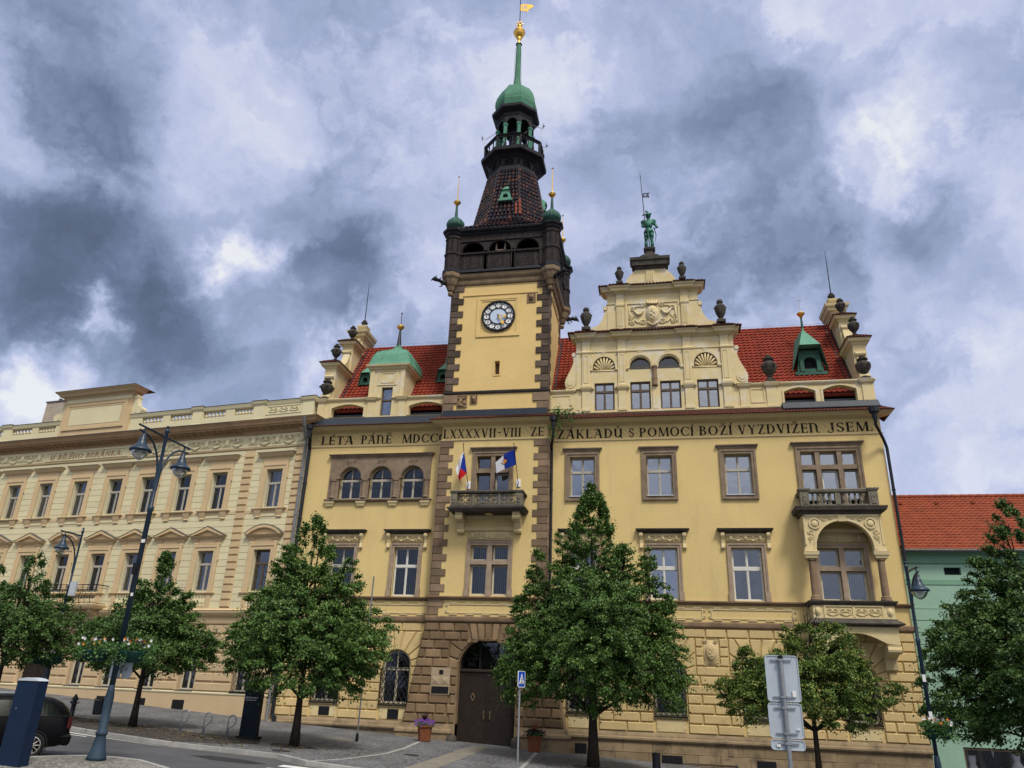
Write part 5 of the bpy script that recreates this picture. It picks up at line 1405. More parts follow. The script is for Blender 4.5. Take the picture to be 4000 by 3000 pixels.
# ------------------------------------------------------------------ dormers
def small_dormer(x, z, sc=1.0, big=False, parent=RF):
    """little copper dormer with an arched opening; (x,z) is the sill centre"""
    y = ry(z)-.05; w = .27*sc; h = .62*sc
    g = MB(); 
    g.panel([(x-w*1.25,z-.05),(x+w*1.25,z-.05),(x+w*.95,z+h),(x-w*.95,z+h)],[archpoly(x-w*.6,x+w*.6,z+.10*sc,z+.26*sc)],y-.12,y+.3,y+.3)
    g.panel(archpoly(x-w*.8,x+w*.8,z+.12*sc,z+.26*sc),[archpoly(x-w*.6,x+w*.6,z+.10*sc+.03,z+.26*sc)],y-.16,y-.12,y-.12)
    g.box(x-w*1.5,x+w*1.5,y-.22,y+.2,z-.10*sc,z-.03)
    if big:
        for s in (-1,1): g.mould(x+s*w*.78-.05*sc,x+s*w*.78+.05*sc,y-.22,y-.1,[(z,.03),(z+.05,.0),(z+.3*sc,0),(z+.34*sc,.03)])
    d = build(g, 'roof_dormer', M['copperdk'], parent)
    g = MB(); g.panel(archpoly(x-w*.6,x+w*.6,z+.10*sc,z+.26*sc),[],y+.1); build(g, 'opening', M['dark'], d)
    g = MB(); zt = z+h+.85*sc; yt = y+.35*sc; zf = z+h-.12*sc
    a0 = (x-w*.98,y-.32*sc,zf+.18*sc); b0 = (x+w*.98,y-.32*sc,zf+.18*sc); t_p = (x,yt+.1,zt)
    aL = (x-w*1.75,ry(z-.05)-.12,z-.05); bL = (x+w*1.75,ry(z-.05)-.12,z-.05)
    ab = (x-w*.6,ry(zt-.3)+.05,zt-.3); bb = (x+w*.6,ry(zt-.3)+.05,zt-.3)
    g.add([a0,b0,t_p],[(0,1,2)]); g.add([aL,a0,t_p,ab],[(0,1,2,3)]); g.add([bL,b0,t_p,bb],[(3,2,1,0)])
    g.add([a0,b0,(b0[0],y+.1,b0[2]+.02),(a0[0],y+.1,a0[2]+.02)],[(3,2,1,0)])
    g.tube([(x,yt,zt-.25*sc),(x,yt,zt+.30*sc)],[.05*sc,.015],6)
    build(g, 'dormer_hood', M['copper'], d)
    return d, (x, yt, zt)
small_dormer(-17.36, 16.95, 1.0); small_dormer(-12.42, 16.92, 1.0)
d, (tx, ty_, tz) = small_dormer(8.42, 16.42, 2.05, True)
g = MB(); g.tube([(tx,ty_,tz),(tx,ty_,tz+.75)],[.07,.05],6); build(g, 'spirelet', M['copperdk'], d)
g = MB(); g.ball((tx,ty_,tz+.92),.20,12,8,sz=.75); g.ring([(.21,tz+.90),(.23,tz+.93),(.21,tz+.96)],tx,ty_,12); g.ring([(.07,tz+.68),(.10,tz+.74),(.05,tz+.78)],tx,ty_,8); build(g, 'gilded_ball', M['gold'], d)
g = MB(); g.tube([(tx,ty_,tz+1.0),(tx,ty_,tz+1.75)],.015,5)
for k in range(6): a = k*PI/3; g.tube([(tx,ty_,tz+1.8),(tx+.10*math.cos(a),ty_,tz+1.8+.10*math.sin(a))],[.02,.004],4)
build(g, 'star_finial', M['greycap'], d)
# large dormer with bell roof
g = MB(); x0, x1 = -16.22, -14.10
g.panel([(x0,13.8),(x1,13.8),(x1,17.12),(x0,17.12)],[rect(-15.45,-14.78,14.12,15.86)],PY-.02,None,PY+.25)
for x, o in ((x0,(0,1,2,3)),(x1,(3,2,1,0))): g.add([(x,PY-.02,13.8),(x,PY-.02,17.12),(x,ry(17.12)+.2,17.12),(x,PY+.6,13.8)],[o])
g.mould(x0+.0,x0+.26,PY-.07,PY,[(15.24,0),(16.9,0)]); g.mould(x1-.26,x1,PY-.07,PY,[(15.24,0),(16.9,0)])
g.panel(rect(-15.72,-14.55,15.98,16.92),[rect(-15.65,-14.62,16.05,16.85)],PY-.06,PY,PY-.02); g.panel(rect(-15.55,-14.72,16.13,16.77),[rect(-15.50,-14.77,16.18,16.72)],PY-.05,PY,PY-.02)
g.mould(x0,x1,PY-.02,ry(17.2)+.1,[(16.95,.02),(17.0,.08),(17.08,.12),(17.14,.24),(17.24,.27),(17.25,.2)])
DM = build(g, 'bell_roof_dormer', M['trim_gable'], TH)
window(DM, -15.44, -14.79, 14.13, 15.85, PY+.12, (15.05,15.12), [], 'brownwood', 'glassb', fw=.05)
g = MB(); g.box(-15.5,-14.7,PY+.4,PY+.45,14,16); build(g, 'interior_wall', M['dark'], DM)
g = MB(); cx, cy = (x0+x1)/2, 39.35
prof = [(1.30,17.26),(1.30,17.32),(1.22,17.50),(1.16,17.75),(1.08,18.05),(.92,18.32),(.66,18.50),(.38,18.66),(.18,18.86),(.10,19.1)]
vs = []; 
for r, z in prof:
    f = r/1.30; yb_ = max(cy+ (r), 0)
    vs += [(cx-r*1.0,cy-r*1.0+.0,z),(cx-r*.42,cy-r*1.04,z),(cx+r*.42,cy-r*1.04,z),(cx+r,cy-r,z),(cx+r*1.04,cy-r*.4,z),(cx+r*1.04,cy+r*.4+.4,z),(cx+r,cy+r+1.2*f,z),(cx-r,cy+r+1.2*f,z),(cx-r*1.04,cy+r*.4+.4,z),(cx-r*1.04,cy-r*.4,z)]
fs = []
for k in range(len(prof)-1):
    for i in range(10): fs.append((k*10+i,k*10+(i+1)%10,(k+1)*10+(i+1)%10,(k+1)*10+i))
g.add(vs, fs); 
for i in (0,1,2,3,4): g.tube([tuple(vs[k*10+i]) for k in range(len(prof))], .022, 4)
build(g, 'bell_roof', M['copper'], DM)
g = MB(); g.tube([(cx,cy,18.95),(cx,cy,20.2)],[.16,.06],8); build(g, 'spirelet', M['sheet'], DM)
g = MB(); g.ball((cx,cy,20.35),.21,12,8,sz=.85); g.ring([(.22,20.33),(.24,20.36),(.22,20.39)],cx,cy,12); build(g, 'gilded_ball', M['gold'], DM)
g = MB(); g.tube([(cx,cy,20.5),(cx,cy,21.25)],.02,5)
for k in range(6): a = k*PI/3; g.tube([(cx,cy,21.3),(cx+.11*math.cos(a),cy,21.3+.11*math.sin(a))],[.02,.004],4)
build(g, 'star_finial', M['black'], DM)
# ================================================================== TOWER
TX0, TX1, TY0, TY1 = -11.47, -5.70, 37.70, 42.45
CX, CY = -8.585, 40.05
g = MB()
slit = rect(-8.72,-8.44,16.20,17.02)
g.panel(rect(TX0,TX1,13.8,22.1), [slit], TY0, None, TY0+.4)
g.add([(TX1,TY0,13.8),(TX1,TY1,13.8),(TX1,TY1,22.1),(TX1,TY0,22.1),(TX0,TY0,13.8),(TX0,TY1,13.8),(TX0,TY1,22.1),(TX0,TY0,22.1)],[(0,1,2,3),(7,6,5,4),(1,5,6,2)])
TW = build(g, 'tower_wall', M['tplaster'], TH)
g = MB(); g.box(-8.8,-8.36,TY0+.4,TY0+.42,16.1,17.1); build(g, 'slit_window', M['sandstone'], TW)
g = MB()
g.panel(rect(-8.80,-8.36,16.12,17.14),[slit],TY0-.03,TY0,TY0); 
g.box(TX0+.65,TX1-.65,TY0-.05,TY0,21.28,21.36); g.box(TX1,TX1+.05,TY0+.5,TY1-.5,21.28,21.36)
g.panel(rect(-9.92,-7.38,18.56,21.12),[rect(-9.76,-7.54,18.72,20.96)],TY0-.06,TY0,TY0)
g.panel(rect(-9.76,-7.54,18.72,20.96),[rect(-9.66,-7.64,18.82,20.86)],TY0-.035,None,TY0-.01)
for s in (-1,1): g.box(TX1+.0,TX1+.03,38.6+.25,41.5-.25,21.5,21.56)
build(g, 'tower_moulding', M['tplaster'], TW)
g = MB()
quoins(g, TX0-.02, 15.27, 22.0, TY0-.01, 1, .73, .42, .42, d=.05, side=True, depth=.65)
quoins(g, TX1+.02, 15.27, 22.0, TY0-.01, -1, .73, .42, .42, d=.05, side=True, depth=.65)
for k in range(16):
    z = 15.27+.42*k; dd = .7 if k % 2 else .4
    for x, s in ((TX1,1),(TX0,-1)): g.box(*sorted((x,x+s*.045)),TY1-dd,TY1+.02,z+.01,z+.41)
build(g, 'tower_quoins', M['stone_tower'], TW)
g = MB()
quoins(g, TX0-.04, 14.0, 15.05, TY0-.03, 1, .75, .55, .53, side=True, depth=.6); quoins(g, TX1+.04, 14.0, 15.05, TY0-.03, -1, .85, .6, .53, side=True, depth=.6)
build(g, 'base_quoins', M['quoin'], TW)
g = MB(); g.mould(TX0,TX1,TY0,TY1,[(15.06,.02),(15.10,.08),(15.17,.12),(15.22,.13),(15.26,.02)]); build(g, 'tower_ledge', M['darkstone'], TW)
# small reliefs
g = MB(); g.smooth = True
def plaque(g, x0, x1, z0, z1, y, fig=False):
    g.panel(rect(x0,x1,z0,z1),[rect(x0+.04,x1-.04,z0+.04,z1-.04)],y-.05,y,y-.02); g.panel(rect(x0+.03,x1-.03,z0+.03,z1-.03),[],y-.02)
    c = (x0+x1)/2; w_ = (x1-x0)/2; cz = (z0+z1)/2
    if fig:
        g.ball((c+.0,y-.05,z1-.17),.09,8,6,sy=.6); g.tube([(c,y-.05,z1-.25),(c-.08,y-.05,cz),(c-.15,y-.05,z0+.12),(c+.12,y-.04,z0+.1)],[.10,.11,.08,.05],7); g.tube([(c+.05,y-.05,cz+.1),(c+.2,y-.05,cz+.2),(c+.22,y-.05,z1-.1)],.035,5); g.tube([(c-.1,y-.05,cz+.1),(c-.22,y-.05,cz+.22)],.035,5)
        g.ball((c+.15,y-.05,cz-.1),.09,6,5,sy=.5)
    else:
        g.prism([(c-w_*.6,cz+.2),(c+w_*.6,cz+.2),(c+w_*.55,cz-.1),(c,cz-.25),(c-w_*.55,cz-.1)],y-.07,y-.02); g.ball((c,y-.07,cz+.03),.10,6,5,sy=.5)
        for s in (-1,1): tubes_scroll(g, c+s*w_*.55, z1-.13, .06, y-.04, s, w=.02)
plaque(g, -6.98, -6.48, 20.62, 21.26, TY0-.0)
plaque(g, -10.78, -10.20, 14.28, 15.0, TY0-.02, True); plaque(g, -10.02, -9.63, 14.50, 15.0, TY0-.02)
build(g, 'relief_plaque', M['stone_warm'], TW)
# ---- clock
CCX, CCZ, CR = -8.63, 19.84, .985
def disc(g, r, y, y1, n=48, cx=CCX, cz=CCZ): g.prism([(cx+r*math.cos(2*PI*k/n),cz+r*math.sin(2*PI*k/n)) for k in range(n)], y, y1)
g = MB(); n = 48
def annulus(g, r0, r1, y0, y1, cx=CCX, cz=CCZ, n=48):
    o = [(cx+r1*math.cos(2*PI*k/n),cz+r1*math.sin(2*PI*k/n)) for k in range(n)]; i_ = [(cx+r0*math.cos(2*PI*k/n),cz+r0*math.sin(2*PI*k/n)) for k in range(n)]
    vs = [(p[0],y0,p[1]) for p in o]+[(p[0],y0,p[1]) for p in i_]+[(p[0],y1,p[1]) for p in o]+[(p[0],y1,p[1]) for p in i_]; fs = []
    for k in range(n):
        q = (k+1)%n; fs += [(k,q,n+q,n+k),(k,2*n+k,2*n+q,q),(n+k,n+q,3*n+q,3*n+k)]
    g.add(vs, fs)
disc(g, CR-.04, TY0-.06, TY0-.0); CK = build(g, 'clock', M['clockface'], TW)
g = MB(); annulus(g, CR-.10, CR, TY0-.15, TY0-.02); annulus(g, .485, .525, TY0-.11, TY0-.05)
for k in range(12):
    a = k*PI/6; annulus(g, .165, .192, TY0-.10, TY0-.05, CCX+.70*math.sin(a), CCZ+.70*math.cos(a), 20)
build(g, 'clock_ring', M['black'], CK)
g = MB(); disc(g, .49, TY0-.075, TY0-.055); build(g, 'clock_centre', M['clockmid'], CK)
for k in range(1,13):
    a = k*PI/6; cu = bpy.data.curves.new('n','FONT'); cu.body = str(k); cu.size = .24; cu.align_x = 'CENTER'; cu.align_y = 'CENTER'; cu.extrude = .006
    o = bpy.data.objects.new('n', cu); COL.objects.link(o); dg = bpy.context.evaluated_depsgraph_get(); me = bpy.data.meshes.new_from_object(o.evaluated_get(dg)); bpy.data.objects.remove(o)
    me.transform(Matrix.Translation((CCX+.70*math.sin(a),TY0-.075,CCZ+.70*math.cos(a))) @ Matrix.Rotation(PI/2,4,'X')); me.materials.clear(); me.materials.append(M['steel'])
    o = bpy.data.objects.new('numeral', me); COL.objects.link(o); o.parent = CK; o.matrix_parent_inverse = WM[CK].inverted(); WM[o] = I4
def hand(ang, ln, w_):
    g = MB(); a = math.radians(ang); dx, dz = math.sin(a), math.cos(a); y = TY0-.17
    g.tube([(CCX,y,CCZ),(CCX+dx*ln*.62,y,CCZ+dz*ln*.62)],.028,6); c = (CCX+dx*ln*.82,CCZ+dz*ln*.82)
    p = [(CCX+dx*ln*.62-dz*.03,CCZ+dz*ln*.62+dx*.03),(c[0]-dz*w_,c[1]+dx*w_),(CCX+dx*ln,CCZ+dz*ln),(c[0]+dz*w_,c[1]-dx*w_),(CCX+dx*ln*.62+dz*.03,CCZ+dz*ln*.62-dx*.03)]
    g.prism(p, y-.02, y+.02); g.tube([(CCX,y+.1,CCZ),(CCX,y-.05,CCZ)],.05,8)
    build(g, 'clock_hand', M['gold'], CK)
hand(100, .50, .09); hand(149, .68, .11)
# ---- stone cornice with corner corbels
g = MB()
g.mould(TX0,TX1,TY0,TY1,[(21.98,.02),(22.02,.10),(22.12,.14),(22.30,.16),(22.36,.24),(22.46,.30),(22.62,.34),(22.66,.30)])
CORN = [(TX0-.10,TY0-.15),(TX1+.10,TY0-.15),(TX1+.10,TY1+.15),(TX0-.10,TY1+.15)]
for x, y in CORN:
    g.ring([(.02,21.25),(.14,21.32),(.17,21.42),(.13,21.52),(.10,21.56),(.20,21.62),(.26,21.78),(.30,21.90),(.36,21.95),(.44,22.15),(.47,22.25),(.50,22.32),(.58,22.42),(.60,22.60),(.58,22.66)], x, y, 8, PI/8)
build(g, 'tower_cornice', mat('tower_cornice_stone', (.20,.145,.09), .9, .2, 2.0, .3, 30, stain=((.10,.075,.05), 3, .56, .6)), TW)
# ---- timber gallery
g = MB(); gx0, gx1, gy0, gy1 = TX0-.22, TX1+.22, TY0-.28, TY1+.28
cs = [-10.33,-8.68,-7.0]
def gallery_side(g, M_, L0, L1, ca, r=.67):
    g.M = M_
    hs = [[(c-r,24.05),(c+r,24.05)]+arc(c,24.12,r,0,180,12) for c in ca]
    g.panel(rect(L0,L1,22.95,25.35), hs, 0, None, .12)
    x = L0
    while x < L1-.05:   # boards below the rail
        if not any(abs(x+.085-(c+s*(r+.12))) < .12 for c in ca for s in (-1,1)): g.box(x+.008,x+.155,-.035,0,22.98,23.93)
        x += .165
    x = L0
    while x < L1-.05:
        if True: g.box(x+.008,x+.155,-.02,0,24.92,25.28)
        x += .165
    for c in ca:
        for s in (-1,1): g.box(c+s*(r+.15)-.085,c+s*(r+.15)+.085,-.10,0,22.95,24.15)
        g.mould(c-.06,c+.06,-.02,0,[(24.8,.02),(25.0,.05)])
        g.tube([(p[0],-.03,p[1]) for p in arc(c,24.12,r+.05,0,180,10)],.045,4)
    g.box(L0,L1,-.12,.04,23.93,24.05); g.box(L0,L1,-.07,0,24.86,24.92)
    g.M = None
gallery_side(g, Matrix.Translation((0,gy0,0)), gx0, gx1, cs)
RXm = Matrix.Translation((gx1,0,0)) @ Matrix.Rotation(PI/2,4,'Z')
gallery_side(g, RXm, gy0, gy1, [38.7,40.07,41.44])
LXm = Matrix.Translation((gx0,0,0)) @ Matrix.Rotation(-PI/2,4,'Z')
gallery_side(g, LXm, -gy1, -gy0, [-41.44,-40.07,-38.7])
gallery_side(g, Matrix.Translation((0,gy1,0)) @ Matrix.Rotation(PI,4,'Z'), -gx1, -gx0, [7.0,8.5,10.0])
WG_ = build(g, 'timber_gallery', M['wood'], TW)
g = MB(); g.box(gx0+.13,gx1-.13,gy0+.13,gy1-.13,22.9,22.95); g.box(gx0+.3,gx1-.3,gy0+.9,gy0+.95,22.95,25.3); g.box(gx1-.95,gx1-.9,gy0+.9,gy1-.3,22.95,25.3); g.box(gx0+.9,gx0+.95,gy0+.9,gy1-.3,22.95,25.3); g.box(gx0+.3,gx1-.3,gy0+.2,gy1-.3,25.25,25.3)
build(g, 'gallery_inside', M['dark'], WG_)
g = MB(); y = gy0+.25
for x in (-8.95,-8.42): g.box(x-.05,x+.05,y,y+.08,23.9,24.85)
g.box(-8.95,-8.42,y,y+.08,24.28,24.36); build(g, 'wooden_frame', M['win_pink'], WG_)
g = MB(); g.mould(gx0,gx1,gy0,gy1,[(22.66,.10),(22.70,.14),(22.92,.03),(22.97,.03)])
g.mould(gx0,gx1,gy0,gy1,[(25.28,.02),(25.34,.10),(25.42,.14),(25.50,.26),(25.60,.30),(25.66,.27)])
tur = MB(); ft = MB()
for x, y in CORN:
    tur.ring([(.50,22.96),(.50,23.9),(.56,23.94),(.56,24.03),(.50,24.06),(.50,25.0),(.56,25.05),(.50,25.1),(.50,25.3)], x, y, 8, PI/8)
    for k in range(8):
        a = k*PI/4; w0 = Matrix.Translation((x,y,0)) @ Matrix.Rotation(a,4,'Z')
        tur.M = w0; tur.box(.455,.475,-.16,-.10,23.0,23.88); tur.box(.455,.475,.10,.16,23.0,23.88); tur.M = None
    g.ring([(.52,22.64),(.60,22.68),(.58,22.92),(.52,22.97)], x, y, 8, PI/8)
    g.ring([(.50,25.26),(.58,25.32),(.62,25.44),(.72,25.52),(.74,25.64),(.60,25.70),(.35,25.74)], x, y, 8, PI/8)
build(tur, 'corner_turret', M['wood'], WG_); build(g, 'gallery_cornice', M['darkcopper'], WG_)
sl_ = MB()
for x, y in CORN:
    for k in range(8):
        a = k*PI/4; sl_.M = Matrix.Translation((x,y,0)) @ Matrix.Rotation(a,4,'Z'); sl_.box(.462,.470,-.045,.045,24.2,24.95); sl_.M = None
build(sl_, 'turret_slit', M['dark'], WG_)
for x, y in CORN:
    g = MB(); n = 16; prof = [(.30,25.72),(.36,25.76),(.34,25.82),(.44,25.92),(.55,26.06),(.575,26.2),(.54,26.36),(.43,26.52),(.28,26.64),(.16,26.76),(.10,26.9),(.075,27.4),(.06,27.72)]
    vs = []; fs = []
    for r, z in prof:
        for i in range(n*2):
            q = r*(1-.05*(i%2)); vs.append((x+q*math.cos(PI*i/n),y+q*math.sin(PI*i/n),z))
    for k in range(len(prof)-1):
        for i in range(2*n): fs.append((k*2*n+i,k*2*n+(i+1)%(2*n),(k+1)*2*n+(i+1)%(2*n),(k+1)*2*n+i))
    g.add(vs, fs); on = build(g, 'onion_dome', M['copperdk'], TW)
    g = MB(); g.ball((x,y,27.90),.20,12,8,sz=.85); g.ring([(.21,27.88),(.235,27.91),(.21,27.94)],x,y,12); g.ring([(.06,27.65),(.10,27.70),(.05,27.76)],x,y,8); g.tube([(x,y,28.05),(x,y,29.75)],[.035,.018],6)
    build(g, 'gilded_ball', M['gold'], on)
    g = MB()
    for k in range(6): a = k*PI/3; g.tube([(x,y,29.85),(x+.10*math.cos(a),y,29.85+.10*math.sin(a))],[.025,.004],4)
    build(g, 'star_finial', M['greystone'], on)
# gargoyles
for x, y, sx, sy in ((TX0-.35,TY0-.35,-1,-1),(TX1+.35,TY1+.3,1,1),(TX1+.35,TY0-.35,1,-1)):
    g = MB(); d = Vector((sx*.85,sy*.55,0)).normalized(); b = Vector((x,y,22.05))
    P = [b-d*.3, b+d*.15+Vector((0,0,.02)), b+d*.45+Vector((0,0,.10)), b+d*.7+Vector((0,0,.13)), b+d*.86+Vector((0,0,.10))]
    g.tube(P,[.15,.15,.10,.13,.07],8); side = Vector((-d.y,d.x,0))
    for s in (-1,1):
        g.tube([P[3]+side*s*.06+Vector((0,0,.08)),P[3]+side*s*.12-d*.06+Vector((0,0,.22))],[.04,.01],5)
        g.tube([P[1]+side*s*.1,P[1]+side*s*.16+d*.1-Vector((0,0,.2)),P[1]+side*s*.14+d*.25-Vector((0,0,.24))],[.05,.04,.02],5)
        g.tube([P[2]+side*s*.08,P[2]+side*s*.22-d*.05+Vector((0,0,.14))],[.05,.01],5)
    g.tube([P[4]+Vector((0,0,-.03)),P[4]+d*.06-Vector((0,0,.12))],[.05,.03],5); g.ball(P[3]+Vector((0,0,.04)),.13,7,5)
    build(g, 'gargoyle', M['black'], TW)
# ---- tiled spire
def octp(r, z, k): a = PI/8+k*PI/4; return (CX+r*math.cos(a), CY+r*math.sin(a), z)
g = MB(); rr = random.Random(4); bs = MB()
def tile_tubes(mb, A, B, C_, D_, nc, nr, red=None):
    A, B, C_, D_ = map(Vector, (A, B, C_, D_)); nrm = (B-A).cross(D_-A).normalized()
    for r_ in range(nr):
        v0, v1 = r_/nr, (r_+1)/nr
        for c in range(nc):
            u = (c+.5)/nc; p = A.lerp(B,u).lerp(D_.lerp(C_,u),v0); q = A.lerp(B,u).lerp(D_.lerp(C_,u),min(1,v1+.02))
            w = (A.lerp(D_,v0)-B.lerp(C_,v0)).length/nc
            mb.tube([p+nrm*(.055+rr.uniform(-.008,.008)), q+nrm*.015], w*.46, 6, w*.36)
def octband(r0, z0, r1, z1, nc, nr):
    for k in range(8):
        tile_tubes(g, octp(r0,z0,k), octp(r0,z0,k+1), octp(r1,z1,k+1), octp(r1,z1,k), nc, nr)
        bs.quad(octp(r0-.02,z0,k), octp(r0-.02,z0,k+1), octp(r1-.02,z1,k+1), octp(r1-.02,z1,k))
octband(2.40, 27.05, 1.98, 29.0, 7, 6); octband(1.98, 29.0, 1.64, 30.9, 6, 6)
sq = {}
for k in range(8):
    a = PI/8+k*PI/4; c, s = math.cos(a), math.sin(a)
    m = min((gx1+.15-CX)/abs(c), (gy1+.15-CY)/abs(s)); sq[k] = (CX+c*m, CY+s*m, 25.68)
cor = {0:(gx1+.15,gy1+.15),2:(gx0-.15,gy1+.15),4:(gx0-.15,gy0-.15),6:(gx1+.15,gy0-.15)}
for k in range(8):
    a, b = sq[k], sq[(k+1)%8]; t0, t1 = octp(2.40,27.05,k), octp(2.40,27.05,k+1); m0 = octp(2.72,26.3,k); m1 = octp(2.72,26.3,k+1)
    tile_tubes(g, m0, m1, t1, t0, 8, 2); bs.quad(m0, m1, t1, t0)
    if k in cor:
        q = (*cor[k],25.68); mm = tuple((Vector(m0)+Vector(m1))/2)
        tile_tubes(g, a, q, mm, m0, 7, 3); tile_tubes(g, q, b, m1, mm, 7, 3); bs.quad(a, q, mm, m0); bs.quad(q, b, m1, mm)
    else: tile_tubes(g, a, b, m1, m0, 9, 3); bs.quad(a, b, m1, m0)
for k in range(8):
    A, B = Vector(octp(2.45,27.05,k)), Vector(octp(1.68,30.9,k))
    for t in range(11): g.tube([A.lerp(B,t/11),A.lerp(B,(t+1.1)/11)],.085,6,.07)
SP = build(bs, 'spire_roof', M['darkcopper'], TW, nosplit=True); build(g, 'spire_tiles', M['spiretile'], SP, nosplit=True)
g = MB(); A = Vector(octp(2.52,26.75,6)); B = Vector(octp(2.24,28.05,6))
for t in range(4):
    for u in ((-.20,.03) if t < 3 else (.03,)): g.tube([A.lerp(B,t/4)+Vector((u,-.05,0)),A.lerp(B,(t+1.06)/4)+Vector((u,-.03,0))],.095,6,.08)
build(g, 'replaced_tiles', mat('new_red_tile', (.20,.055,.035), .8, .3, 5), SP)
# spire dormers
def spire_dormer(M_):
    g = MB(M_)
    g.panel([(-.37,0),(.37,0),(.20,.62),(-.20,.62)],[archpoly(-.15,.15,.12,.22)],-.02,.25,.25); g.box(-.42,.42,-.06,.1,-.07,0)
    g.add([(-.22,-.10,.60),(.22,-.10,.60),(0,.55,1.25),(-.42,.15,.0),(.42,.15,.0)],[(0,1,2),(3,0,2),(1,4,2)])
    g.add([(-.22,-.10,.60),(.22,-.10,.60),(.16,.1,.56),(-.16,.1,.56)],[(3,2,1,0)])
    g.tube([(0,.5,1.1),(0,.46,1.5)],[.05,.012],5)
    o = build(g, 'spire_dormer', M['copper'], SP); g = MB(M_); g.panel(archpoly(-.15,.15,.12,.22),[],.1); build(g, 'opening', M['dark'], o)
spire_dormer(Matrix.Translation((CX+.02,CY-2.28,28.0)) @ Matrix.Diagonal((1.08,1.1,1.18,1)))
spire_dormer(Matrix.Translation((CX+2.15,CY+.1,28.4)) @ Matrix.Rotation(PI/2,4,'Z') @ Matrix.Diagonal((1.08,1.1,1.18,1)))
# ---- lantern with gallery
g = MB()
g.ring([(1.64,30.8),(1.72,30.86),(1.60,31.25),(1.64,31.32),(1.55,31.36)], CX, CY, 8, PI/8)
g.ring([(1.40,31.3),(1.42,31.5),(1.58,31.75),(1.90,32.0),(2.14,32.08),(2.22,32.12),(2.24,32.36),(2.15,32.42),(2.12,32.38)], CX, CY, 8, PI/8)
for k in range(8):
    a = (k+.5)*PI/4+PI/8; M_ = Matrix.Translation((CX,CY,0)) @ Matrix.Rotation(a+PI/2,4,'Z')
    g.M = M_
    g.panel([(-.55,31.3),(.55,31.3),(.60,31.9),(-.60,31.9)],[archpoly(-.30,.30,31.34,31.46,.28)],-1.50,None,-1.35)
    g.M = None
LN = build(g, 'lantern_gallery', M['darkcopper'], TW)
g = MB(); R = 1.98
for k in range(8):
    a = PI/8+k*PI/4; p = (CX+R*math.cos(a), CY+R*math.sin(a)); b = PI/8+(k+1)*PI/4; q = (CX+R*math.cos(b), CY+R*math.sin(b))
    g.tube([(p[0],p[1],32.36),(p[0],p[1],33.30)],.085,6)
    g.tube([(p[0],p[1],33.28),(q[0],q[1],33.28)],.06,5); g.tube([(p[0],p[1],33.42),(q[0],q[1],33.42)],.12,4); g.tube([(p[0],p[1],32.46),(q[0],q[1],32.46)],.05,4)
    for t in (.33,.66):
        m = (p[0]+(q[0]-p[0])*t, p[1]+(q[1]-p[1])*t); g.ring([(.03,32.4),(.06,32.55),(.075,32.7),(.035,32.9),(.045,33.1),(.03,33.28)], m[0], m[1], 6)
build(g, 'lantern_railing', M['darkcopper'], LN)
g = MB(); R = 1.20
for k in range(8):
    a = PI/8+k*PI/4; g.ring([(.13,32.36),(.13,34.75),(.17,34.80),(.18,34.92)], CX+R*math.cos(a), CY+R*math.sin(a), 6)
build(g, 'lantern_column', mat('patina_column', (.07,.20,.14), .6, .3, 3), LN)
g = MB()
for k in range(8):
    a = (k+.5)*PI/4+PI/8; M_ = Matrix.Translation((CX,CY,0)) @ Matrix.Rotation(a+PI/2,4,'Z'); g.M = M_
    hw = 1.28*math.sin(PI/8)
    P_ = [(-hw,34.80),(-.34,34.80)]+arc(0,34.98,.34,180,0,10,.40)+[(.34,34.80),(hw,34.80),(hw,35.66),(-hw,35.66)]
    g.panel(P_,[],-1.28*math.cos(PI/8),None); g.panel(P_,[],-1.15*math.cos(PI/8),None); g.M = None
g.ring([(1.20,35.60),(1.32,35.62),(1.33,35.70),(1.28,35.74),(1.30,35.86),(1.40,35.92),(1.60,36.05),(1.66,36.12),(1.67,36.32),(1.58,36.38),(.6,36.42)], CX, CY, 8, PI/8)
g.ring([(.05,35.62),(1.25,35.60)], CX, CY, 8, PI/8, cap=False)
g.ring([(.05,32.40),(2.1,32.38)], CX, CY, 8, PI/8, cap=False)
build(g, 'lantern_entablature', M['darkcopper'], LN)
g = MB(); g.ring([(.42,32.4),(.42,35.6)], CX, CY, 8); g.ball((CX+.8,CY-.75,33.9),.26,10,7,sz=1.3); g.ball((CX-.9,CY+.2,33.2),.2,8,6)
g.tube([(CX+.3,CY-1.3,33.4),(CX+1.0,CY-.9,34.3)],.05,6)
build(g, 'bell', M['darkcopper'], LN)
g = MB(); prof = [(1.34,36.34),(1.38,36.55),(1.47,37.0),(1.46,37.35),(1.36,37.75),(1.18,38.15),(1.0,38.48),(.80,38.68),(.52,38.82),(.32,38.95),(.26,39.3),(.21,40.0),(.19,41.5),(.175,43.0)]
g.ring(prof, CX, CY, 8, PI/8)
for k in range(8): g.tube([(CX+r*math.cos(PI/8+k*PI/4),CY+r*math.sin(PI/8+k*PI/4),z) for r,z in prof[:10]], .02, 4)
DMm = build(g, 'copper_spire', M['copper'], TW, frame=None)
DMm.data.materials[0] = mat('mid_verdigris_copper', (.065,.185,.115), .6, .2, 2.0, .1, 20, stain=((.05,.14,.10), 3, .58, .6))
g = MB(); g.ring([(.17,43.0),(.24,43.05),(.17,43.12)],CX,CY,10)
g.tube([(CX-.27,CY,38.9),(CX-.24,CY,42.8)],.01,4); g.tube([(CX+.3,CY-.1,38.9),(CX+.2,CY-.1,42.6)],.01,4); build(g, 'spire_collar', M['copperdk'], DMm)
g = MB(); g.smooth = True
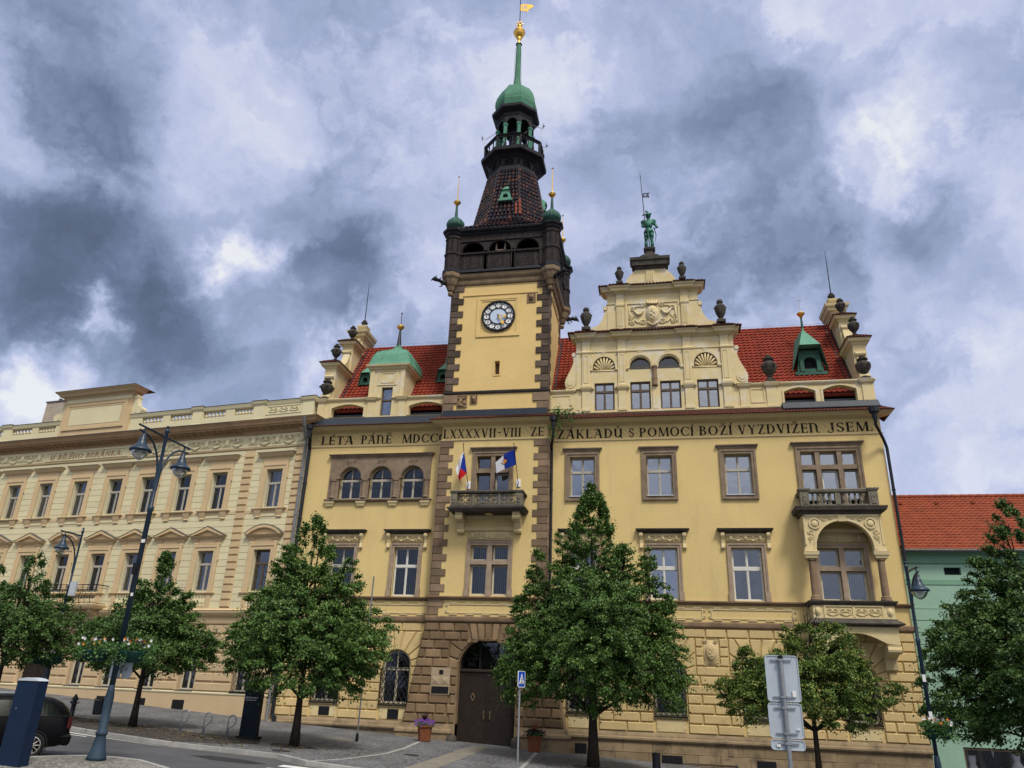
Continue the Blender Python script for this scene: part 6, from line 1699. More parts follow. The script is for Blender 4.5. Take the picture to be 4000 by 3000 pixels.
g.ring([(.17,43.08),(.12,43.2),(.08,43.35),(.11,43.5),(.19,43.6),(.14,43.66),(.20,43.74),(.34,43.92),(.40,44.1),(.41,44.16),(.44,44.18),(.41,44.22),(.38,44.36),(.27,44.52),(.14,44.6),(.08,44.68),(.13,44.78),(.17,44.88),(.09,44.98),(.05,45.1)], CX, CY, 16)
for k in range(6): a = k*PI/3; g.tube([(CX+.1*math.cos(a),CY+.1*math.sin(a),44.85),(CX+.22*math.cos(a),CY+.22*math.sin(a),45.0),(CX+.20*math.cos(a),CY+.20*math.sin(a),45.25)],[.03,.045,.01],5)
g.ball((CX,CY,45.2),.07,6,5)
FN = build(g, 'gilded_finial', M['gold'], DMm)
g = MB(); g.tube([(CX,CY,45.1),(CX,CY,47.7)],.03,6); build(g, 'vane_rod', M['black'], FN)
g = MB(); vane = [(CX+.02,46.35),(CX+.35,46.30),(CX+.62,46.12),(CX+.60,46.38),(CX+.78,46.45),(CX+1.0,46.62),(CX+.92,46.80),(CX+.62,46.88),(CX+.3,46.98),(CX+.02,46.96)]
kc = [[(CX+.14,46.44),(CX+.20,46.44),(CX+.20,46.88),(CX+.14,46.88)],[(CX+.30,46.42),(CX+.36,46.42),(CX+.36,46.60),(CX+.50,46.40),(CX+.57,46.42),(CX+.42,46.63),(CX+.56,46.82),(CX+.49,46.84),(CX+.36,46.68),(CX+.36,46.86),(CX+.30,46.86)]]
g.panel(vane, kc, CY-.012, CY+.012, CY+.012); g.panel(vane, kc, CY+.012); build(g, 'weather_vane', M['gold'], FN)
# lantern star brackets
g = MB()
for (a, zz) in ((PI+.25,34.3),(-.35,34.6),(-.05,33.5),(2.2,34.2)):
    p = Vector((CX+2.0*math.cos(a),CY+2.0*math.sin(a),33.0)); d = Vector((math.cos(a),math.sin(a),0)); q = p+d*.05+Vector((0,0,zz-33.0)); r = q+d*.16+Vector((0,0,.14))
    g.tube([p,q,r],.025,5); g.tube([q,Vector((CX+1.25*math.cos(a),CY+1.25*math.sin(a),zz+.7))],.02,4)
    for k in range(9): v = Vector((math.cos(k*.7)*math.cos(k*2.1),math.sin(k*2.1),math.sin(k*.7))); g.tube([r,r+v*.16],[.025,.006],4)
build(g, 'star_lamp_bracket', M['steel'], LN)
# ================================================================== stone balcony on the bay
g = MB(); bx0, bx1, by = -10.38, -6.68, 36.35
g.mould(bx0,bx1,by,FB+.02,[(8.18,.02),(8.24,.06),(8.30,.14),(8.38,.17),(8.40,.10)])
g.mould(bx0,bx1,by,FB,[(8.40,.04),(8.50,.03),(8.54,.0)])
g.mould(bx0+.02,bx1-.02,by,by+.22,[(9.10,.0),(9.13,.05),(9.20,.07),(9.25,.04)]); g.mould(bx0+.0,bx0+.2,by+.05,FB,[(9.10,.0),(9.13,.05),(9.20,.07),(9.25,.04)]); g.mould(bx1-.2,bx1,by+.05,FB,[(9.10,.0),(9.13,.05),(9.20,.07),(9.25,.04)])
BL = build(g, 'stone_balcony', M['darkstone'], TH)
g = MB()
for x in (bx0+.16,bx1-.16): g.box(x-.17,x+.17,by-.02,by+.28,8.52,9.11)
for x in (-9.2,-7.86): g.box(x-.05,x+.05,by+.02,by+.18,8.54,9.11)
for x in (bx0+.16,bx1-.16): g.cushion(rect(x-.10,x+.10,8.60,9.03),by-.02,.03,.02); g.ball((x,by-.06,8.82),.07,6,4,sy=.4)
for (xa,xb) in ((-10.03,-9.27),(-9.13,-7.93),(-7.79,-7.03)):
    pass
for (xa,xb,n) in ((-10.03,-9.25,2),(-9.15,-7.91,3),(-7.81,-7.03,2)):
    w_ = (xb-xa)/n
    for k in range(n):
        c = xa+w_*(k+.5)
        for s in (-1,1):
            tubes_scroll(g, c+s*w_*.20, 8.92, .13, by+.10, s, w=.035); tubes_scroll(g, c+s*w_*.20, 8.70, .12, by+.10, s, w=.035, flip=-1)
        g.ball((c,by+.10,8.82),.08,6,5); g.tube([(c,by+.1,8.55),(c,by+.1,9.1)],.03,5)
for x in (bx0+.1,bx1-.1):
    for yy in (36.85,37.2):
        g.tube([(x,yy,8.54),(x,yy,9.1)],.05,5); g.tube([(x,yy-.15,8.9),(x,yy,8.7),(x,yy+.15,8.9)],.035,5)
build(g, 'carved_parapet', M['greystone'], BL)
g = MB()
for x in (-9.98,-7.02):
    g.prismx([(FB,8.18),(by+.12,8.18),(by+.12,8.08),(by+.22,7.98),(by+.35,7.78),(by+.62,7.72),(FB-.30,7.5),(FB-.22,7.40),(FB-.24,7.28),(FB,7.22)], x-.17, x+.17)
    g.tube([(x-.19,by+.30,7.95),(x+.19,by+.30,7.95)],.15,10); g.tube([(x-.19,FB-.18,7.35),(x+.19,FB-.18,7.35)],.12,8)
g.mould(-10.0,-7.0,FB,FB+.02,[(8.0,.02),(8.06,.06),(8.17,.1)]); g.ring([(.16,8.12),(.22,8.15),(.2,8.18)],-8.5,36.95,12)
build(g, 'balcony_console', M['trim'], BL)
# ================================================================== loggia oriel on the right
lx0, lx1, ly = 6.66, 10.08, 36.95
g = MB(); ac, ar = 8.37, 1.24
# arch wall front and side arches
g.panel([(lx0,6.30),(ac-ar,6.30)]+arc(ac,6.50,ar,180,0,20)+[(ac+ar,6.30),(lx1,6.30),(lx1,8.02),(lx0,8.02)],[],ly,ly+.34)
for xs in (lx0,lx1):
    s = -1 if xs == lx0 else 1
    Mx = Matrix.Translation((xs,0,0)) @ Matrix.Rotation(PI/2 if s > 0 else -PI/2,4,'Z'); g.M = Mx
    ya, yb2 = ((ly+.015,F0) if s > 0 else (-F0,-ly-.015))
    c = (ya+yb2)/2; r = .34
    g.panel([(ya,6.30),(c-r,6.30)]+arc(c,6.4,r,180,0,10,1.1)+[(c+r,6.30),(yb2,6.30),(yb2,8.02),(ya,8.02)],[],0,.3); g.M = None
g.box(lx0+.05,lx1-.05,ly+.3,F0,7.85,7.95)
# spandrel reliefs
g.panel([(ac-ar-.16,6.45)]+arc(ac,6.50,ar+.10,178,2,20)+[(ac+ar+.16,6.45),(ac+ar+.16,6.40),(ac+ar+.0,6.40)]+arc(ac,6.50,ar,0,180,20)+[(ac-ar-.16,6.40)],[],ly-.04)
g.mould(ac-.14,ac+.14,ly-.02,ly,[(7.70,.02),(8.0,.06)])
for s in (-1,1):
    x = ac+s*1.22; annulus(g, .20, .26, ly-.06, ly, x, 7.60, 20); g.ball((x,ly-.03,7.60),.15,8,6,sy=.4)
    tubes_scroll(g, ac+s*.80, 7.82, .12, ly-.02, s, w=.03); tubes_scroll(g, ac+s*.50, 7.86, .09, ly-.02, s, w=.025); tubes_scroll(g, ac+s*1.42, 7.22, .12, ly-.02, s, w=.03, flip=-1)
    tubes_scroll(g, ac+s*1.46, 6.92, .10, ly-.02, -s, w=.028); tubes_scroll(g, ac+s*1.36, 7.02, .07, ly-.02, s, w=.02); tubes_scroll(g, ac+s*1.05, 7.86, .07, ly-.02, -s, w=.02)
    for q in range(4): g.ball((ac+s*(1.50-.02*q),ly-.02,6.75+.1*q),.03,5,4)
g.panel(rect(lx0,lx1,6.3,8.02),[rect(lx0+.10,lx1-.10,6.20,7.94)],ly-.03) if False else None
for x in (lx0+.04,lx1-.04): g.box(x-.04,x+.04,ly-.03,ly,6.62,8.0)
g.box(lx0,lx1,ly-.03,ly,7.94,8.02)
for x in (lx0+.20,lx1-.20): g.mould(x-.26,x+.26,ly-.02,ly+.40,[(5.98,-.06),(6.02,.0),(6.10,.02),(6.16,.06),(6.28,.08),(6.32,.09),(6.34,.0),(6.5,.0)])
LG = build(g, 'loggia', M['trim'], TH)
g = MB()
g.mould(lx0,lx1,ly,F0,[(8.02,.03),(8.08,.08),(8.16,.10),(8.20,.26),(8.32,.30),(8.38,.32),(8.40,.1)])
g.mould(lx0-.02,lx1+.02,ly-.02,F0,[(3.92,.02),(3.98,.06),(4.05,.12),(4.11,.14),(4.13,.05)])
g.mould(lx0-.02,lx1+.02,ly-.02,F0,[(3.02,.02),(3.07,.10),(3.10,.26),(3.15,.28),(3.2,.20),(3.30,.06),(3.36,.02)])
build(g, 'loggia_cornice', M['darkstone'], LG)
g = MB()
for x in (lx0+.22,lx1-.22):
    g.ring([(.24,4.13),(.25,4.20),(.21,4.25),(.22,4.30),(.165,4.36),(.165,4.7),(.15,5.9),(.19,5.93),(.20,5.98)], x, ly+.20, 16)
build(g, 'loggia_column', M['sandstone'], LG)
g = MB(); g.box(lx0,lx1,ly,ly+.25,3.2,3.94); g.box(lx0+.003,lx0+.25,ly+.25,F0,3.203,3.937); g.box(lx1-.25,lx1-.003,ly+.25,F0,3.203,3.937)
g.panel(rect(lx0+.45,lx1-.45,3.36,3.92),[rect(lx0+.53,lx1-.53,3.42,3.86)],ly-.04,ly,ly)
relief(g, lx0+.55, 8.3, 3.44, 3.84, ly-.02, 2, rr, shield=False); relief(g, 8.42, lx1-.55, 3.44, 3.84, ly-.02, 2, rr, shield=False); g.box(8.32,8.42,ly-.04,ly,3.4,3.88)
for x in (lx0+.2,lx1-.2): g.ball((x,ly,3.65),.2,8,6,sy=.35,sx=.7); g.ball((x,ly-.05,3.65),.12,8,6,sy=.35,sx=.7)
# support: beam with segmental arch and scroll consoles
yf = ly-.06
pts = [(lx0-.02,2.27),(lx0+.50,2.32)]+[(lx0+.50+(lx1-lx0-1.0)*i/12, 2.32+.42*math.sin(PI*i/12)) for i in range(13)]+[(lx1+.02,2.27),(lx1+.02,3.02),(lx0-.02,3.02)]
g.prism(pts, yf+.0, yf+.25); g.box(lx0,lx1,yf+.25,F0,2.80,3.0)
for x in (lx0+.24,lx1-.24):
    g.prismx([(F0,2.27),(yf+.0,2.27),(yf+.02,2.12),(yf+.25,1.95),(F0-.3,1.75),(F0-.2,1.3),(F0,1.2)], x-.25, x+.25); g.tube([(x-.28,yf+.14,2.08),(x+.28,yf+.14,2.08)],.17,12)
build(g, 'loggia_base', M['trim'], LG)
g = MB()
for x in (lx0+.18,lx1-.18): g.box(x-.20,x+.20,ly-.02,ly+.32,8.42,9.16); g.mould(x-.2,x+.2,ly-.02,ly+.32,[(9.14,.0),(9.18,.05),(9.26,.08),(9.29,.05)]); g.cushion(rect(x-.11,x+.11,8.52,9.06),ly-.02,.03,.02); g.ball((x,ly-.05,8.9),.06,6,4,sy=.4); g.ball((x,ly-.05,8.68),.06,6,4,sy=.4)
g.mould(lx0+.38,lx1-.38,ly+.02,ly+.24,[(9.08,.0),(9.12,.04),(9.22,.06),(9.26,.03)]); g.box(lx0+.38,lx1-.38,ly+.02,ly+.26,8.42,8.52); g.box(8.22,8.42,ly+.02,ly+.24,8.5,9.1)
for s, xx in ((-1,lx0),(1,lx1)):
    a, b = (xx,xx+.22) if s < 0 else (xx-.22,xx)
    g.mould(a,b,ly+.3,F0,[(9.08,.0),(9.12,.04),(9.22,.06),(9.26,.03)]); g.box(a,b,ly+.3,F0,8.42,8.52)
LB = build(g, 'loggia_balustrade', M['greystone'], LG)
def baluster(g, x, y, z0, z1, s=1.0, n=8):
    h = z1-z0
    g.ring([(r*s,z0+q*h) for r,q in ((.075,0),(.075,.07),(.04,.11),(.055,.2),(.085,.32),(.07,.48),(.04,.66),(.038,.78),(.06,.82),(.04,.87),(.07,.93),(.07,1.0))], x, y, n, cap=False)
for k in range(8):
    x = lx0+.56+.255*k if k < 4 else 8.60+.255*(k-4)
    b = MB(); baluster(b, x+.02, ly+.13, 8.52, 9.10, 1.05); build(b, 'baluster', M['greystone'], LB)
for k in range(2):
    b = MB()
    for s in (-1,1): pass
    x = 7.79+.28*k-.05
    b.prism([(x-.07,8.52),(x+.07,8.52),(x+.09,8.68),(x+.05,8.85),(x+.085,8.98),(x+.085,9.08),(x-.085,9.08),(x-.085,8.98),(x-.05,8.85),(x-.09,8.68)], ly+.30, ly+.32); build(b, 'white_panel', M['signwhite'], LB)
# ================================================================== downpipes
def pipe(pts, r, m, name='downpipe', hop=None):
    g = MB(); g.tube(pts, r, 8); P = [Vector(p) for p in pts]
    for a, b in zip(P[:-1],P[1:]):
        if abs(a.z-b.z) > 2:
            n = int(abs(a.z-b.z)/2.2)
            for k in range(1,n+1): q = a.lerp(b,k/(n+1)); g.tube([q-Vector((0,0,.03)),q+Vector((0,0,.03))],r*1.25,8)
    if hop: x, y, z, w_ = hop; g.ring([(r,z-.75),(w_*.55,z-.5),(w_*.62,z-.3),(w_,z-.25),(w_*1.05,z)], x, y, 8)
    return build(g, name, m, TH)
pipe([(-5.24,36.95,12.6),(-5.24,37.0,12.45),(-5.42,F0-.35,11.95),(-5.44,F0-.12,11.7),(-5.44,F0-.12,3.4),(-5.1,F0-.35,3.0),(-5.0,F0-.2,2.6),(-5.0,F0-.2,-2.6)], .075, M['pipe'], hop=(-5.24,36.95,13.35,.20))
pipe([(10.52,37.0,12.6),(10.52,37.05,12.45),(10.95,F0-.3,11.9),(11.10,F0-.12,11.5),(11.10,F0-.12,-3.2)], .075, M['pipe'], hop=(10.52,37.0,13.3,.24))
pipe([(-19.10,37.1,13.25),(-19.10,37.3,12.7),(-19.30,F0-.15,12.1),(-19.30,F0-.15,-1.6),(-19.05,F0-.35,-1.75),(-19.05,F0-.35,-2.05)], .10, M['pipe'], hop=(-19.10,37.15,13.35,.20))
pipe([(-19.55,37.1,13.9),(-19.55,37.3,13.4),(-19.55,F0-.2,12.6),(-19.55,F0-.18,-2.1)], .085, M['pipegrey'])
# ================================================================== vine growing out of the gutter head
rv = random.Random(2); vn = MB(); 
for _ in range(26): leaf_clump(vn, (-5.0+rv.uniform(-.45,.75),37.0+rv.uniform(-.2,.35),13.45+rv.uniform(-.25,.35)), .20, 16, .10, rv)
for _ in range(14): leaf_clump(vn, (-5.25+rv.uniform(-.25,.35),36.95,12.9-rv.uniform(0,.8)), .12, 8, .09, rv)
for k in range(12): leaf_clump(vn, (-4.9+k*.13,37.25,13.62+.03*math.sin(k)), .09, 6, .09, rv)
vine = build(vn, 'climbing_vine', M['vine']); tag(vine, 'small green vine sprouting from the gutter hopper beside the clock tower bay', 'vine')
# ================================================================== flags on the bay
def flag(name, loc, pole, cloth_fn, label, mats, cat='flag'):
    e = empty(name, loc, label, cat, 'flags on the bay wall')
    g = MB(); g.tube(pole, .018, 6); g.ball(pole[-1], .035, 6, 4); build(g, 'flagpole', M['black'], e)
    g = MB(); x, y, z = loc; g.box(x-.11,x+.11,y-.02,y+.03,z-.18,z+.22); b = build(g, 'holder_plate', M['signwhite'], e)
    g = MB(); g.tube([(x,y-.03,z+.05),(x,y-.14,z-.05),(x,y-.12,z-.25)],.022,6); build(g, 'holder_bracket', M['black'], b)
    return e
e = flag('czech_flag' if False else 'flag', (-9.76,FB-.03,9.78), [(-9.76,FB-.1,9.72),(-9.95,36.75,11.4),(-9.98,36.65,11.85)], None, 'small red, white and blue flag hanging limp beside the balcony window', None)
def cloth(corner, mats, parent, name, nx=16, ny=24):
    """corner(u,v)->point and material index; u along the hoist drop, v outwards"""
    g = MB(); g.smooth = True; vs = []; 
    for j in range(ny+1):
        for i in range(nx+1): vs.append(corner(i/nx, j/ny)[0])
    n0 = len(g.v); g.add(vs, [])
    for j in range(ny):
        for i in range(nx):
            a = j*(nx+1)+i; g.cur = corner((i+.5)/nx,(j+.5)/ny)[1]
            g.f.append([a,a+1,a+nx+2,a+nx+1]); g.m.append(g.cur); g.sm.append(True)
    return build(g, name, mats, parent)
def cz(u, v):
    # u: 0 hoist -> 1 fly ; v: 0 bottom -> 1 top
    h = Vector((-9.80,36.95,10.35)).lerp(Vector((-9.94,36.72,11.45)), v)
    fall = Vector((-.40,.0,-.62-.35*v))*u
    p = h+fall*(1-.15*(1-v))+Vector((.0,.07*math.sin(7*u+3*v),0))+Vector((-.05*math.sin(PI*u),0,.0))
    if u < .5 and abs(v-.5) < .5-u: m = 1
    else: m = 2 if v < .5 else 0
    return p, m
cloth(cz, [M['fl_white'],M['fl_blue'],M['fl_red']], e, 'cloth')
e = flag('flag', (-7.09,FB-.03,9.85), [(-7.09,FB-.1,9.78),(-7.22,36.8,11.3),(-7.27,36.65,11.80)], None, 'blue and white flag with a small crest blowing left of its pole', None)
def kf(u, v):
    h = Vector((-7.18,36.9,10.72)).lerp(Vector((-7.24,36.72,11.52)), v)
    p = h+Vector((-1.0*u,.0,-.42*u-.22*u*v))+Vector((0,.08*math.sin(6*u+2*v),.03*math.sin(5*u)))
    m = 1 if u < .56 else 0
    d1 = (u-.52)**2*1.0+(v-.52)**2*.45
    if .012 < d1 < .028 and ((int(u*31)+int(v*17)) % 3): m = 2
    if d1 < .008: m = 3
    return p, m
cloth(kf, [M['fl_white'],M['fl_blue'],M['letter'],M['petal_o']], e, 'cloth', 30, 24)
# ================================================================== statue
SX, SY, SZ = .08, PY+.18, 24.02
E_ = empty('knight_statue', (SX,SY,SZ), 'green bronze knight with plumed helmet and tall lance standing on the gable top', 'statue')
def skin(name, verts, edges, radii, m, parent, lvl=2, root=0, loc=None):
    me = bpy.data.meshes.new(name); me.from_pydata(verts, edges, []); o = bpy.data.objects.new(name, me); COL.objects.link(o)
    md = o.modifiers.new('s','SKIN'); md.use_smooth_shade = True
    for i, r in enumerate(radii):
        r = r if isinstance(r, tuple) else (r, r); me.skin_vertices[0].data[i].radius = r
        me.skin_vertices[0].data[i].use_root = (i == root)
    if lvl: sb = o.modifiers.new('u','SUBSURF'); sb.levels = lvl; sb.render_levels = lvl
    dg = bpy.context.evaluated_depsgraph_get(); m2 = bpy.data.meshes.new_from_object(o.evaluated_get(dg)); bpy.data.objects.remove(o)
    m2.name = name; m2.materials.clear(); m2.materials.append(m)
    for p in m2.polygons: p.use_smooth = True
    q = bpy.data.objects.new(name, m2); COL.objects.link(q); q.parent = parent
    return q
V = [(0,0,1.18),(0,0,1.38),(0,-.02,1.62),(0,-.01,1.86),(0,0,1.98),(0,-.02,2.10),(0,-.03,2.24),
     (-.13,0,1.08),(-.17,-.03,.62),(-.19,.02,.10),(-.21,-.14,.03),
     (.13,0,1.08),(.15,-.05,.62),(.17,0,.10),(.21,-.15,.03),
     (-.27,0,1.84),(-.36,.0,1.58),(-.26,-.17,1.42),(-.22,-.24,1.45),
     (.27,0,1.84),(.42,.02,1.60),(.46,-.12,1.38),(.50,-.16,1.32)]
Ed = [(0,1),(1,2),(2,3),(3,4),(4,5),(5,6),(0,7),(7,8),(8,9),(9,10),(0,11),(11,12),(12,13),(13,14),(3,15),(15,16),(16,17),(17,18),(3,19),(19,20),(20,21),(21,22)]
Rd = [(.19,.15),(.15,.12),(.21,.16),(.20,.14),.075,(.12,.12),(.12,.13),.13,.10,.07,.06,.13,.10,.07,.06,.13,.09,.07,.055,.13,.09,.07,.055]
skin('body', V, Ed, Rd, M['bronze'], E_)
g = MB(); g.smooth = True
g.ring([(.30,1.05),(.29,1.20),(.20,1.36),(.17,1.40)],0,0,14,sq=.75); g.ring([(.17,1.40),(.24,1.60),(.25,1.75),(.15,1.92)],0,-.01,14,sq=.72)
for s in (-1,1): g.ball((s*.30,0,1.86),.15,10,7); g.ball((s*.16,-.06,.64),.10,8,6); g.ring([(.09,.12),(.10,.35),(.08,.5)],s*.18,0,10); g.tube([(s*.13,-.02,1.12),(s*.16,-.03,.72)],[.15,.12],10); g.ball((s*.22,.02,1.98),.07,6,5)
build(g, 'armour', M['bronze'], E_, frame=Matrix.Translation((SX,SY,SZ)))
g = MB(); g.smooth = True
g.ball((0,-.03,2.24),.155,12,8,sz=1.1); g.prism([(-.15,2.24),(.15,2.24),(.13,2.31),(-.13,2.31)],-.24,-.10); g.box(-.03,.03,-.20,-.16,2.12,2.28)
g.tube([(0,.0,2.38),(-.02,.06,2.56),(-.10,.10,2.68),(-.12,.1,2.75)],[.05,.06,.07,.03],7); g.tube([(0,.0,2.38),(.12,.08,2.50),(.20,.10,2.46)],[.05,.07,.04],7); g.tube([(-.02,.0,2.38),(-.22,.08,2.46),(-.34,.10,2.42)],[.04,.05,.04],7)
build(g, 'helmet', M['bronze'], E_, frame=Matrix.Translation((SX,SY,SZ)))
g = MB(); g.tube([(.30,-.05,1.42),(.42,.02,.95),(.36,.10,.55)],[.03,.025,.012],6); g.tube([(.24,-.1,1.36),(.44,.0,1.36)],.02,5); g.tube([(-.05,-.2,1.25),(.02,-.16,.02)],[.05,.03],6)
for s, x, y, z in ((-1,-.20,-.26,1.45),(1,.52,-.18,1.30)):
    for k in range(4): g.tube([(x,y,z-.02+.02*k),(x+s*.04,y-.06,z+.0+.02*k),(x+s*.01,y-.09,z-.03+.02*k)],.012,4)
    g.tube([(x,y,z),(x-s*.04,y-.05,z+.05)],.014,4)
build(g, 'sword', M['bronze'], E_, frame=Matrix.Translation((SX,SY,SZ)))
g = MB(); A = Vector((-.16,-.26,1.0)); B = Vector((-.37,-.22,5.0)); g.tube([A,A.lerp(B,.5),B],[.028,.024,.016],6); g.tube([B,B+Vector((-.01,0,.22))],[.035,.004],5); ln = build(g, 'lance', M['pipe'], E_, frame=Matrix.Translation((SX,SY,SZ)))
g = MB(); p = A.lerp(B,.66); x, z = p.x, p.z
P = [(x+.03,z-.18),(x+.30,z-.18),(x+.42,z-.24),(x+.38,z-.05),(x+.32,z+.0),(x+.40,z+.05),(x+.44,z+.14),(x+.30,z+.12),(x+.03,z+.12)]
g.panel(P,[[(x+.10,z-.12),(x+.14,z-.12),(x+.14,z+.07),(x+.10,z+.07)],[(x+.17,z-.11),(x+.20,z-.11),(x+.24,z-.05),(x+.28,z-.12),(x+.31,z-.12),(x+.26,z-.02),(x+.30,z+.07),(x+.26,z+.07),(x+.22,z+.0),(x+.20,z+.07),(x+.17,z+.07)]],p.y-.01,p.y+.01,p.y+.01)
build(g, 'pennant', M['pipe'], ln, frame=Matrix.Translation((SX,SY,SZ)))
# ================================================================== LEFT HOUSE (turned 7.7 degrees)
LHO = (-19.4,38.0,0); LR = math.radians(-7.669)
LH = empty('corner_house', LHO, 'long cream and peach house with pedimented windows and rooftop balustrade beside the town hall', 'house', rz=LR); SPLIT.add(LH)
LH.name = 'terrace_house'
LF = WM[LH]
def lb(mb, name, m, parent=LH, **k): return build(mb, name, m, parent, frame=LF, **k)
UC = [-2.07,-5.84,-8.42,-11.06,-13.62,-16.42,-19.30,-22.0,-24.7,-27.4,-30.1,-32.8,-35.5]; HWD = .54
GWC = [-2.2,-5.65,-8.3,-11.05,-13.35,-20.2,-22.9,-25.8,-28.6,-31.4,-34.4]
xl = -37.5
hs = [rect(c-HWD,c+HWD,8.95,11.15) for c in UC]+[rect(c-HWD,c+HWD,4.37,6.58) for c in UC]
hs += [archpoly(c-.52,c+.52,-.70,1.55) for c in GWC]+[archpoly(-17.55,-15.25,-1.9,1.35)]
g = MB(); g.panel(rect(xl,-.02,3.0,13.4), [h for h in hs if h[0][1] > 3], .03, None, .33); g.add([(-.02,.03,3),(-.02,10,3),(-.02,10,13.4),(-.02,.03,13.4)],[(0,1,2,3)])
WL = lb(g, 'wall', M['lcream'])
g = MB(); g.panel(rect(xl,-.02,-2.6,3.0), [h for h in hs if h[0][1] < 3], .05, None, .4); lb(g, 'ground_floor_wall', M['peach2'])
g = MB(); g.box(xl,-.1,1.1,10,-2.6,14.0); g.box(xl,-.1,.4,1.1,3.1,3.9); g.box(xl,-.1,.4,1.1,7.4,8.1); g.box(xl,-.1,.4,1.1,12.6,14.0); lb(g, 'interior_wall', M['dark'])
# thin courses of the upper wall
g = MB(); QP = [(-4.28,-3.65),(-.82,-.20)]
z = 3.46; k = 0; rng = random.Random(8)
while z < 12.35:
    z1 = min(z+.372,12.42); cuts = [(a-.02,b+.02) for a, b in QP]
    for c in UC:
        if z1 > 4.3 and z < 6.95: cuts.append((c-.90,c+.90))
        if z1 > 8.85 and z < 11.55: cuts.append((c-.90,c+.90))
    if z1 <= 12.42:
        for a, b in subtract((xl,-.03), cuts): g.box(a,b,.0,.032,z+.012,z1-.012)
    z += .372
lb(g, 'plaster_courses', M['lcream'])
g = MB()
for a, b in QP:
    z = 3.5; k = 0
    while z < 12.3:
        z1 = min(z+.40,12.42); e = 0 if k % 2 else .13
        g.cushion(rect(a,b,z+.015,z+.375), .03, .11, .045); g.box(a+.04,b-.04,.0,.03,z,z+.4); z += .40; k += 1
lb(g, 'quoin_pilaster', M['peach'])
# ground-floor rustication
g = MB(); R3 = [-.74,-.26,.22,.70,1.18,1.67,2.13,2.62]
for k in range(7):
    cuts = [(c-.60,c+.60) if R3[k+1] < 1.6 else (c-1.05,c+1.05) if R3[k] < 2.0 else (0,0) for c in GWC]+[(-17.7,-15.1) if R3[k+1] < 1.5 else (-18.4,-14.4) if k < 6 else (0,0)]
    for a, b in subtract((xl,-.04), cuts):
        for p, q in split(a, b, k%2, 1.9, rng): g.cushion(rect(p+.006,q-.006,R3[k]+.03,R3[k+1]-.03), .05, .09, .05)
for c in GWC: voussoirs(g, c, 1.55, .56, 1.05, 2.60-.5, 7, .05, .09, b=.04)
voussoirs(g, -16.4, 1.35, 1.20, 2.0, 2.62, 9, .05, .09, b=.04)
lb(g, 'rusticated_blocks', M['peach2'])
g = MB(); g.box(xl,-.05,-.02,.06,-2.6,-.86); lb(g, 'plinth', M['peach2'])
g = MB(); g.mould(xl,-.05,0,.06,[(-.87,.02),(-.84,.05),(-.78,.06),(-.74,.02)]); lb(g, 'plinth_moulding', M['lcream'])
g = MB()
g.mould(xl,-.03,.0,.1,[(2.66,.04),(2.75,.06),(2.95,.06),(3.0,.10),(3.08,.20),(3.2,.28),(3.30,.30),(3.32,.22),(3.44,.10),(3.46,.02)]); lb(g, 'string_course', M['peach'])
g = MB(); g.box(xl,-.1,-.31,.05,3.315,3.33); lb(g, 'flashing', M['leadtop'])
g = MB(); g.box(xl,-.1,-.02,.04,8.62,8.80); lb(g, 'sill_band', M['peach'])
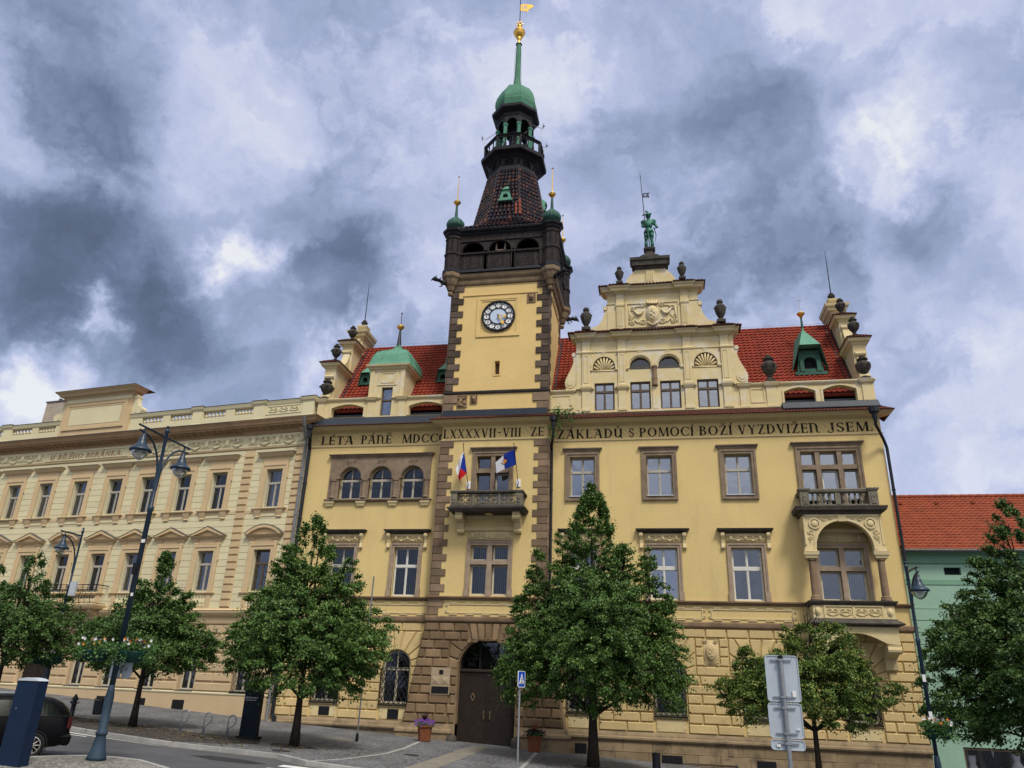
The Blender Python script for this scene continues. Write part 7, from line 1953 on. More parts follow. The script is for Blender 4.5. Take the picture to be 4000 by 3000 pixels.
# windows
gs, gb, gp, gl = MB(), MB(), MB(), MB()
for i, c in enumerate(UC):
    a, b = c-HWD, c+HWD
    for z0, z1 in ((8.95,11.15),(4.37,6.58)):
        surround(gs, a, b, z0-.06, z1, .33, .0, .05, bottom=False)
        for s in (-1,1): gs.box(c+s*(HWD+.33)-.05,c+s*(HWD+.33)+.05,-.06,0,z1-.55,z1-.05); gs.box(*sorted((c+s*HWD,c+s*(HWD+.40))),-.07,0,z0-.06,z0+.18)
    # second floor sill, brackets, hood
    gs.mould(a-.45,b+.45,0,.02,[(8.76,.02),(8.80,.12),(8.86,.15),(8.88,.12)])
    for s in (-1,1): gb.mould(c+s*.72-.10,c+s*.72+.10,0,.02,[(8.34,.03),(8.38,.07),(8.46,.05),(8.60,.09),(8.76,.13)])
    gs.box(a-.05,b+.05,-.03,0,8.42,8.46); gs.box(a-.05,b+.05,-.03,0,8.68,8.72)
    gs.box(a-.30,b+.30,-.03,0,11.50,11.82)
    gp.mould(a-.42,b+.42,0,.02,[(11.78,.02),(11.84,.06),(11.90,.14),(12.0,.20),(12.06,.24),(12.10,.26)]); gl.box(a-.70,b+.70,-.28,.0,12.10,12.12)
    # first floor
    gs.box(a-.25,b+.25,-.03,0,6.93,7.22)
    for s in (-1,1): gb.mould(c+s*.78-.09,c+s*.78+.09,0,.02,[(6.85,.03),(6.95,.06),(7.05,.05),(7.22,.14)])
    gp.mould(a-.46,b+.46,0,.02,[(7.22,.04),(7.27,.10),(7.34,.18),(7.40,.22)])
    X0, X1, zb, zt = a-.68, b+.68, 7.40, 7.93
    if i in (0,5):
        n = 12; o = [(X0+(X1-X0)*k/n, zb+.02+.52*math.sin(PI*k/n)**.8) for k in range(n+1)]; o2 = [(X0+.22+(X1-X0-.44)*k/n, zb+.0+.36*math.sin(PI*k/n)**.8) for k in range(n+1)]
        gp.prism(o+o2[::-1], -.24, 0); gp.prism(o2+[], -.08, 0)
        vs = [(x,-.27,z+.015) for x, z in o]+[(x,.0,z+.03) for x, z in o]; gl.add(vs,[(k,k+1,n+2+k,n+1+k) for k in range(n)])
    else:
        gp.prism([(X0,zb),(c,zt-.02),(X1,zb),(X1-.26,zb),(c,zt-.20),(X0+.26,zb)], -.24, 0); gp.prism([(X0+.26,zb),(X1-.26,zb),(c,zt-.20)], -.08, 0)
        for s in (-1,1):
            e = X0-.02 if s < 0 else X1+.02; gl.add([(e,-.27,zb+.02),(c,-.27,zt+.015),(c,.0,zt+.03),(e,.0,zb+.03)],[(0,1,2,3) if s < 0 else (3,2,1,0)])
    # balustrade panels below the first floor windows
    gs.mould(a-.40,b+.40,0,.02,[(4.17,.02),(4.22,.10),(4.28,.13),(4.30,.1)]); gs.box(a-.3,a-.02,-.05,0,3.46,4.17); gs.box(b+.02,b+.3,-.05,0,3.46,4.17); gs.box(a-.02,b+.02,-.05,0,3.46,3.56)
    hp = {'pane':'glass'}
    fm = 'whitewood'
    window(LH, a+.02, b-.02, 8.97, 11.13, .24, (10.32,10.42), None, fm, 'glassd' if i in (1,2,3,4) else 'glass', frame=LF, blind='lace' if i in (0,5,6,7) else 'side', half=True)
    window(LH, a+.02, b-.02, 4.39, 6.56, .24, (5.80,5.90), None, fm if i else 'brownwood', 'glassd' if i > 3 else 'glass', frame=LF, blind='side' if i else None, half=True)
lb(gs, 'window_surround', M['peach']); lb(gb, 'sill_bracket', M['peach']); lb(gp, 'window_pediment', M['brownmould'] if False else M['peach']); lb(gl, 'lead_flashing', M['leadtop'])
for i, c in enumerate(UC):
    for k in range(5):
        b = MB(); baluster(b, c-.40+.20*k, -.02, 3.57, 4.16, .9, 6)
        if i in (1,2,3): lb(b, 'baluster', M['lcream'])
for i, c in enumerate(GWC):
    w = window(LH, c-.51, c+.51, -.68, 2.05, .28, (1.40,1.50), None, 'cream_frame', 'glassd', spring=1.55, frame=LF, blind='lace')
    gg = MB(); gg.box(c-.58,c+.58,-.05,.3,-.76,-.70); lb(gg, 'window_sill', M['leadtop'])
    if i == 0:
        gg = MB(); k = -6
        for s in (1,-1):
            for q in range(-8,9):
                xa = c-.52+q*.20; za, zb = -.68, 2.0; xb = xa+s*(zb-za)*.5
                lo, hi = sorted(((c-.52-xa)/(xb-xa), (c+.52-xa)/(xb-xa))); lo = max(0,lo); hi = min(1,hi)
                if hi-lo > .04: gg.tube([(xa+(xb-xa)*lo,-.04,za+(zb-za)*lo),(xa+(xb-xa)*hi,-.04,za+(zb-za)*hi)],.011,4)
        gg.box(c-.54,c+.54,-.08,0,-.72,-.66); build(gg, 'window_grille', M['black'], LH, frame=LF)
# gate and cellar vents
g = MB(); g.box(-17.55,-16.42,.32,.4,-1.9,1.4); g.box(-16.38,-15.25,.32,.4,-1.9,1.4); g.panel(archpoly(-17.55,-15.25,1.3,1.35),[],.36); lb(g, 'gate_door', M['door'])
for x0, x1 in ((-6.22,-5.46),(-11.35,-10.65),(-8.6,-8.0)):
    z0, z1 = -1.64, -1.18; g = MB(); g.box(x0,x1,-.03,.02,z0,z1); lb(g, 'cellar_vent', M['black'])
g = MB(); g.tube([(-13.68,.0,2.62),(-13.68,-.06,2.62)],.14,14); lb(g, 'round_plate', M['black'])
# balcony
g = MB(); g.mould(-20.6,-12.25,-.85,0,[(3.33,.0),(3.40,.06),(3.50,.10),(3.58,.12),(3.60,.08)])
BB = lb(g, 'balcony', M['peach']); g = MB()
for x in (-20.2,-18.2,-14.6,-12.6): g.prismx([(0,3.33),(-.75,3.33),(-.72,3.18),(-.35,3.0),(-.1,2.6),(0,2.5)], x-.14, x+.14)
build(g, 'balcony_console', M['peach'], BB, frame=LF)
g = MB()
path = [(-20.6,-.05),(-20.55,-.88),(-12.30,-.88),(-12.25,-.05)]
def rail(z, r):
    g.tube([(x,y,z) for x, y in path], r, 5)
rail(4.66,.03); rail(3.66,.02); rail(4.50,.012)
x = -20.5
while x < -12.3:
    g.tube([(x,-.88,3.66),(x,-.97,3.85),(x,-1.0,4.0),(x,-.90,4.3),(x,-.88,4.66)],.022,4)
    for s in (-1,1): tubes_scroll(g, x+.2+s*.07, 4.32, .10, -.90, s, w=.02); tubes_scroll(g, x+.2+s*.07, 3.98, .11, -.99, -s, w=.02, flip=-1)
    x += .40
build(g, 'balcony_railing', M['black'], BB, frame=LF)
g = MB(); g.ball((-13.95,-.96,4.10),.15,10,8,sz=1.5,sy=.5); g.tube([(-13.95,-.96,4.25),(-13.95,-.96,4.42)],[.07,.03],6); build(g, 'gilded_ornament', M['gold'], BB, frame=LF)
# frieze and cornice
g = MB()
g.mould(xl,-.03,.0,.05,[(12.42,.02),(12.46,.05),(12.52,.06),(12.54,.01)]); lb(g, 'frieze_moulding', M['peach'])
g = MB(); g.smooth = False; rr2 = random.Random(3)
g.box(xl,-.03,-.02,.03,12.56,13.30); 
x = -4.45
def segs(a, b, n): relief(g, a, b, 12.60, 13.26, -.055, n, rr2)
segs(-4.3,-.15,5); segs(-12.9,-4.6,11); segs(-24.6,-20.2,6); segs(-37.0,-24.8,15)
lb(g, 'carved_frieze', M['lcream'])
g = MB(); g.panel(rect(-19.95,-13.15,12.60,13.20),[rect(-19.88,-13.22,12.66,13.14)],-.06,-.02,-.02); lb(g, 'name_panel', M['lcream'])
text_mesh(lambda t: lb(t, 'house_name_letter', M['brownmould'], nosplit=True), 'U BÍLÉHO BERÁNKA.', -19.62, -13.62, 12.72, .31, -.022, d=.02, slant=.22)
g = MB()
g.mould(xl,-.03,.0,.1,[(13.30,.02),(13.34,.05),(13.38,.06),(13.40,.08),(13.62,.10),(13.64,.46),(13.70,.48),(13.74,.55),(13.86,.60),(13.98,.68),(14.02,.70)])
g.mould(-4.55,-.0,-.04,.1,[(13.30,.02),(13.34,.05),(13.38,.06),(13.40,.08),(13.62,.10),(13.645,.46),(13.705,.48),(13.745,.55),(13.865,.60),(13.985,.68),(14.03,.70)])
x = xl+.05
while x < -.1: g.box(x,x+.055,-.13,-.0,13.42,13.50); x += .105
x = xl+.1
while x < -.2: g.mould(x,x+.15,-.10,0,[(13.50,.02),(13.54,.10),(13.60,.30),(13.638,.34)]); x += .50
lb(g, 'main_cornice', M['brownmould'])
g = MB(); g.add([(xl,-.72,14.04),(.02,-.72,14.04),(.02,.08,14.36),(xl,.08,14.36)],[(0,1,2,3)]); g.add([(xl,-.72,14.0),(.02,-.72,14.0),(.02,-.72,14.04),(xl,-.72,14.04)],[(0,1,2,3)]); lb(g, 'cornice_flashing', M['leadtop'])
# balustrade
g = MB(); gb = MB(); y0 = .05
GRP = [(-5.7,-4.35),(-8.0,-6.35),(-10.54,-8.85),(-12.75,-11.1),(-21.50,-19.95),(-23.85,-22.05),(-26.5,-24.7),(-28.8,-27.0),(-31.2,-29.5),(-33.6,-31.9),(-36.2,-34.4)]
g.box(xl,-13.0 if False else -.1,y0,y0+.3,14.30,14.70)
for xa, xb in ((-13.74,-.1),(xl,-19.45)):
    g.mould(xa,xb,y0,y0+.3,[(15.13,.0),(15.18,.04),(15.28,.07),(15.36,.10),(15.40,.08)])
    x = xb
    cutsg = sorted([c for c in GRP if c[0] > xa-.1 and c[1] < xb+.1])
    for a, b in subtract((xa,xb), cutsg): g.box(a,b,y0,y0+.3,14.70,15.13)
for c, w_ in ((-.50,.38),(-3.88,.40),(-8.43,.34),(-13.3,.0),(-24.3,.34)):
    if w_: g.mould(c-w_,c+w_,y0-.05,y0+.35,[(14.3,.02),(14.40,.0),(15.20,.0),(15.28,.08),(15.42,.13),(15.46,.10)])
g.panel(rect(-3.40,-.95,14.55,15.10),[rect(-3.32,-1.03,14.62,15.04)],y0-.03,y0,y0)
relief(g, -3.25, -1.1, 14.64, 15.02, y0-.02, 3, rr2, shield=False)
lb(g, 'roof_parapet', M['lcream'])
for a, b in GRP:
    n = 6
    for k in range(n):
        q = MB(); baluster(q, a+(b-a)*(k+.5)/n, y0+.15, 14.70, 15.13, 1.3, 7)
        for s in (): pass
        lb(q, 'baluster', M['lcream'])
g = MB(); g.box(xl,-.1,y0-.12,y0+.42,15.405,15.425)
g2_ = MB(); 
for xa, xb in ((-13.74,-.0),(xl,-19.45)): g2_.box(xa,xb,y0-.12,y0+.42,15.40,15.425)
for c, w_ in ((-.50,.38),(-3.88,.40),(-8.43,.34),(-24.3,.34)): g2_.box(c-w_-.14,c+w_+.14,y0-.20,y0+.48,15.462,15.485)
lb(g2_, 'parapet_flashing', M['leadtop'])
# attic block
g = MB(); a, b = -19.42, -13.76
g.box(a,b,-.12,.5,14.25,16.85)
AT = lb(g, 'attic_block', M['peach'])
g = MB(); g.panel(rect(-18.75,-14.42,14.95,16.10),[],-.165); g.box(a+.1,b-.1,-.15,-.12,16.52,16.84); build(g, 'attic_panel', M['lcream'], AT, frame=LF)
g = MB(); g.panel(rect(-19.15,-14.02,14.62,16.42),[rect(-18.95,-14.22,14.78,16.26)],-.20,-.12,-.12); g.panel(rect(-18.95,-14.22,14.78,16.26),[rect(-18.78,-14.39,14.92,16.12)],-.17,None,-.15)
g.mould(a,b,-.12,.5,[(16.78,.04),(16.84,.08),(16.92,.12),(16.96,.30),(17.10,.40),(17.18,.52),(17.24,.55)]); build(g, 'attic_moulding', M['peach'], AT, frame=LF)
g = MB(); g.box(a-.57,b+.57,-.70,1.05,17.24,17.265); build(g, 'attic_flashing', M['leadtop'], AT, frame=LF)
g = MB()
for s, e in ((1,b),(-1,a)):
    pts = [(e,15.42),(e+s*.85,15.42)]+[(e+s*(.85-.55*math.sin(PI/2*t)**.7), 15.5+1.2*t) for t in [i/8 for i in range(9)]]+[(e,16.75)]
    g.prism(pts, .0, .35); g.tube([(e+s*.62,-.04,15.68),(e+s*.62,.39,15.68)],.26,12); g.tube([(e+s*.2,-.04,16.62),(e+s*.2,.39,16.62)],.14,10)
build(g, 'attic_scroll', M['lcream'], AT, frame=LF)
# roof and chimney
g = MB(); tiled(g, (xl,1.0,14.35),(-.1,1.0,14.35),(-.1,8.5,17.0),(xl,8.5,17.0),.26,.36,.035,.03,3); lb(g, 'roof', M['tile2'])
g = MB(); cz_ = 3.6
g.box(-26.0,-24.3,cz_,cz_+.8,15.2,18.6); 
for k in range(21): g.box(-26.01,-24.29,cz_-.01,cz_+.81,15.3+k*.16,15.3+k*.16+.02)
CH = lb(g, 'chimney', M['chimney']); g = MB(); g.box(-26.07,-24.23,cz_-.07,cz_+.87,18.6,18.67); build(g, 'chimney_cap', M['leadtop'], CH, frame=LF)
g = MB(); g.ring([(.14,18.65),(.14,18.90),(.22,18.94),(.22,19.00),(.14,19.03),(.14,19.15),(.24,19.18),(.05,19.28)],-24.65,cz_+.4,10); g.ring([(.14,18.65),(.14,18.98)],-25.2,cz_+.4,10); build(g, 'chimney_pot', M['leadtop'], CH, frame=LF)
# ================================================================== GREEN HOUSE
GHs = empty('green_house', (19,38.6,-3.8), 'low mint green house with orange tiled roof and a window of wedding dresses', 'house'); SPLIT.add(GHs)
gy = 38.6; X0g, X1g = 11.05, 27.0
hsg = [rect(12.92,13.64,5.53,5.87), rect(12.80,14.60,1.7,3.94), rect(16.3,18.1,1.7,3.94), rect(19.8,21.6,1.7,3.94), rect(12.42,17.6,-3.6,-1.70), rect(18.6,23.0,-3.6,-1.7)]
g = MB(); g.panel(rect(X0g,X1g,-4.4,6.1), hsg, gy, None, gy+.35); g.add([(X1g,gy,-4.4),(X1g,gy+9,-4.4),(X1g,gy+9,6.1),(X1g,gy,6.1)],[(0,1,2,3)]); build(g, 'wall', M['green'], GHs)
g = MB(); g.box(X0g+.1,X1g-.1,gy+1.6,gy+9,-4.4,6.2); g.box(X0g+.1,X1g-.1,gy+.36,gy+1.6,4.2,6.2); g.box(X0g,X1g,gy+1.1,gy+1.6,-1.4,1.5); build(g, 'interior_wall', M['dark'], GHs)
g = MB(); g.mould(X0g,X1g,gy,gy+.05,[(6.02,.02),(6.06,.10),(6.12,.12),(6.14,.06),(6.45,.08),(6.50,.22),(6.58,.26),(6.62,.22)]); g.box(X0g,X1g,gy-.03,gy,5.08,5.30); build(g, 'cornice', M['greendk'], GHs)
g = MB()
for z0, z1 in ((3.50,3.98),(2.98,3.46),(2.46,2.94),(1.94,2.42),(1.42,1.90),(.90,1.38),(.38,.86),(-.14,.34),(-.66,-.18),(-1.18,-.70)): g.box(X0g,12.72,gy-.03,gy,z0,z1)
g.box(X0g,X1g,gy-.035,gy,4.0,4.06); build(g, 'corner_bands', M['green'], GHs)
for a, b in ((12.80,14.60),(16.3,18.1),(19.8,21.6)):
    window(GHs, a, b, 1.7, 3.94, gy+.12, (3.2,3.3), None, 'brownwood', 'glassd', fw=.08)
g = MB(); g.box(12.90,13.66,gy+.2,gy+.22,5.5,5.9); build(g, 'attic_vent', M['dark'], GHs)
g = MB(); tiled(g,(X0g+.1,gy-.42,6.62),(X1g+.3,gy-.42,6.62),(X1g+.3,43.0,10.22),(X0g+.1,43.0,10.22),.25,.30,.035,.03,4)
tiled(g,(X1g+.3,47.4,6.62),(X0g+.1,47.4,6.62),(X0g+.1,43.0,10.22),(X1g+.3,43.0,10.22),.5,.6,.035,.03,3)
ro = build(g, 'roof', M['tile2'], GHs); g = MB(); ridge(g,(X0g+.1,43.0,10.27),(X1g+.3,43.0,10.27),.12,.42); build(g, 'ridge_tiles', M['tile2'], ro)
g = MB()
for k in range(9): x = 12.6+1.75*k; g.prism([(x-.11,9.70),(x+.11,9.70),(x,9.88)], 42.15, 42.6)
build(g, 'vent_tile', M['tile2'], ro)
g = MB(); g.tube([(X0g,gy-.48,6.58),(X1g+.3,gy-.48,6.58)],.07,8); build(g, 'gutter', M['leadtop'], GHs)
for a, b in ((12.42,17.6),(18.6,23.0)):
    g = MB(); g.panel(rect(a,b,-3.6,-1.70),[rect(a+.07,b-.07,-3.5,-1.80)],gy+.05,None,gy+.15); g.box((a+b)/2-.04,(a+b)/2+.04,gy+.05,gy+.12,-3.55,-1.75)
    o = build(g, 'shop_window', M['brownwood'], GHs); g = MB(); g.panel(rect(a+.05,b-.05,-3.52,-1.78),[],gy+.10); build(g, 'pane', M['glassshop'], o)
    g = MB()
    for k in range(9): g.box(a+.25+k*.6,a+.45+k*.6,gy+.85,gy+.90,-3.6,-1.6)
    build(g, 'display_rail', M['chimney'], o)
def mannequin(x, kind, label, hgt=-1.62):
    e = empty('dress_mannequin' if kind else 'suit_mannequin', (x,gy+.36,-3.6), label, 'mannequin')
    yy = gy+.36; g = MB(); g.smooth = True; t = hgt
    g.ring([(.05,t+.02),(.055,t-.10),(.09,t-.14),(.17,t-.20),(.16,t-.32),(.17,t-.42)],x,yy,14,sq=.65); g.tube([(x,yy,t-.9),(x,yy,-3.6)],.02,6); g.ring([(.2,-3.6),(.2,-3.58)],x,yy,12); build(g, 'bust', M['black'], e)
    g = MB(); g.smooth = True
    if kind:
        g.ring([(.145,t-.24),(.185,t-.32),(.18,t-.38),(.125,t-.56),(.16,t-.66),(.28,t-.85),(.42,t-1.15),(.55,t-1.6),(.62,-3.52)],x,yy,18,sq=.75)
        for s in (-1,1): g.tube([(x+s*.13,yy-.06,t-.28),(x+s*.12,yy,t-.15)],[.04,.02],6)
        build(g, 'white_dress', M['dress'], e)
    else:
        g.ring([(.16,t-.15),(.25,t-.22),(.24,t-.45),(.22,t-.6),(.25,t-.9)],x,yy,14,sq=.55); g.tube([(x-.24,yy,t-.22),(x-.30,yy,t-.55),(x-.27,yy-.05,t-.85)],[.08,.07,.05],8); g.tube([(x+.24,yy,t-.22),(x+.30,yy,t-.55),(x+.27,yy-.05,t-.85)],[.08,.07,.05],8); g.tube([(x-.1,yy,t-.85),(x-.1,yy,-3.55)],[.11,.08],8); g.tube([(x+.1,yy,t-.85),(x+.1,yy,-3.55)],[.11,.08],8)
        build(g, 'suit', M['suit'], e); g = MB(); g.prism([(x-.06,t-.16),(x+.06,t-.16),(x,t-.5)],yy-.16,yy-.13); build(g, 'shirt', M['signwhite'], e)
mannequin(12.80, True, 'white strapped wedding dress on a dummy nearest the left edge of the shop window', -1.78); mannequin(13.62, False, 'navy suit with white shirt on a dummy between the two wedding dresses', -1.58); mannequin(14.55, True, 'white wedding dress with wide neckline on the right hand dummy in the shop window', -1.60)
# ================================================================== STREET FURNITURE
def lamp_head(parent, x, y, z):
    """hanging bell lamp, z = rim height"""
    g = MB(); g.smooth = True; g.ring([(.05,z+.52),(.07,z+.48),(.065,z+.40),(.10,z+.36),(.11,z+.30),(.14,z+.20),(.20,z+.10),(.29,z+.04),(.315,z+.0),(.31,z-.035),(.25,z-.04)], x, y, 24)
    h = build(g, 'lamp_shade', M['lampblue'], parent)
    g = MB(); g.smooth = True; g.ring([(.245,z-.035),(.24,z-.08),(.19,z-.18),(.11,z-.26),(.03,z-.30)], x, y, 20); build(g, 'lamp_bowl', M['glassbowl'], h)
    g = MB(); g.ball((x,y,z-.06),.09,8,6,sz=1.2); build(g, 'bulb', M['clockface'], h)
M['glassbowl'] = glass_mat('frosted_lamp_bowl', (.75,.76,.74), .12, .15)
def street_lamp(x, y, zt, sides, base, label, group, big=False):
    z0 = gz(x)
    e = empty('street_lamp', (x,y,z0), label, 'street lamp', group)
    g = MB(); s = 1.0
    if big: prof = [(.25,z0),(.24,z0+.08),(.19,z0+.22),(.155,z0+.40),(.125,z0+.56),(.125,z0+.60),(.15,z0+.62),(.15,z0+.68),(.11,z0+.72),(.115,z0+1.55),(.095,z0+1.70),(.075,z0+1.85)]
    else: prof = [(.20,z0),(.18,z0+.15),(.13,z0+.4),(.10,z0+.5),(.12,z0+.54),(.10,z0+.6),(.10,z0+1.5),(.085,z0+1.7),(.062,z0+1.8)]
    g.smooth = True; g.ring(prof, x, y, 20); build(g, 'lamp_base', M['lampbase'] if big else M['lampblue'], e)
    r = prof[-1][0]; zm = zt-2.6
    g = MB(); g.smooth = True; g.ring([(r,prof[-1][1]),(r*.96,zm),(r*1.25,zm+.03),(r*1.25,zm+.12),(r*.72,zm+.18),(r*.68,zt-.15),(r*1.0,zt-.12),(r*1.0,zt-.05),(r*.7,zt-.02),(.03,zt+.0)],x,y,16); g.ball((x,y,zt+.05),.05,8,6)
    build(g, 'lamp_post', M['lampblue'], e)
    for s in sides:
        g = MB(); zb = zt-.28
        g.tube([(x,y,zb),(x+.02*s,y+s*1.22,zb)],.032,8); g.ball((x+.02*s,y+s*1.24,zb),.04,6,4)
        arc_ = [(x,y+s*(.06+1.0*math.sin(t*PI/2)),zb-1.25+.95*(1-math.cos(t*PI/2))**.0*math.sin(t*PI/2)**1.0) for t in [i/10 for i in range(11)]]
        arc_ = [(x,y+s*(.07+.95*(1-math.cos(t*PI/2))),zb-1.30+1.13*math.sin(t*PI/2)) for t in [i/10 for i in range(11)]]
        g.tube([(x,y+s*.06,zb-1.62)]+arc_+[(x,y+s*1.22,zb-.15)],.030,8)
        g.tube([(x,y+s*1.0,zb),(x,y+s*1.0,zb-.22)],.025,6); g.ball((x,y+s*.06,zb-1.66),.035,6,4)
        for q in (-.02,): g.tube([(x,y+s*.05,zb-1.5),(x,y,zb-1.5)],.03,6)
        build(g, 'lamp_arm', M['lampblue'], e)
        lamp_head(e, x, y+s*1.0, zb-.72)
    return e
L1 = street_lamp(-14.93, 19.75, 7.12, (-1,1), 0, 'tall dark blue two-armed street lamp with weathered foot on the cobbled island', 'blue street lamps', True)
L2 = street_lamp(-25.9, 30.0, 6.03, (-1,), 0, 'single-armed blue street lamp in front of the cream house at the left', 'blue street lamps')
L3 = street_lamp(8.35, 28.5, 4.44, (-1,), 0, 'single-armed blue street lamp in front of the green house corner', 'blue street lamps')
def stickers(parent, pts):
    for x, y, z, w, h in pts:
        g = MB(); g.prism(rect(x-w/2,x+w/2,z-h/2,z+h/2), y-.012, y); build(g, 'sticker', M['paper'], parent)
stickers(L1, [(-14.87,19.66,3.62,.12,.10),(-14.86,19.66,2.10,.08,.09)]); stickers(L3, [(8.33,28.42,.75,.10,.22),(8.35,28.42,-.35,.10,.20)])
g = MB(); g.box(-14.96,-14.84,19.56,19.66,2.65,2.98); build(g, 'sensor_box', M['black'], L1)
g = MB(); g.box(-25.75,-25.45,29.85,29.95,3.1,3.7); build(g, 'sensor_box', M['greycap'], L2)
for (lx_, ly_, lz_) in ((-14.93,19.75,2.3),(-14.93,19.75,4.9),(-25.9,30,1.9)):
    pass
def flower_basket(x, y, z, bowls, label, seed, r=.36):
    e = empty('hanging_flower_basket', (x,y,z-.2), label, 'flower basket')
    rv = random.Random(seed); lf = MB(); fl = MB()
    for bx, by_, br in bowls:
        g = MB(); g.smooth = True; g.ring([(br*.45,z-.30),(br*.85,z-.22),(br,z-.05),(br*1.03,z)],x+bx,y+by_,18); g.ball((x+bx,y+by_,z-.02),br*.96,12,4,sz=.05); build(g, 'planter_bowl', M['basket'], e)
        for k in range(80):
            a = rv.uniform(0,2*PI); q = rv.uniform(.2,1.45)*br; drop = -.05*rv.random() if q < br else -rv.uniform(.0,.42)
            leaf_clump(lf, (x+bx+q*math.cos(a),y+by_+q*math.sin(a),z+.14+drop), .14, 13, .075, rv)
        for k in range(34):
            a = rv.uniform(0,2*PI); q = rv.uniform(.1,1.4)*br; c = (x+bx+q*math.cos(a),y+by_+q*math.sin(a)-.05,z+rv.uniform(.12,.32)); fl.cur = rv.choice((0,0,1,2,2))
            for p in range(5): t = p*1.257; fl.add([c,(c[0]+.045*math.cos(t),c[1]-.02,c[2]+.045*math.sin(t)),(c[0]+.045*math.cos(t+.9),c[1]-.02,c[2]+.045*math.sin(t+.9))],[(0,1,2)])
    build(lf, 'foliage', M['vine'], e); build(fl, 'flowers', [M['petal_w'],M['petal_o'],M['petal_d']], e)
    return e
flower_basket(-14.93, 19.75, .58, [(-.62,-.12,.36),(.50,-.10,.36),(0,.5,.36)], 'three green planter bowls of white and orange flowers round the two-armed lamp', 3)
flower_basket(-25.9, 29.9, .55, [(-.3,-.2,.34),(.35,-.1,.34)], 'dark planter with trailing white flowers on the left street lamp', 5)
flower_basket(8.45, 28.45, -.75, [(-.2,-.2,.20),(.2,-.2,.20)], 'trailing planter of white flowers on the lamp beside the green house', 6)
# traffic signs
def plate(parent, x0, x1, z0, z1, y, m, name='sign_plate', r=.05, frame=None):
    g = MB(); P = []
    for cx, cz, a in ((x1-r,z0+r,-90),(x1-r,z1-r,0),(x0+r,z1-r,90),(x0+r,z0+r,180)):
        P += arc(cx, cz, r, a, a+90, 4)
    g.prism(P, y, y+.012); g.panel(P,[inset(P,.014)],y-.012,y,y); return build(g, name, m, parent, frame=frame)
e = empty('traffic_sign', (-14.88,19.9,-2.16), 'grey back of two road signs hanging below the flower bowls on the lamp', 'traffic sign')
plate(e, -15.22, -14.90, -.14, .46, 19.93, M['signback']); plate(e, -14.84, -14.56, -.12, .46, 19.93, M['signback']); g = MB(); g.box(-15.0,-14.7,19.84,19.93,.10,.14); build(g, 'sign_clamp', M['steel'], e)
sx, sy = 1.80, 13.2
sheet('traffic_island', [(.6,11.5),(3.2,11.5),(3.2,15.5),(.6,15.5)], 0, M['cobble2'], side=.15)
e = empty('traffic_sign', (sx,sy,gz(sx)), 'three aluminium sign plates seen from behind on one steel pole at lower right', 'traffic sign')
g = MB(); g.tube([(sx-.0,sy-.045,gz(sx)),(sx,sy-.045,.57)],.034,12); build(g, 'sign_pole', M['steel'], e); g = MB(); g.ring([(.037,.57),(.037,.61),(.02,.62)],sx,sy-.045,12); build(g, 'pole_cap', M['black'], e)
for (a, b, z0, z1) in ((1.56,2.06,-.06,.62),(1.55,2.05,-.575,-.075),(1.55,2.05,-.74,-.59)):
    p = plate(e, a, b, z0, z1, sy, M['signback'])
    for z in ((z0+.07,z1-.07) if z1-z0 > .3 else ((z0+z1)/2+.02,)):
        g = MB(); g.box(sx-.16,sx+.16,sy-.03,sy-.012,z-.008,z+.008); g.box(sx-.05,sx+.05,sy-.085,sy-.03,z-.013,z+.013); build(g, 'clamp', M['steel'], p)
stickers(e, [(1.96,sy-.014,.06,.055,.09),(1.97,sy-.014,-.44,.05,.02),(1.66,sy-.014,-.67,.06,.05)])
sx, sy = -4.86, 27.0
e = empty('traffic_sign', (sx,sy,gz(sx)), 'small blue pedestrian crossing sign on a thin post near the town hall gate', 'traffic sign')
g = MB(); g.tube([(sx,sy,gz(sx)),(sx,sy,.50)],.032,8); build(g, 'sign_pole', M['steel'], e)
SF = Matrix.Translation((sx+.03,sy-.01,.28)) @ Matrix.Rotation(math.radians(72),4,'Z'); SFc = SF
p = plate(e, -.25, .25, -.26, .26, -.03, M['signwhite'], frame=SFc)
g = MB(); g.prism(rect(-.225,.225,-.235,.235), -.038, -.03); build(g, 'blue_face', M['signblue'], p, frame=SFc)
g = MB(); g.prism([(-.17,-.15),(.17,-.15),(0,.18)], -.044, -.038); build(g, 'white_triangle', M['signwhite'], p, frame=SFc)
g = MB(); g.ball((.0,-.048,.07),.022,6,4,sy=.3); 
for (a,b) in (((0,.05),(0,-.03)),((0,-.03),(-.05,-.12)),((0,-.03),(.05,-.12)),((0,.03),(-.04,-.02)),((0,.03),(.05,-.01)),((-.1,-.12),(-.02,-.13)),((.03,-.13),(.11,-.13))): g.tube([(a[0],-.047,a[1]),(b[0],-.047,b[1])],.010,4)
build(g, 'walking_figure', M['letter'], p, frame=SFc)
# slim post left of the gate
e = empty('steel_post', (-12.6,32.4,gz(-12.6)), 'tall slim grey post with dark foot on the pavement left of the gate', 'post')
g = MB(); g.tube([(-12.6,32.4,gz(-12.6)),(-12.57,32.4,4.39)],.035,8); build(g, 'post', M['pipegrey'], e); g = MB(); g.ring([(.07,gz(-12.6)),(.06,gz(-12.6)+.28),(.045,gz(-12.6)+.3)],-12.6,32.4,10); build(g, 'post_foot', M['black'], e)
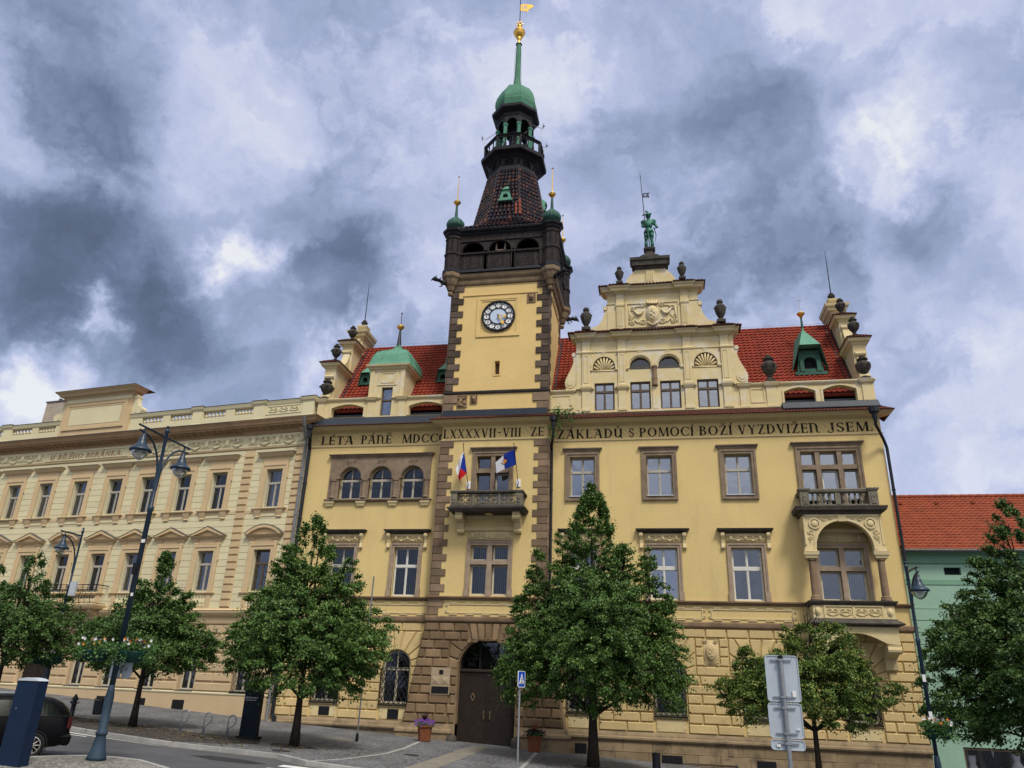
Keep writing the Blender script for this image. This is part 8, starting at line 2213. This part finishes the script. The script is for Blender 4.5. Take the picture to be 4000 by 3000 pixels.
# blue totem (ticket machine) at lower left
bx = -15.42; e = empty('parking_totem', (bx,17.3,gz(bx)), 'navy blue ticket pillar with pale sloping cap at the lower left', 'ticket machine')
z0 = gz(bx); g = MB(); g.mould(bx-.30,bx+.30,17.3,17.62,[(z0,.0),(-.27,.0)]); g.mould(bx-.30,bx+.30,17.3,17.62,[(-.27,.005),(-.25,.012)]); build(g, 'pillar', M['totemblue'], e)
g = MB(); n = 10; P = [(bx-.31+.62*k/n, -.245+.075*math.sin(PI*k/n)**.6) for k in range(n+1)]
g.prism(P, 17.285, 17.635); build(g, 'cap', M['greycap'], e)
g = MB(); g.ball((bx-.14,17.29,-.88),.012,6,4,sz=2); build(g, 'lock', M['steel'], e)
# notice pillar
bx = -15.55; e = empty('notice_pillar', (bx,28.85,gz(bx)), 'tall black notice board pillar with small white heading on the pavement', 'notice board')
z0 = gz(bx); g = MB(); g.box(bx-.33,bx+.33,28.72,28.98,z0+.09,-.26); build(g, 'panel', M['totemblack'], e); g = MB(); g.box(bx-.42,bx+.42,28.62,29.08,z0,z0+.09); build(g, 'foot', M['black'], e)
g = MB(); text_mesh(g, 'ÚŘEDNÍ DESKA', bx-.30, bx+.22, -.72, .055, 28.72, d=.004); g.box(bx-.27,bx+.17,28.714,28.72,-.785,-.77); build(g, 'heading', M['signwhite'], e)
# hydrant, litter bin
x, y = -23.3, 28.8; z0 = gz(x); e = empty('fire_hydrant', (x,y,z0), 'dark iron fire hydrant on the pavement beside the litter bin', 'fire hydrant')
g = MB(); g.smooth = True; g.ring([(.13,z0),(.13,z0+.04),(.09,z0+.06),(.085,z0+.5),(.10,z0+.52),(.10,z0+.56),(.085,z0+.58),(.08,z0+.68)],x,y,14); g.tube([(x-.17,y,z0+.60),(x+.17,y,z0+.60)],.045,8); build(g, 'hydrant_body', M['pipe'], e)
g = MB(); g.ring([(.13,z0+.68),(.12,z0+.74),(.06,z0+.84),(.02,z0+.90)],x,y,12); build(g, 'hydrant_cap', M['pipe'], e); g = MB(); g.tube([(x+.17,y,z0+.60),(x+.20,y,z0+.60)],.05,8); build(g, 'hose_outlet', M['greycap'], e)
x, y = -21.85, 28.4; z0 = gz(x); e = empty('litter_bin', (x,y,z0), 'dark litter bin on a post in front of the cream house', 'litter bin')
g = MB(); g.tube([(x+.18,y+.12,z0),(x+.18,y+.12,z0+.85)],.03,6); build(g, 'post', M['black'], e); g = MB(); g.ring([(.17,z0+.28),(.20,z0+.32),(.22,z0+.80),(.20,z0+.80),(.19,z0+.76)],x,y,12,sq=.8); build(g, 'bin_body', M['pipe'], e); g = MB(); g.ring([(.24,z0+.83),(.20,z0+.87),(.05,z0+.89)],x,y,12,sq=.8); build(g, 'lid', M['black'], e)
# bicycle racks
racks = []
e = empty('bicycle_rack', (-18.25,28.5,gz(-18.25)), 'steel hoop bicycle rack, leftmost of three beside the notice pillar', 'bicycle rack', 'bicycle racks on the pavement')
g = MB(); g.smooth = True
pts = [(0,0,0),(0,0,.60)]+[(.0+.15*(1-math.cos(t)),0,.62+.15*math.sin(t)) for t in [PI*k/10 for k in range(11)]]+[(.30,0,.52),(.24,0,.42),(.12,0,.36),(.05,0,.30),(.05,0,.0)]
g.tube(pts, .024, 8); local(g, 'hoop', M['steel'], e, smooth=True)
g = MB(); g.ring([(.07,0),(.07,.01)],.02,0,10); local(g, 'foot_plate', M['steel'], e)
racks.append(e)
for x, lab in ((-17.2,'steel hoop bicycle rack, middle one of three beside the notice pillar'),(-16.2,'steel hoop bicycle rack nearest to the black notice pillar')):
    c = copy_tree(e); c.location = (x,28.38,gz(x)); c['label'] = lab
# planters
def planter(x, y, label, seed, purple):
    z0 = gz(x); e = empty('flower_pot', (x,y,z0), label, 'flower pot', 'planters beside the gate')
    g = MB(); g.ring([(.24,z0),(.26,z0+.03),(.33,z0+.58),(.38,z0+.60),(.38,z0+.66),(.33,z0+.66),(.31,z0+.60)],x,y,8,PI/8); g.ball((x,y,z0+.6),.30,10,4,sz=.1); build(g, 'pot', M['pot'], e)
    rv = random.Random(seed); lf = MB(); fl = MB()
    for k in range(40): a = rv.uniform(0,2*PI); q = rv.uniform(0,.40); leaf_clump(lf, (x+q*math.cos(a),y+q*math.sin(a),z0+.74-.2*q*q), .12, 8, .07, rv)
    for k in range(150):
        a = rv.uniform(0,2*PI); q = rv.uniform(.05,.50); c = (x+q*math.cos(a),y+q*math.sin(a),z0+.86+rv.uniform(-.14,.08)-.35*q*q)
        for p in range(4): t = p*1.57+rv.random(); fl.add([c,(c[0]+.04*math.cos(t),c[1]-.015,c[2]+.04*math.sin(t)),(c[0]+.04*math.cos(t+1.1),c[1]-.015,c[2]+.04*math.sin(t+1.1))],[(0,1,2)])
    gr = MB()
    for k in range(26): a = rv.uniform(0,2*PI); q = rv.uniform(.05,.32); h = rv.uniform(.35,.62); gr.tube([(x,y,z0+.7),(x+q*.5*math.cos(a),y+q*.5*math.sin(a),z0+.7+h*.6),(x+q*math.cos(a),y+q*math.sin(a),z0+.7+h)],[.012,.012,.002],3)
    build(lf, 'foliage', M['vine'], e); build(fl, 'flowers', M['petal_p'] if purple else M['petal_d'], e); build(gr, 'grass_tuft', M['petal_d'] if purple else M['pot'], e)
planter(-10.72, 35.75, 'brown planter full of purple flowers left of the gate', 1, True); planter(-5.82, 36.4, 'brown planter with sparse dark flowers right of the gate', 2, False)
# bollard and bench at the lower right
x, y = -.46, 33.0; z0 = gz(x); e = empty('bollard', (x,y,z0), 'dark round bollard by the stone plinth right of the big linden', 'bollard')
g = MB(); g.ring([(.155,z0),(.155,z0+.66),(.165,z0+.67),(.165,z0+.70),(.13,z0+.72)],x,y,18); build(g, 'bollard_body', M['pipe'], e); g = MB(); g.tube([(x,y,z0+.72),(x,y,z0+.80)],.012,6); build(g, 'knob', M['black'], e)
x, y = 1.6, 33.6; z0 = gz(x); e = empty('park_bench', (x,y,z0), 'low dark bench along the stone plinth', 'bench')
for s in (-1,1): g = MB(); g.box(x+s*1.0-.03,x+s*1.0+.03,y-.25,y+.2,z0,z0+.42); g.box(x+s*1.0-.03,x+s*1.0+.03,y+.15,y+.2,z0+.42,z0+.50); build(g, 'leg', M['steel'], e)
g = MB()
for k in range(4): g.box(x-1.05,x+1.05,y-.26+.12*k,y-.17+.12*k,z0+.42,z0+.455)
build(g, 'seat', M['brownwood'], e)
# ================================================================== CAR
def car(x0, y0, zg, label, ang=0.0, piv=None):
    """estate car facing left; x0 = rear end, y0 = near side, zg = ground"""
    e = empty('parked_car', (x0-2.2,y0+.87,zg), label, 'car')
    yc = y0+.87
    CF = Matrix.Translation((piv[0],piv[1],0)) @ Matrix.Rotation(ang,4,'Z') @ Matrix.Translation((-piv[0],-piv[1],0))
    build_ = globals()['build']
    def build(mb, name, m, parent): return build_(mb, name, m, parent, frame=CF)
    st_ = [ # x from rear (negative = forward), z bottom, z belt, z roof, half width belt, half width roof
     (.00,.52,.66,.80,.70,.62),(-.03,.40,.78,.98,.76,.60),(-.12,.32,.93,1.16,.80,.60),(-.28,.28,.98,1.32,.84,.60),(-.55,.26,1.0,1.44,.86,.61),(-.95,.25,1.0,1.50,.87,.62),(-1.6,.25,.99,1.52,.87,.62),(-2.3,.25,.98,1.50,.87,.62),
     (-2.75,.25,.97,1.40,.87,.61),(-3.1,.25,.95,1.20,.86,.60),(-3.4,.25,.92,.99,.85,.62),(-3.9,.26,.86,.90,.83,.62),(-4.3,.30,.74,.80,.78,.60),(-4.42,.38,.62,.66,.70,.56)]
    g = MB(); g.smooth = True; vs = []; N = 12
    for (dx,zb,zl,zr,wb,wr) in st_:
        x = x0+dx; sec = [(-wb+.06,zb),(-wb,zb+.10),(-wb-.01,(zb+zl)/2),(-wb+.02,zl),(-wr-.02,zr-.08),(-wr+.12,zr),(wr-.12,zr),(wr+.02,zr-.08),(wb-.02,zl),(wb+.01,(zb+zl)/2),(wb,zb+.10),(wb-.06,zb)]
        vs += [(x,yc+a,zg+b) for a, b in sec]
    fs = []
    for k in range(len(st_)-1):
        for i in range(N): fs.append((k*N+i,(k+1)*N+i,(k+1)*N+(i+1)%N,k*N+(i+1)%N))
    fs += [tuple(range(N)), tuple(range(len(st_)*N-1,(len(st_)-1)*N-1,-1))]
    g.add(vs, fs); build(g, 'body', M['carpaint'], e)
    def sidept(dx, t):
        for a, b in zip(st_[:-1], st_[1:]):
            if b[0] <= dx <= a[0]:
                u = (dx-a[0])/(b[0]-a[0]); zl = a[2]+(b[2]-a[2])*u; zr = a[3]+(b[3]-a[3])*u-.08; wl = a[4]+(b[4]-a[4])*u-.02; wr = a[5]+(b[5]-a[5])*u+.02
                return zl+(zr-zl)*t, wl+(wr-wl)*t
    for s in (-1,1):
        for a, b, cut in ((-.30,-.92,.5),(-1.02,-1.78,0),(-1.88,-2.85,.45)):
            g = MB(); n = 8; top = []; bot = []
            for k in range(n+1):
                dx = a+(b-a)*k/n; tt = .90
                if a == -.30: tt = min(.9,.25+.65*(k/ n)*2.2)
                if b == -2.85: tt = min(.9,.25+.65*(1-k/n)*2.6)
                for t, L_ in ((.06,bot),(tt,top)):
                    z, w = sidept(dx, t); L_.append((x0+dx, yc+s*(w+.008), zg+z))
            g.add(bot+top, [(k,k+1,n+2+k,n+1+k) if s < 0 else (n+1+k,n+2+k,k+1,k) for k in range(n)]); build(g, 'side_window', M['carglass'], e)
    g = MB(); g.tube([(x0-.12,yc-.82,zg+1.02),(x0-1.5,yc-.89,zg+1.015),(x0-3.0,yc-.88,zg+.98)],.008,4); g.box(x0-1.0,x0-.985,yc-.885,yc-.87,zg+.35,zg+1.0); g.box(x0-1.85,x0-1.835,yc-.885,yc-.87,zg+.35,zg+1.0); build(g, 'door_trim', M['black'], e)
    g = MB(); g.box(x0-1.25,x0-1.08,yc-.91,yc-.88,zg+.86,zg+.89); g.box(x0-2.1,x0-1.93,yc-.91,yc-.88,zg+.86,zg+.89); build(g, 'door_handle', M['pipe'], e)
    for s in (-1,1):
        g = MB(); g.tube([(x0-.75,yc+s*.55,zg+1.50),(x0-.9,yc+s*.55,zg+1.56),(x0-2.2,yc+s*.55,zg+1.56),(x0-2.35,yc+s*.55,zg+1.52)],.018,6); build(g, 'roof_rail', M['steel'], e)
        g = MB(); g.box(x0-.10,x0+.01,yc+s*.76-.06,yc+s*.76+.07,zg+.72,zg+.98); build(g, 'tail_light', M['taillight'], e)
    g = MB(); g.mould(x0-.12,x0+.0,yc-.76,yc+.76,[(zg+.30,.0),(zg+.36,.05),(zg+.52,.07),(zg+.58,.02)]); build(g, 'bumper', M['carpaint'], e)
    for dx in (-.82,-3.42):
        for s in (-1,1):
            cx, cy, cz, r = x0+dx, yc+s*.79, zg+.315, .315
            def wring(g, prof, n=28):
                vs = [(cx+rr*math.cos(2*PI*k/n), cy+s*yy, cz+rr*math.sin(2*PI*k/n)) for rr, yy in prof for k in range(n)]
                g.add(vs, [(j*n+i,j*n+(i+1)%n,(j+1)*n+(i+1)%n,(j+1)*n+i) for j in range(len(prof)-1) for i in range(n)])
            g = MB(); g.smooth = True; wring(g, [(.205,.085),(.22,.10),(.29,.105),(r,.07),(r,-.10),(.2,-.11)]); w = build(g, 'wheel', M['cartyre'], e)
            g = MB(); wring(g, [(.36,-.0),(.36,.085),(.345,.088),(.335,.08)]); build(g, 'wheel_arch', M['black'], e)
            g = MB(); wring(g, [(.21,.08),(.195,.09),(.185,.02),(.18,-.02),(.0001,-.02)]); build(g, 'rim_well', M['black'], w)
            g = MB(); wring(g, [(.215,.07),(.212,.095),(.195,.10),(.188,.06)]); 
            for k in range(10): a = k*PI/5; g.tube([(cx+.03*math.cos(a),cy+s*.085,cz+.03*math.sin(a)),(cx+.195*math.cos(a),cy+s*.075,cz+.195*math.sin(a))],[.018,.013],4)
            g.tube([(cx,cy+s*.06,cz),(cx,cy+s*.10,cz)],.045,10); build(g, 'rim', M['rim'], w)
M['carglass'] = mat('tinted_car_glass', (.004,.007,.005), .10, .2, 2.0, spec=.06)
car(-15.58, 19.05, gz(-17.5)-.12, 'black estate car with alloy wheels, its rear end entering the frame at the lower left', math.radians(41), (-16.40,19.05))
# ================================================================== TREES
def leaves_np(cent, rad, n_per, size, rng, cent_axis, flat=.8):
    """vectorised leaves: returns verts, faces arrays"""
    C_ = np.repeat(np.array(cent), n_per, axis=0); R_ = np.repeat(np.array(rad), n_per)
    N = len(C_)
    d = rng.normal(size=(N,3)); d /= np.linalg.norm(d,axis=1)[:,None]; q = np.minimum(np.abs(rng.normal(size=N))*.62, 1.7)
    oc = C_-np.array(cent_axis); oc[:,2] = oc[:,2]*.35; oc /= (np.linalg.norm(oc,axis=1)[:,None]+1e-6)
    sh = rng.normal(size=N)[:,None]*oc*(R_*.55)[:,None]
    P = C_+d*(R_*q)[:,None]*np.array([1,1,flat])+sh; P[:,2] -= .10*np.abs(sh[:,0]+sh[:,1])
    out = P-np.array(cent_axis); out[:,2] *= .4; out /= (np.linalg.norm(out,axis=1)[:,None]+1e-6)
    # leaves hang: long axis points outward and down, normals mostly up/out
    ax = out*.6+rng.normal(size=(N,3))*.55+np.array([0,0,-.45]); ax /= np.linalg.norm(ax,axis=1)[:,None]
    nr = out*.35+rng.normal(size=(N,3))*.55+np.array([0,0,.75]); sd = np.cross(ax,nr); sd /= (np.linalg.norm(sd,axis=1)[:,None]+1e-6)
    up = np.cross(sd,ax); s = size*(.6+.7*rng.random(N))[:,None]
    v = np.empty((N,4,3)); v[:,0] = P; v[:,1] = P+ax*s*.45+sd*s*.44-up*s*.16; v[:,2] = P+ax*s*1.0-up*s*.12; v[:,3] = P+ax*s*.45-sd*s*.44-up*s*.16
    idx = np.arange(N)*4
    f = np.stack([np.stack([idx,idx+1,idx+2],1),np.stack([idx,idx+2,idx+3],1)],1).reshape(-1,3)
    return v.reshape(-1,3), f
def mesh_np(name, V_, F_, m, parent):
    me = bpy.data.meshes.new(name); me.vertices.add(len(V_)); me.vertices.foreach_set('co', V_.astype('f').ravel())
    me.loops.add(len(F_)*3); me.loops.foreach_set('vertex_index', F_.astype('i').ravel()); me.polygons.add(len(F_))
    me.polygons.foreach_set('loop_start', np.arange(0,len(F_)*3,3,dtype='i')); me.polygons.foreach_set('loop_total', np.full(len(F_),3,dtype='i'))
    me.update(); me.validate(); me.materials.append(m)
    o = bpy.data.objects.new(name, me); COL.objects.link(o); o.parent = parent; o.matrix_parent_inverse = WM[parent].inverted(); return o
def tree(name, x, y, tr, zc0, zc1, lobes, label, seed, m='leaf', lean=(0,0), ncl=260, npl=60, size=.12, cr=.42, twigs=0, base=None, hole=.15):
    rv = random.Random(seed); rng = np.random.default_rng(seed)
    z0 = gz(x) if base is None else base
    e = empty(name, (x,y,z0), label, 'tree', 'linden trees along the pavement')
    g = MB(); g.smooth = True; top = zc0+(zc1-zc0)*.82
    P = []; n = 9
    for k in range(n+1):
        t = k/n; z = z0+(top-z0)*t; P.append((x+lean[0]*t+rv.uniform(-.04,.04)*t, y+lean[1]*t+rv.uniform(-.04,.04)*t, z))
    Rr = [tr*(1.35 if k == 0 else .95 if k == 1 else .92-.80*k/n) for k in range(n+1)]; g.tube(P, Rr, 9)
    def trunk_at(z):
        t = max(0,min(1,(z-z0)/(top-z0))); i = min(n-1,int(t*n)); u = t*n-i; return Vector(P[i]).lerp(Vector(P[i+1]),u)
    cent = []; rad = []; tot = sum(l[3]*l[4]*l[3] for l in lobes)
    for (dx,dy,zc,rx,rz,shape) in lobes:
        k = max(6, int(ncl*(rx*rz*rx)**.8/sum((l[3]*l[4]*l[3])**.8 for l in lobes)))
        c0 = Vector((x+lean[0]*.5+dx, y+lean[1]*.5+dy, zc))
        b = trunk_at(max(zc0+.1, zc-rz*.8-abs(dx)*.5)); g.tube([b, b.lerp(c0,.5)+Vector((0,0,.1)), c0, c0+Vector((0,0,rz*.6))], [tr*.38,tr*.28,tr*.16,tr*.05], 6)
        for _ in range(k):
            while True:
                p = Vector((rv.uniform(-1,1),rv.uniform(-1,1),rv.uniform(-1,1)))
                hr = math.hypot(p.x,p.y); t = (p.z+1)/2
                lim = math.sqrt(max(0,1-p.z*p.z)) if shape == 'e' else (1-t)**.85*min(1,(t+.02)/.16)**.6
                if hr <= lim and (hr > lim*.45 or rv.random() < .35): break
            if rv.random() < hole: continue
            q = c0+Vector((p.x*rx,p.y*rx,p.z*rz)); cent.append(tuple(q)); s_ = cr*(rv.uniform(.65,1.15)) * (.75 if shape == 'c' and t > .7 else 1); rad.append(s_)
            if rv.random() < .30:
                a = c0.lerp(q,.15); g.tube([a+Vector((0,0,-.3*abs(p.x))), a.lerp(q,.6), q], [.035,.022,.008], 4)
        # ragged sprays sticking out of the outline
        for _ in range(int(k*.6)):
            a = rv.uniform(0,2*PI); z = rv.uniform(-.8,.95); t = (z+1)/2
            lim = math.sqrt(1-z*z) if shape == 'e' else (1-t)**.85
            q = c0+Vector((math.cos(a)*rx*lim*1.08,math.sin(a)*rx*lim*1.08,z*rz+.05)); cent.append(tuple(q)); rad.append(cr*.45)
    for k in range(twigs):
        a = rv.uniform(0,2*PI); c0 = trunk_at(top)+Vector((rv.uniform(-.6,.6),rv.uniform(-.3,.3),rv.uniform(-.9,0))); q = c0
        pts = [q]
        for s in range(4): q = q+Vector((rv.uniform(-.16,.2),rv.uniform(-.1,.1),rv.uniform(.25,.42))); pts.append(q)
        g.tube(pts, [.030,.024,.018,.012,.005], 4)
        for s in (2,3): g.tube([pts[s],pts[s]+Vector((rv.uniform(-.4,.4),0,rv.uniform(.1,.35)))],[.012,.004],4)
    build(g, 'trunk', M['bark'], e)
    V_, F_ = leaves_np(cent, rad, int(npl*2.3), size*.70, rng, (x,y,(zc0+zc1)/2))
    mesh_np('crown', V_, F_, M[m], e)
    return e
tree('linden_tree', -27.6, 29.3, .13, .0, 4.9, [(0,0,1.7,2.6,1.7,'e'),(.6,-.3,3.1,1.3,1.7,'c'),(-1.6,.2,2.6,1.4,1.7,'c'),(1.7,.4,1.4,1.2,1.2,'e')], 'dark green young linden at the left edge beside the single-armed lamp', 11, 'leafd', ncl=330, npl=58, cr=.33)
tree('linden_tree', -20.25, 28.45, .13, -.3, 4.75, [(-.1,0,1.15,2.2,1.25,'e'),(-.1,.1,2.9,1.25,1.85,'c'),(-.9,-.3,2.4,.95,1.2,'c'),(1.0,.3,2.0,1.2,1.2,'c'),(1.7,.3,1.0,.9,.9,'e'),(-1.9,-.2,1.15,.9,.9,'e')], 'linden tree with narrow top between the two-armed lamp and the bicycle racks', 12, 'leafd', ncl=380, npl=60, cr=.32)
tree('linden_tree', -13.33, 28.15, .15, -.7, 6.15, [(0,0,1.2,2.7,1.9,'e'),(-.3,0,3.4,2.3,2.8,'c'),(-1.5,.2,3.2,1.1,1.9,'c'),(1.45,-.2,2.6,1.2,2.0,'c'),(2.3,.1,1.5,1.1,1.2,'e'),(-2.0,-.2,.9,1.0,1.1,'e'),(1.9,0,.2,.8,.8,'e'),(-.6,-1.2,1.8,1.4,1.6,'e')], 'broad linden tree in front of the left wing, beside the slim post', 13, 'leaf', ncl=620, npl=62, cr=.33)
tree('linden_tree', -2.85, 32.34, .20, -1.0, 8.6, [(0,0,1.5,3.0,2.2,'e'),(0,0,4.4,2.55,4.1,'c'),(-2.3,0,3.6,1.0,2.0,'c'),(2.3,.1,3.7,.95,2.1,'c'),(-3.0,-.2,2.0,.9,1.8,'c'),(-2.7,.1,.5,1.1,1.2,'e'),(2.5,-.3,.3,1.1,1.1,'e'),(.3,-1.6,2.4,1.7,2.0,'e'),(3.0,0,2.1,.95,2.0,'c'),(1.3,-.6,4.6,.9,1.6,'c'),(-1.2,-.6,4.8,.8,1.6,'c')], 'tallest linden tree with a pointed crown in front of the town hall', 14, 'leaf', ncl=1050, npl=62, hole=.12, cr=.33)
tree('linden_tree', 5.35, 32.0, .14, -1.2, 2.9, [(-.1,0,.6,1.7,1.4,'e'),(-2.2,0,.75,1.0,1.1,'c'),(-1.9,.2,-.2,1.3,.7,'e'),(-3.1,0,.25,.6,.35,'e'),(.6,0,1.5,1.3,1.2,'e'),(1.3,-.2,.7,1.0,.9,'e'),(2.2,0,.15,.8,.35,'e'),(3.0,.1,.40,.45,.22,'e'),(.9,-.2,-.4,1.0,.7,'e'),(-.6,0,1.8,.7,.8,'c')], 'thin yellowing linden with bare top twigs behind the sign plates', 15, 'leafy', ncl=560, npl=42, twigs=9, size=.11, hole=.34, cr=.27)
tree('linden_tree', 12.9, 29.6, .19, -1.0, 6.6, [(.0,0,1.7,3.3,2.6,'e'),(-.6,0,4.6,1.6,2.4,'c'),(-1.9,-.1,3.0,1.2,1.9,'c'),(-3.0,0,.6,1.2,1.7,'e'),(-2.6,.1,1.8,1.1,1.5,'e'),(1.8,0,4.0,1.5,2.4,'c'),(0,-1.4,1.4,2.4,2.0,'e'),(-3.1,0,-.35,1.2,.75,'e'),(-1.4,.2,-.7,1.5,.6,'e')], 'large dark linden at the right edge in front of the green house', 16, 'leafd', ncl=850, npl=64, hole=.12, cr=.34)
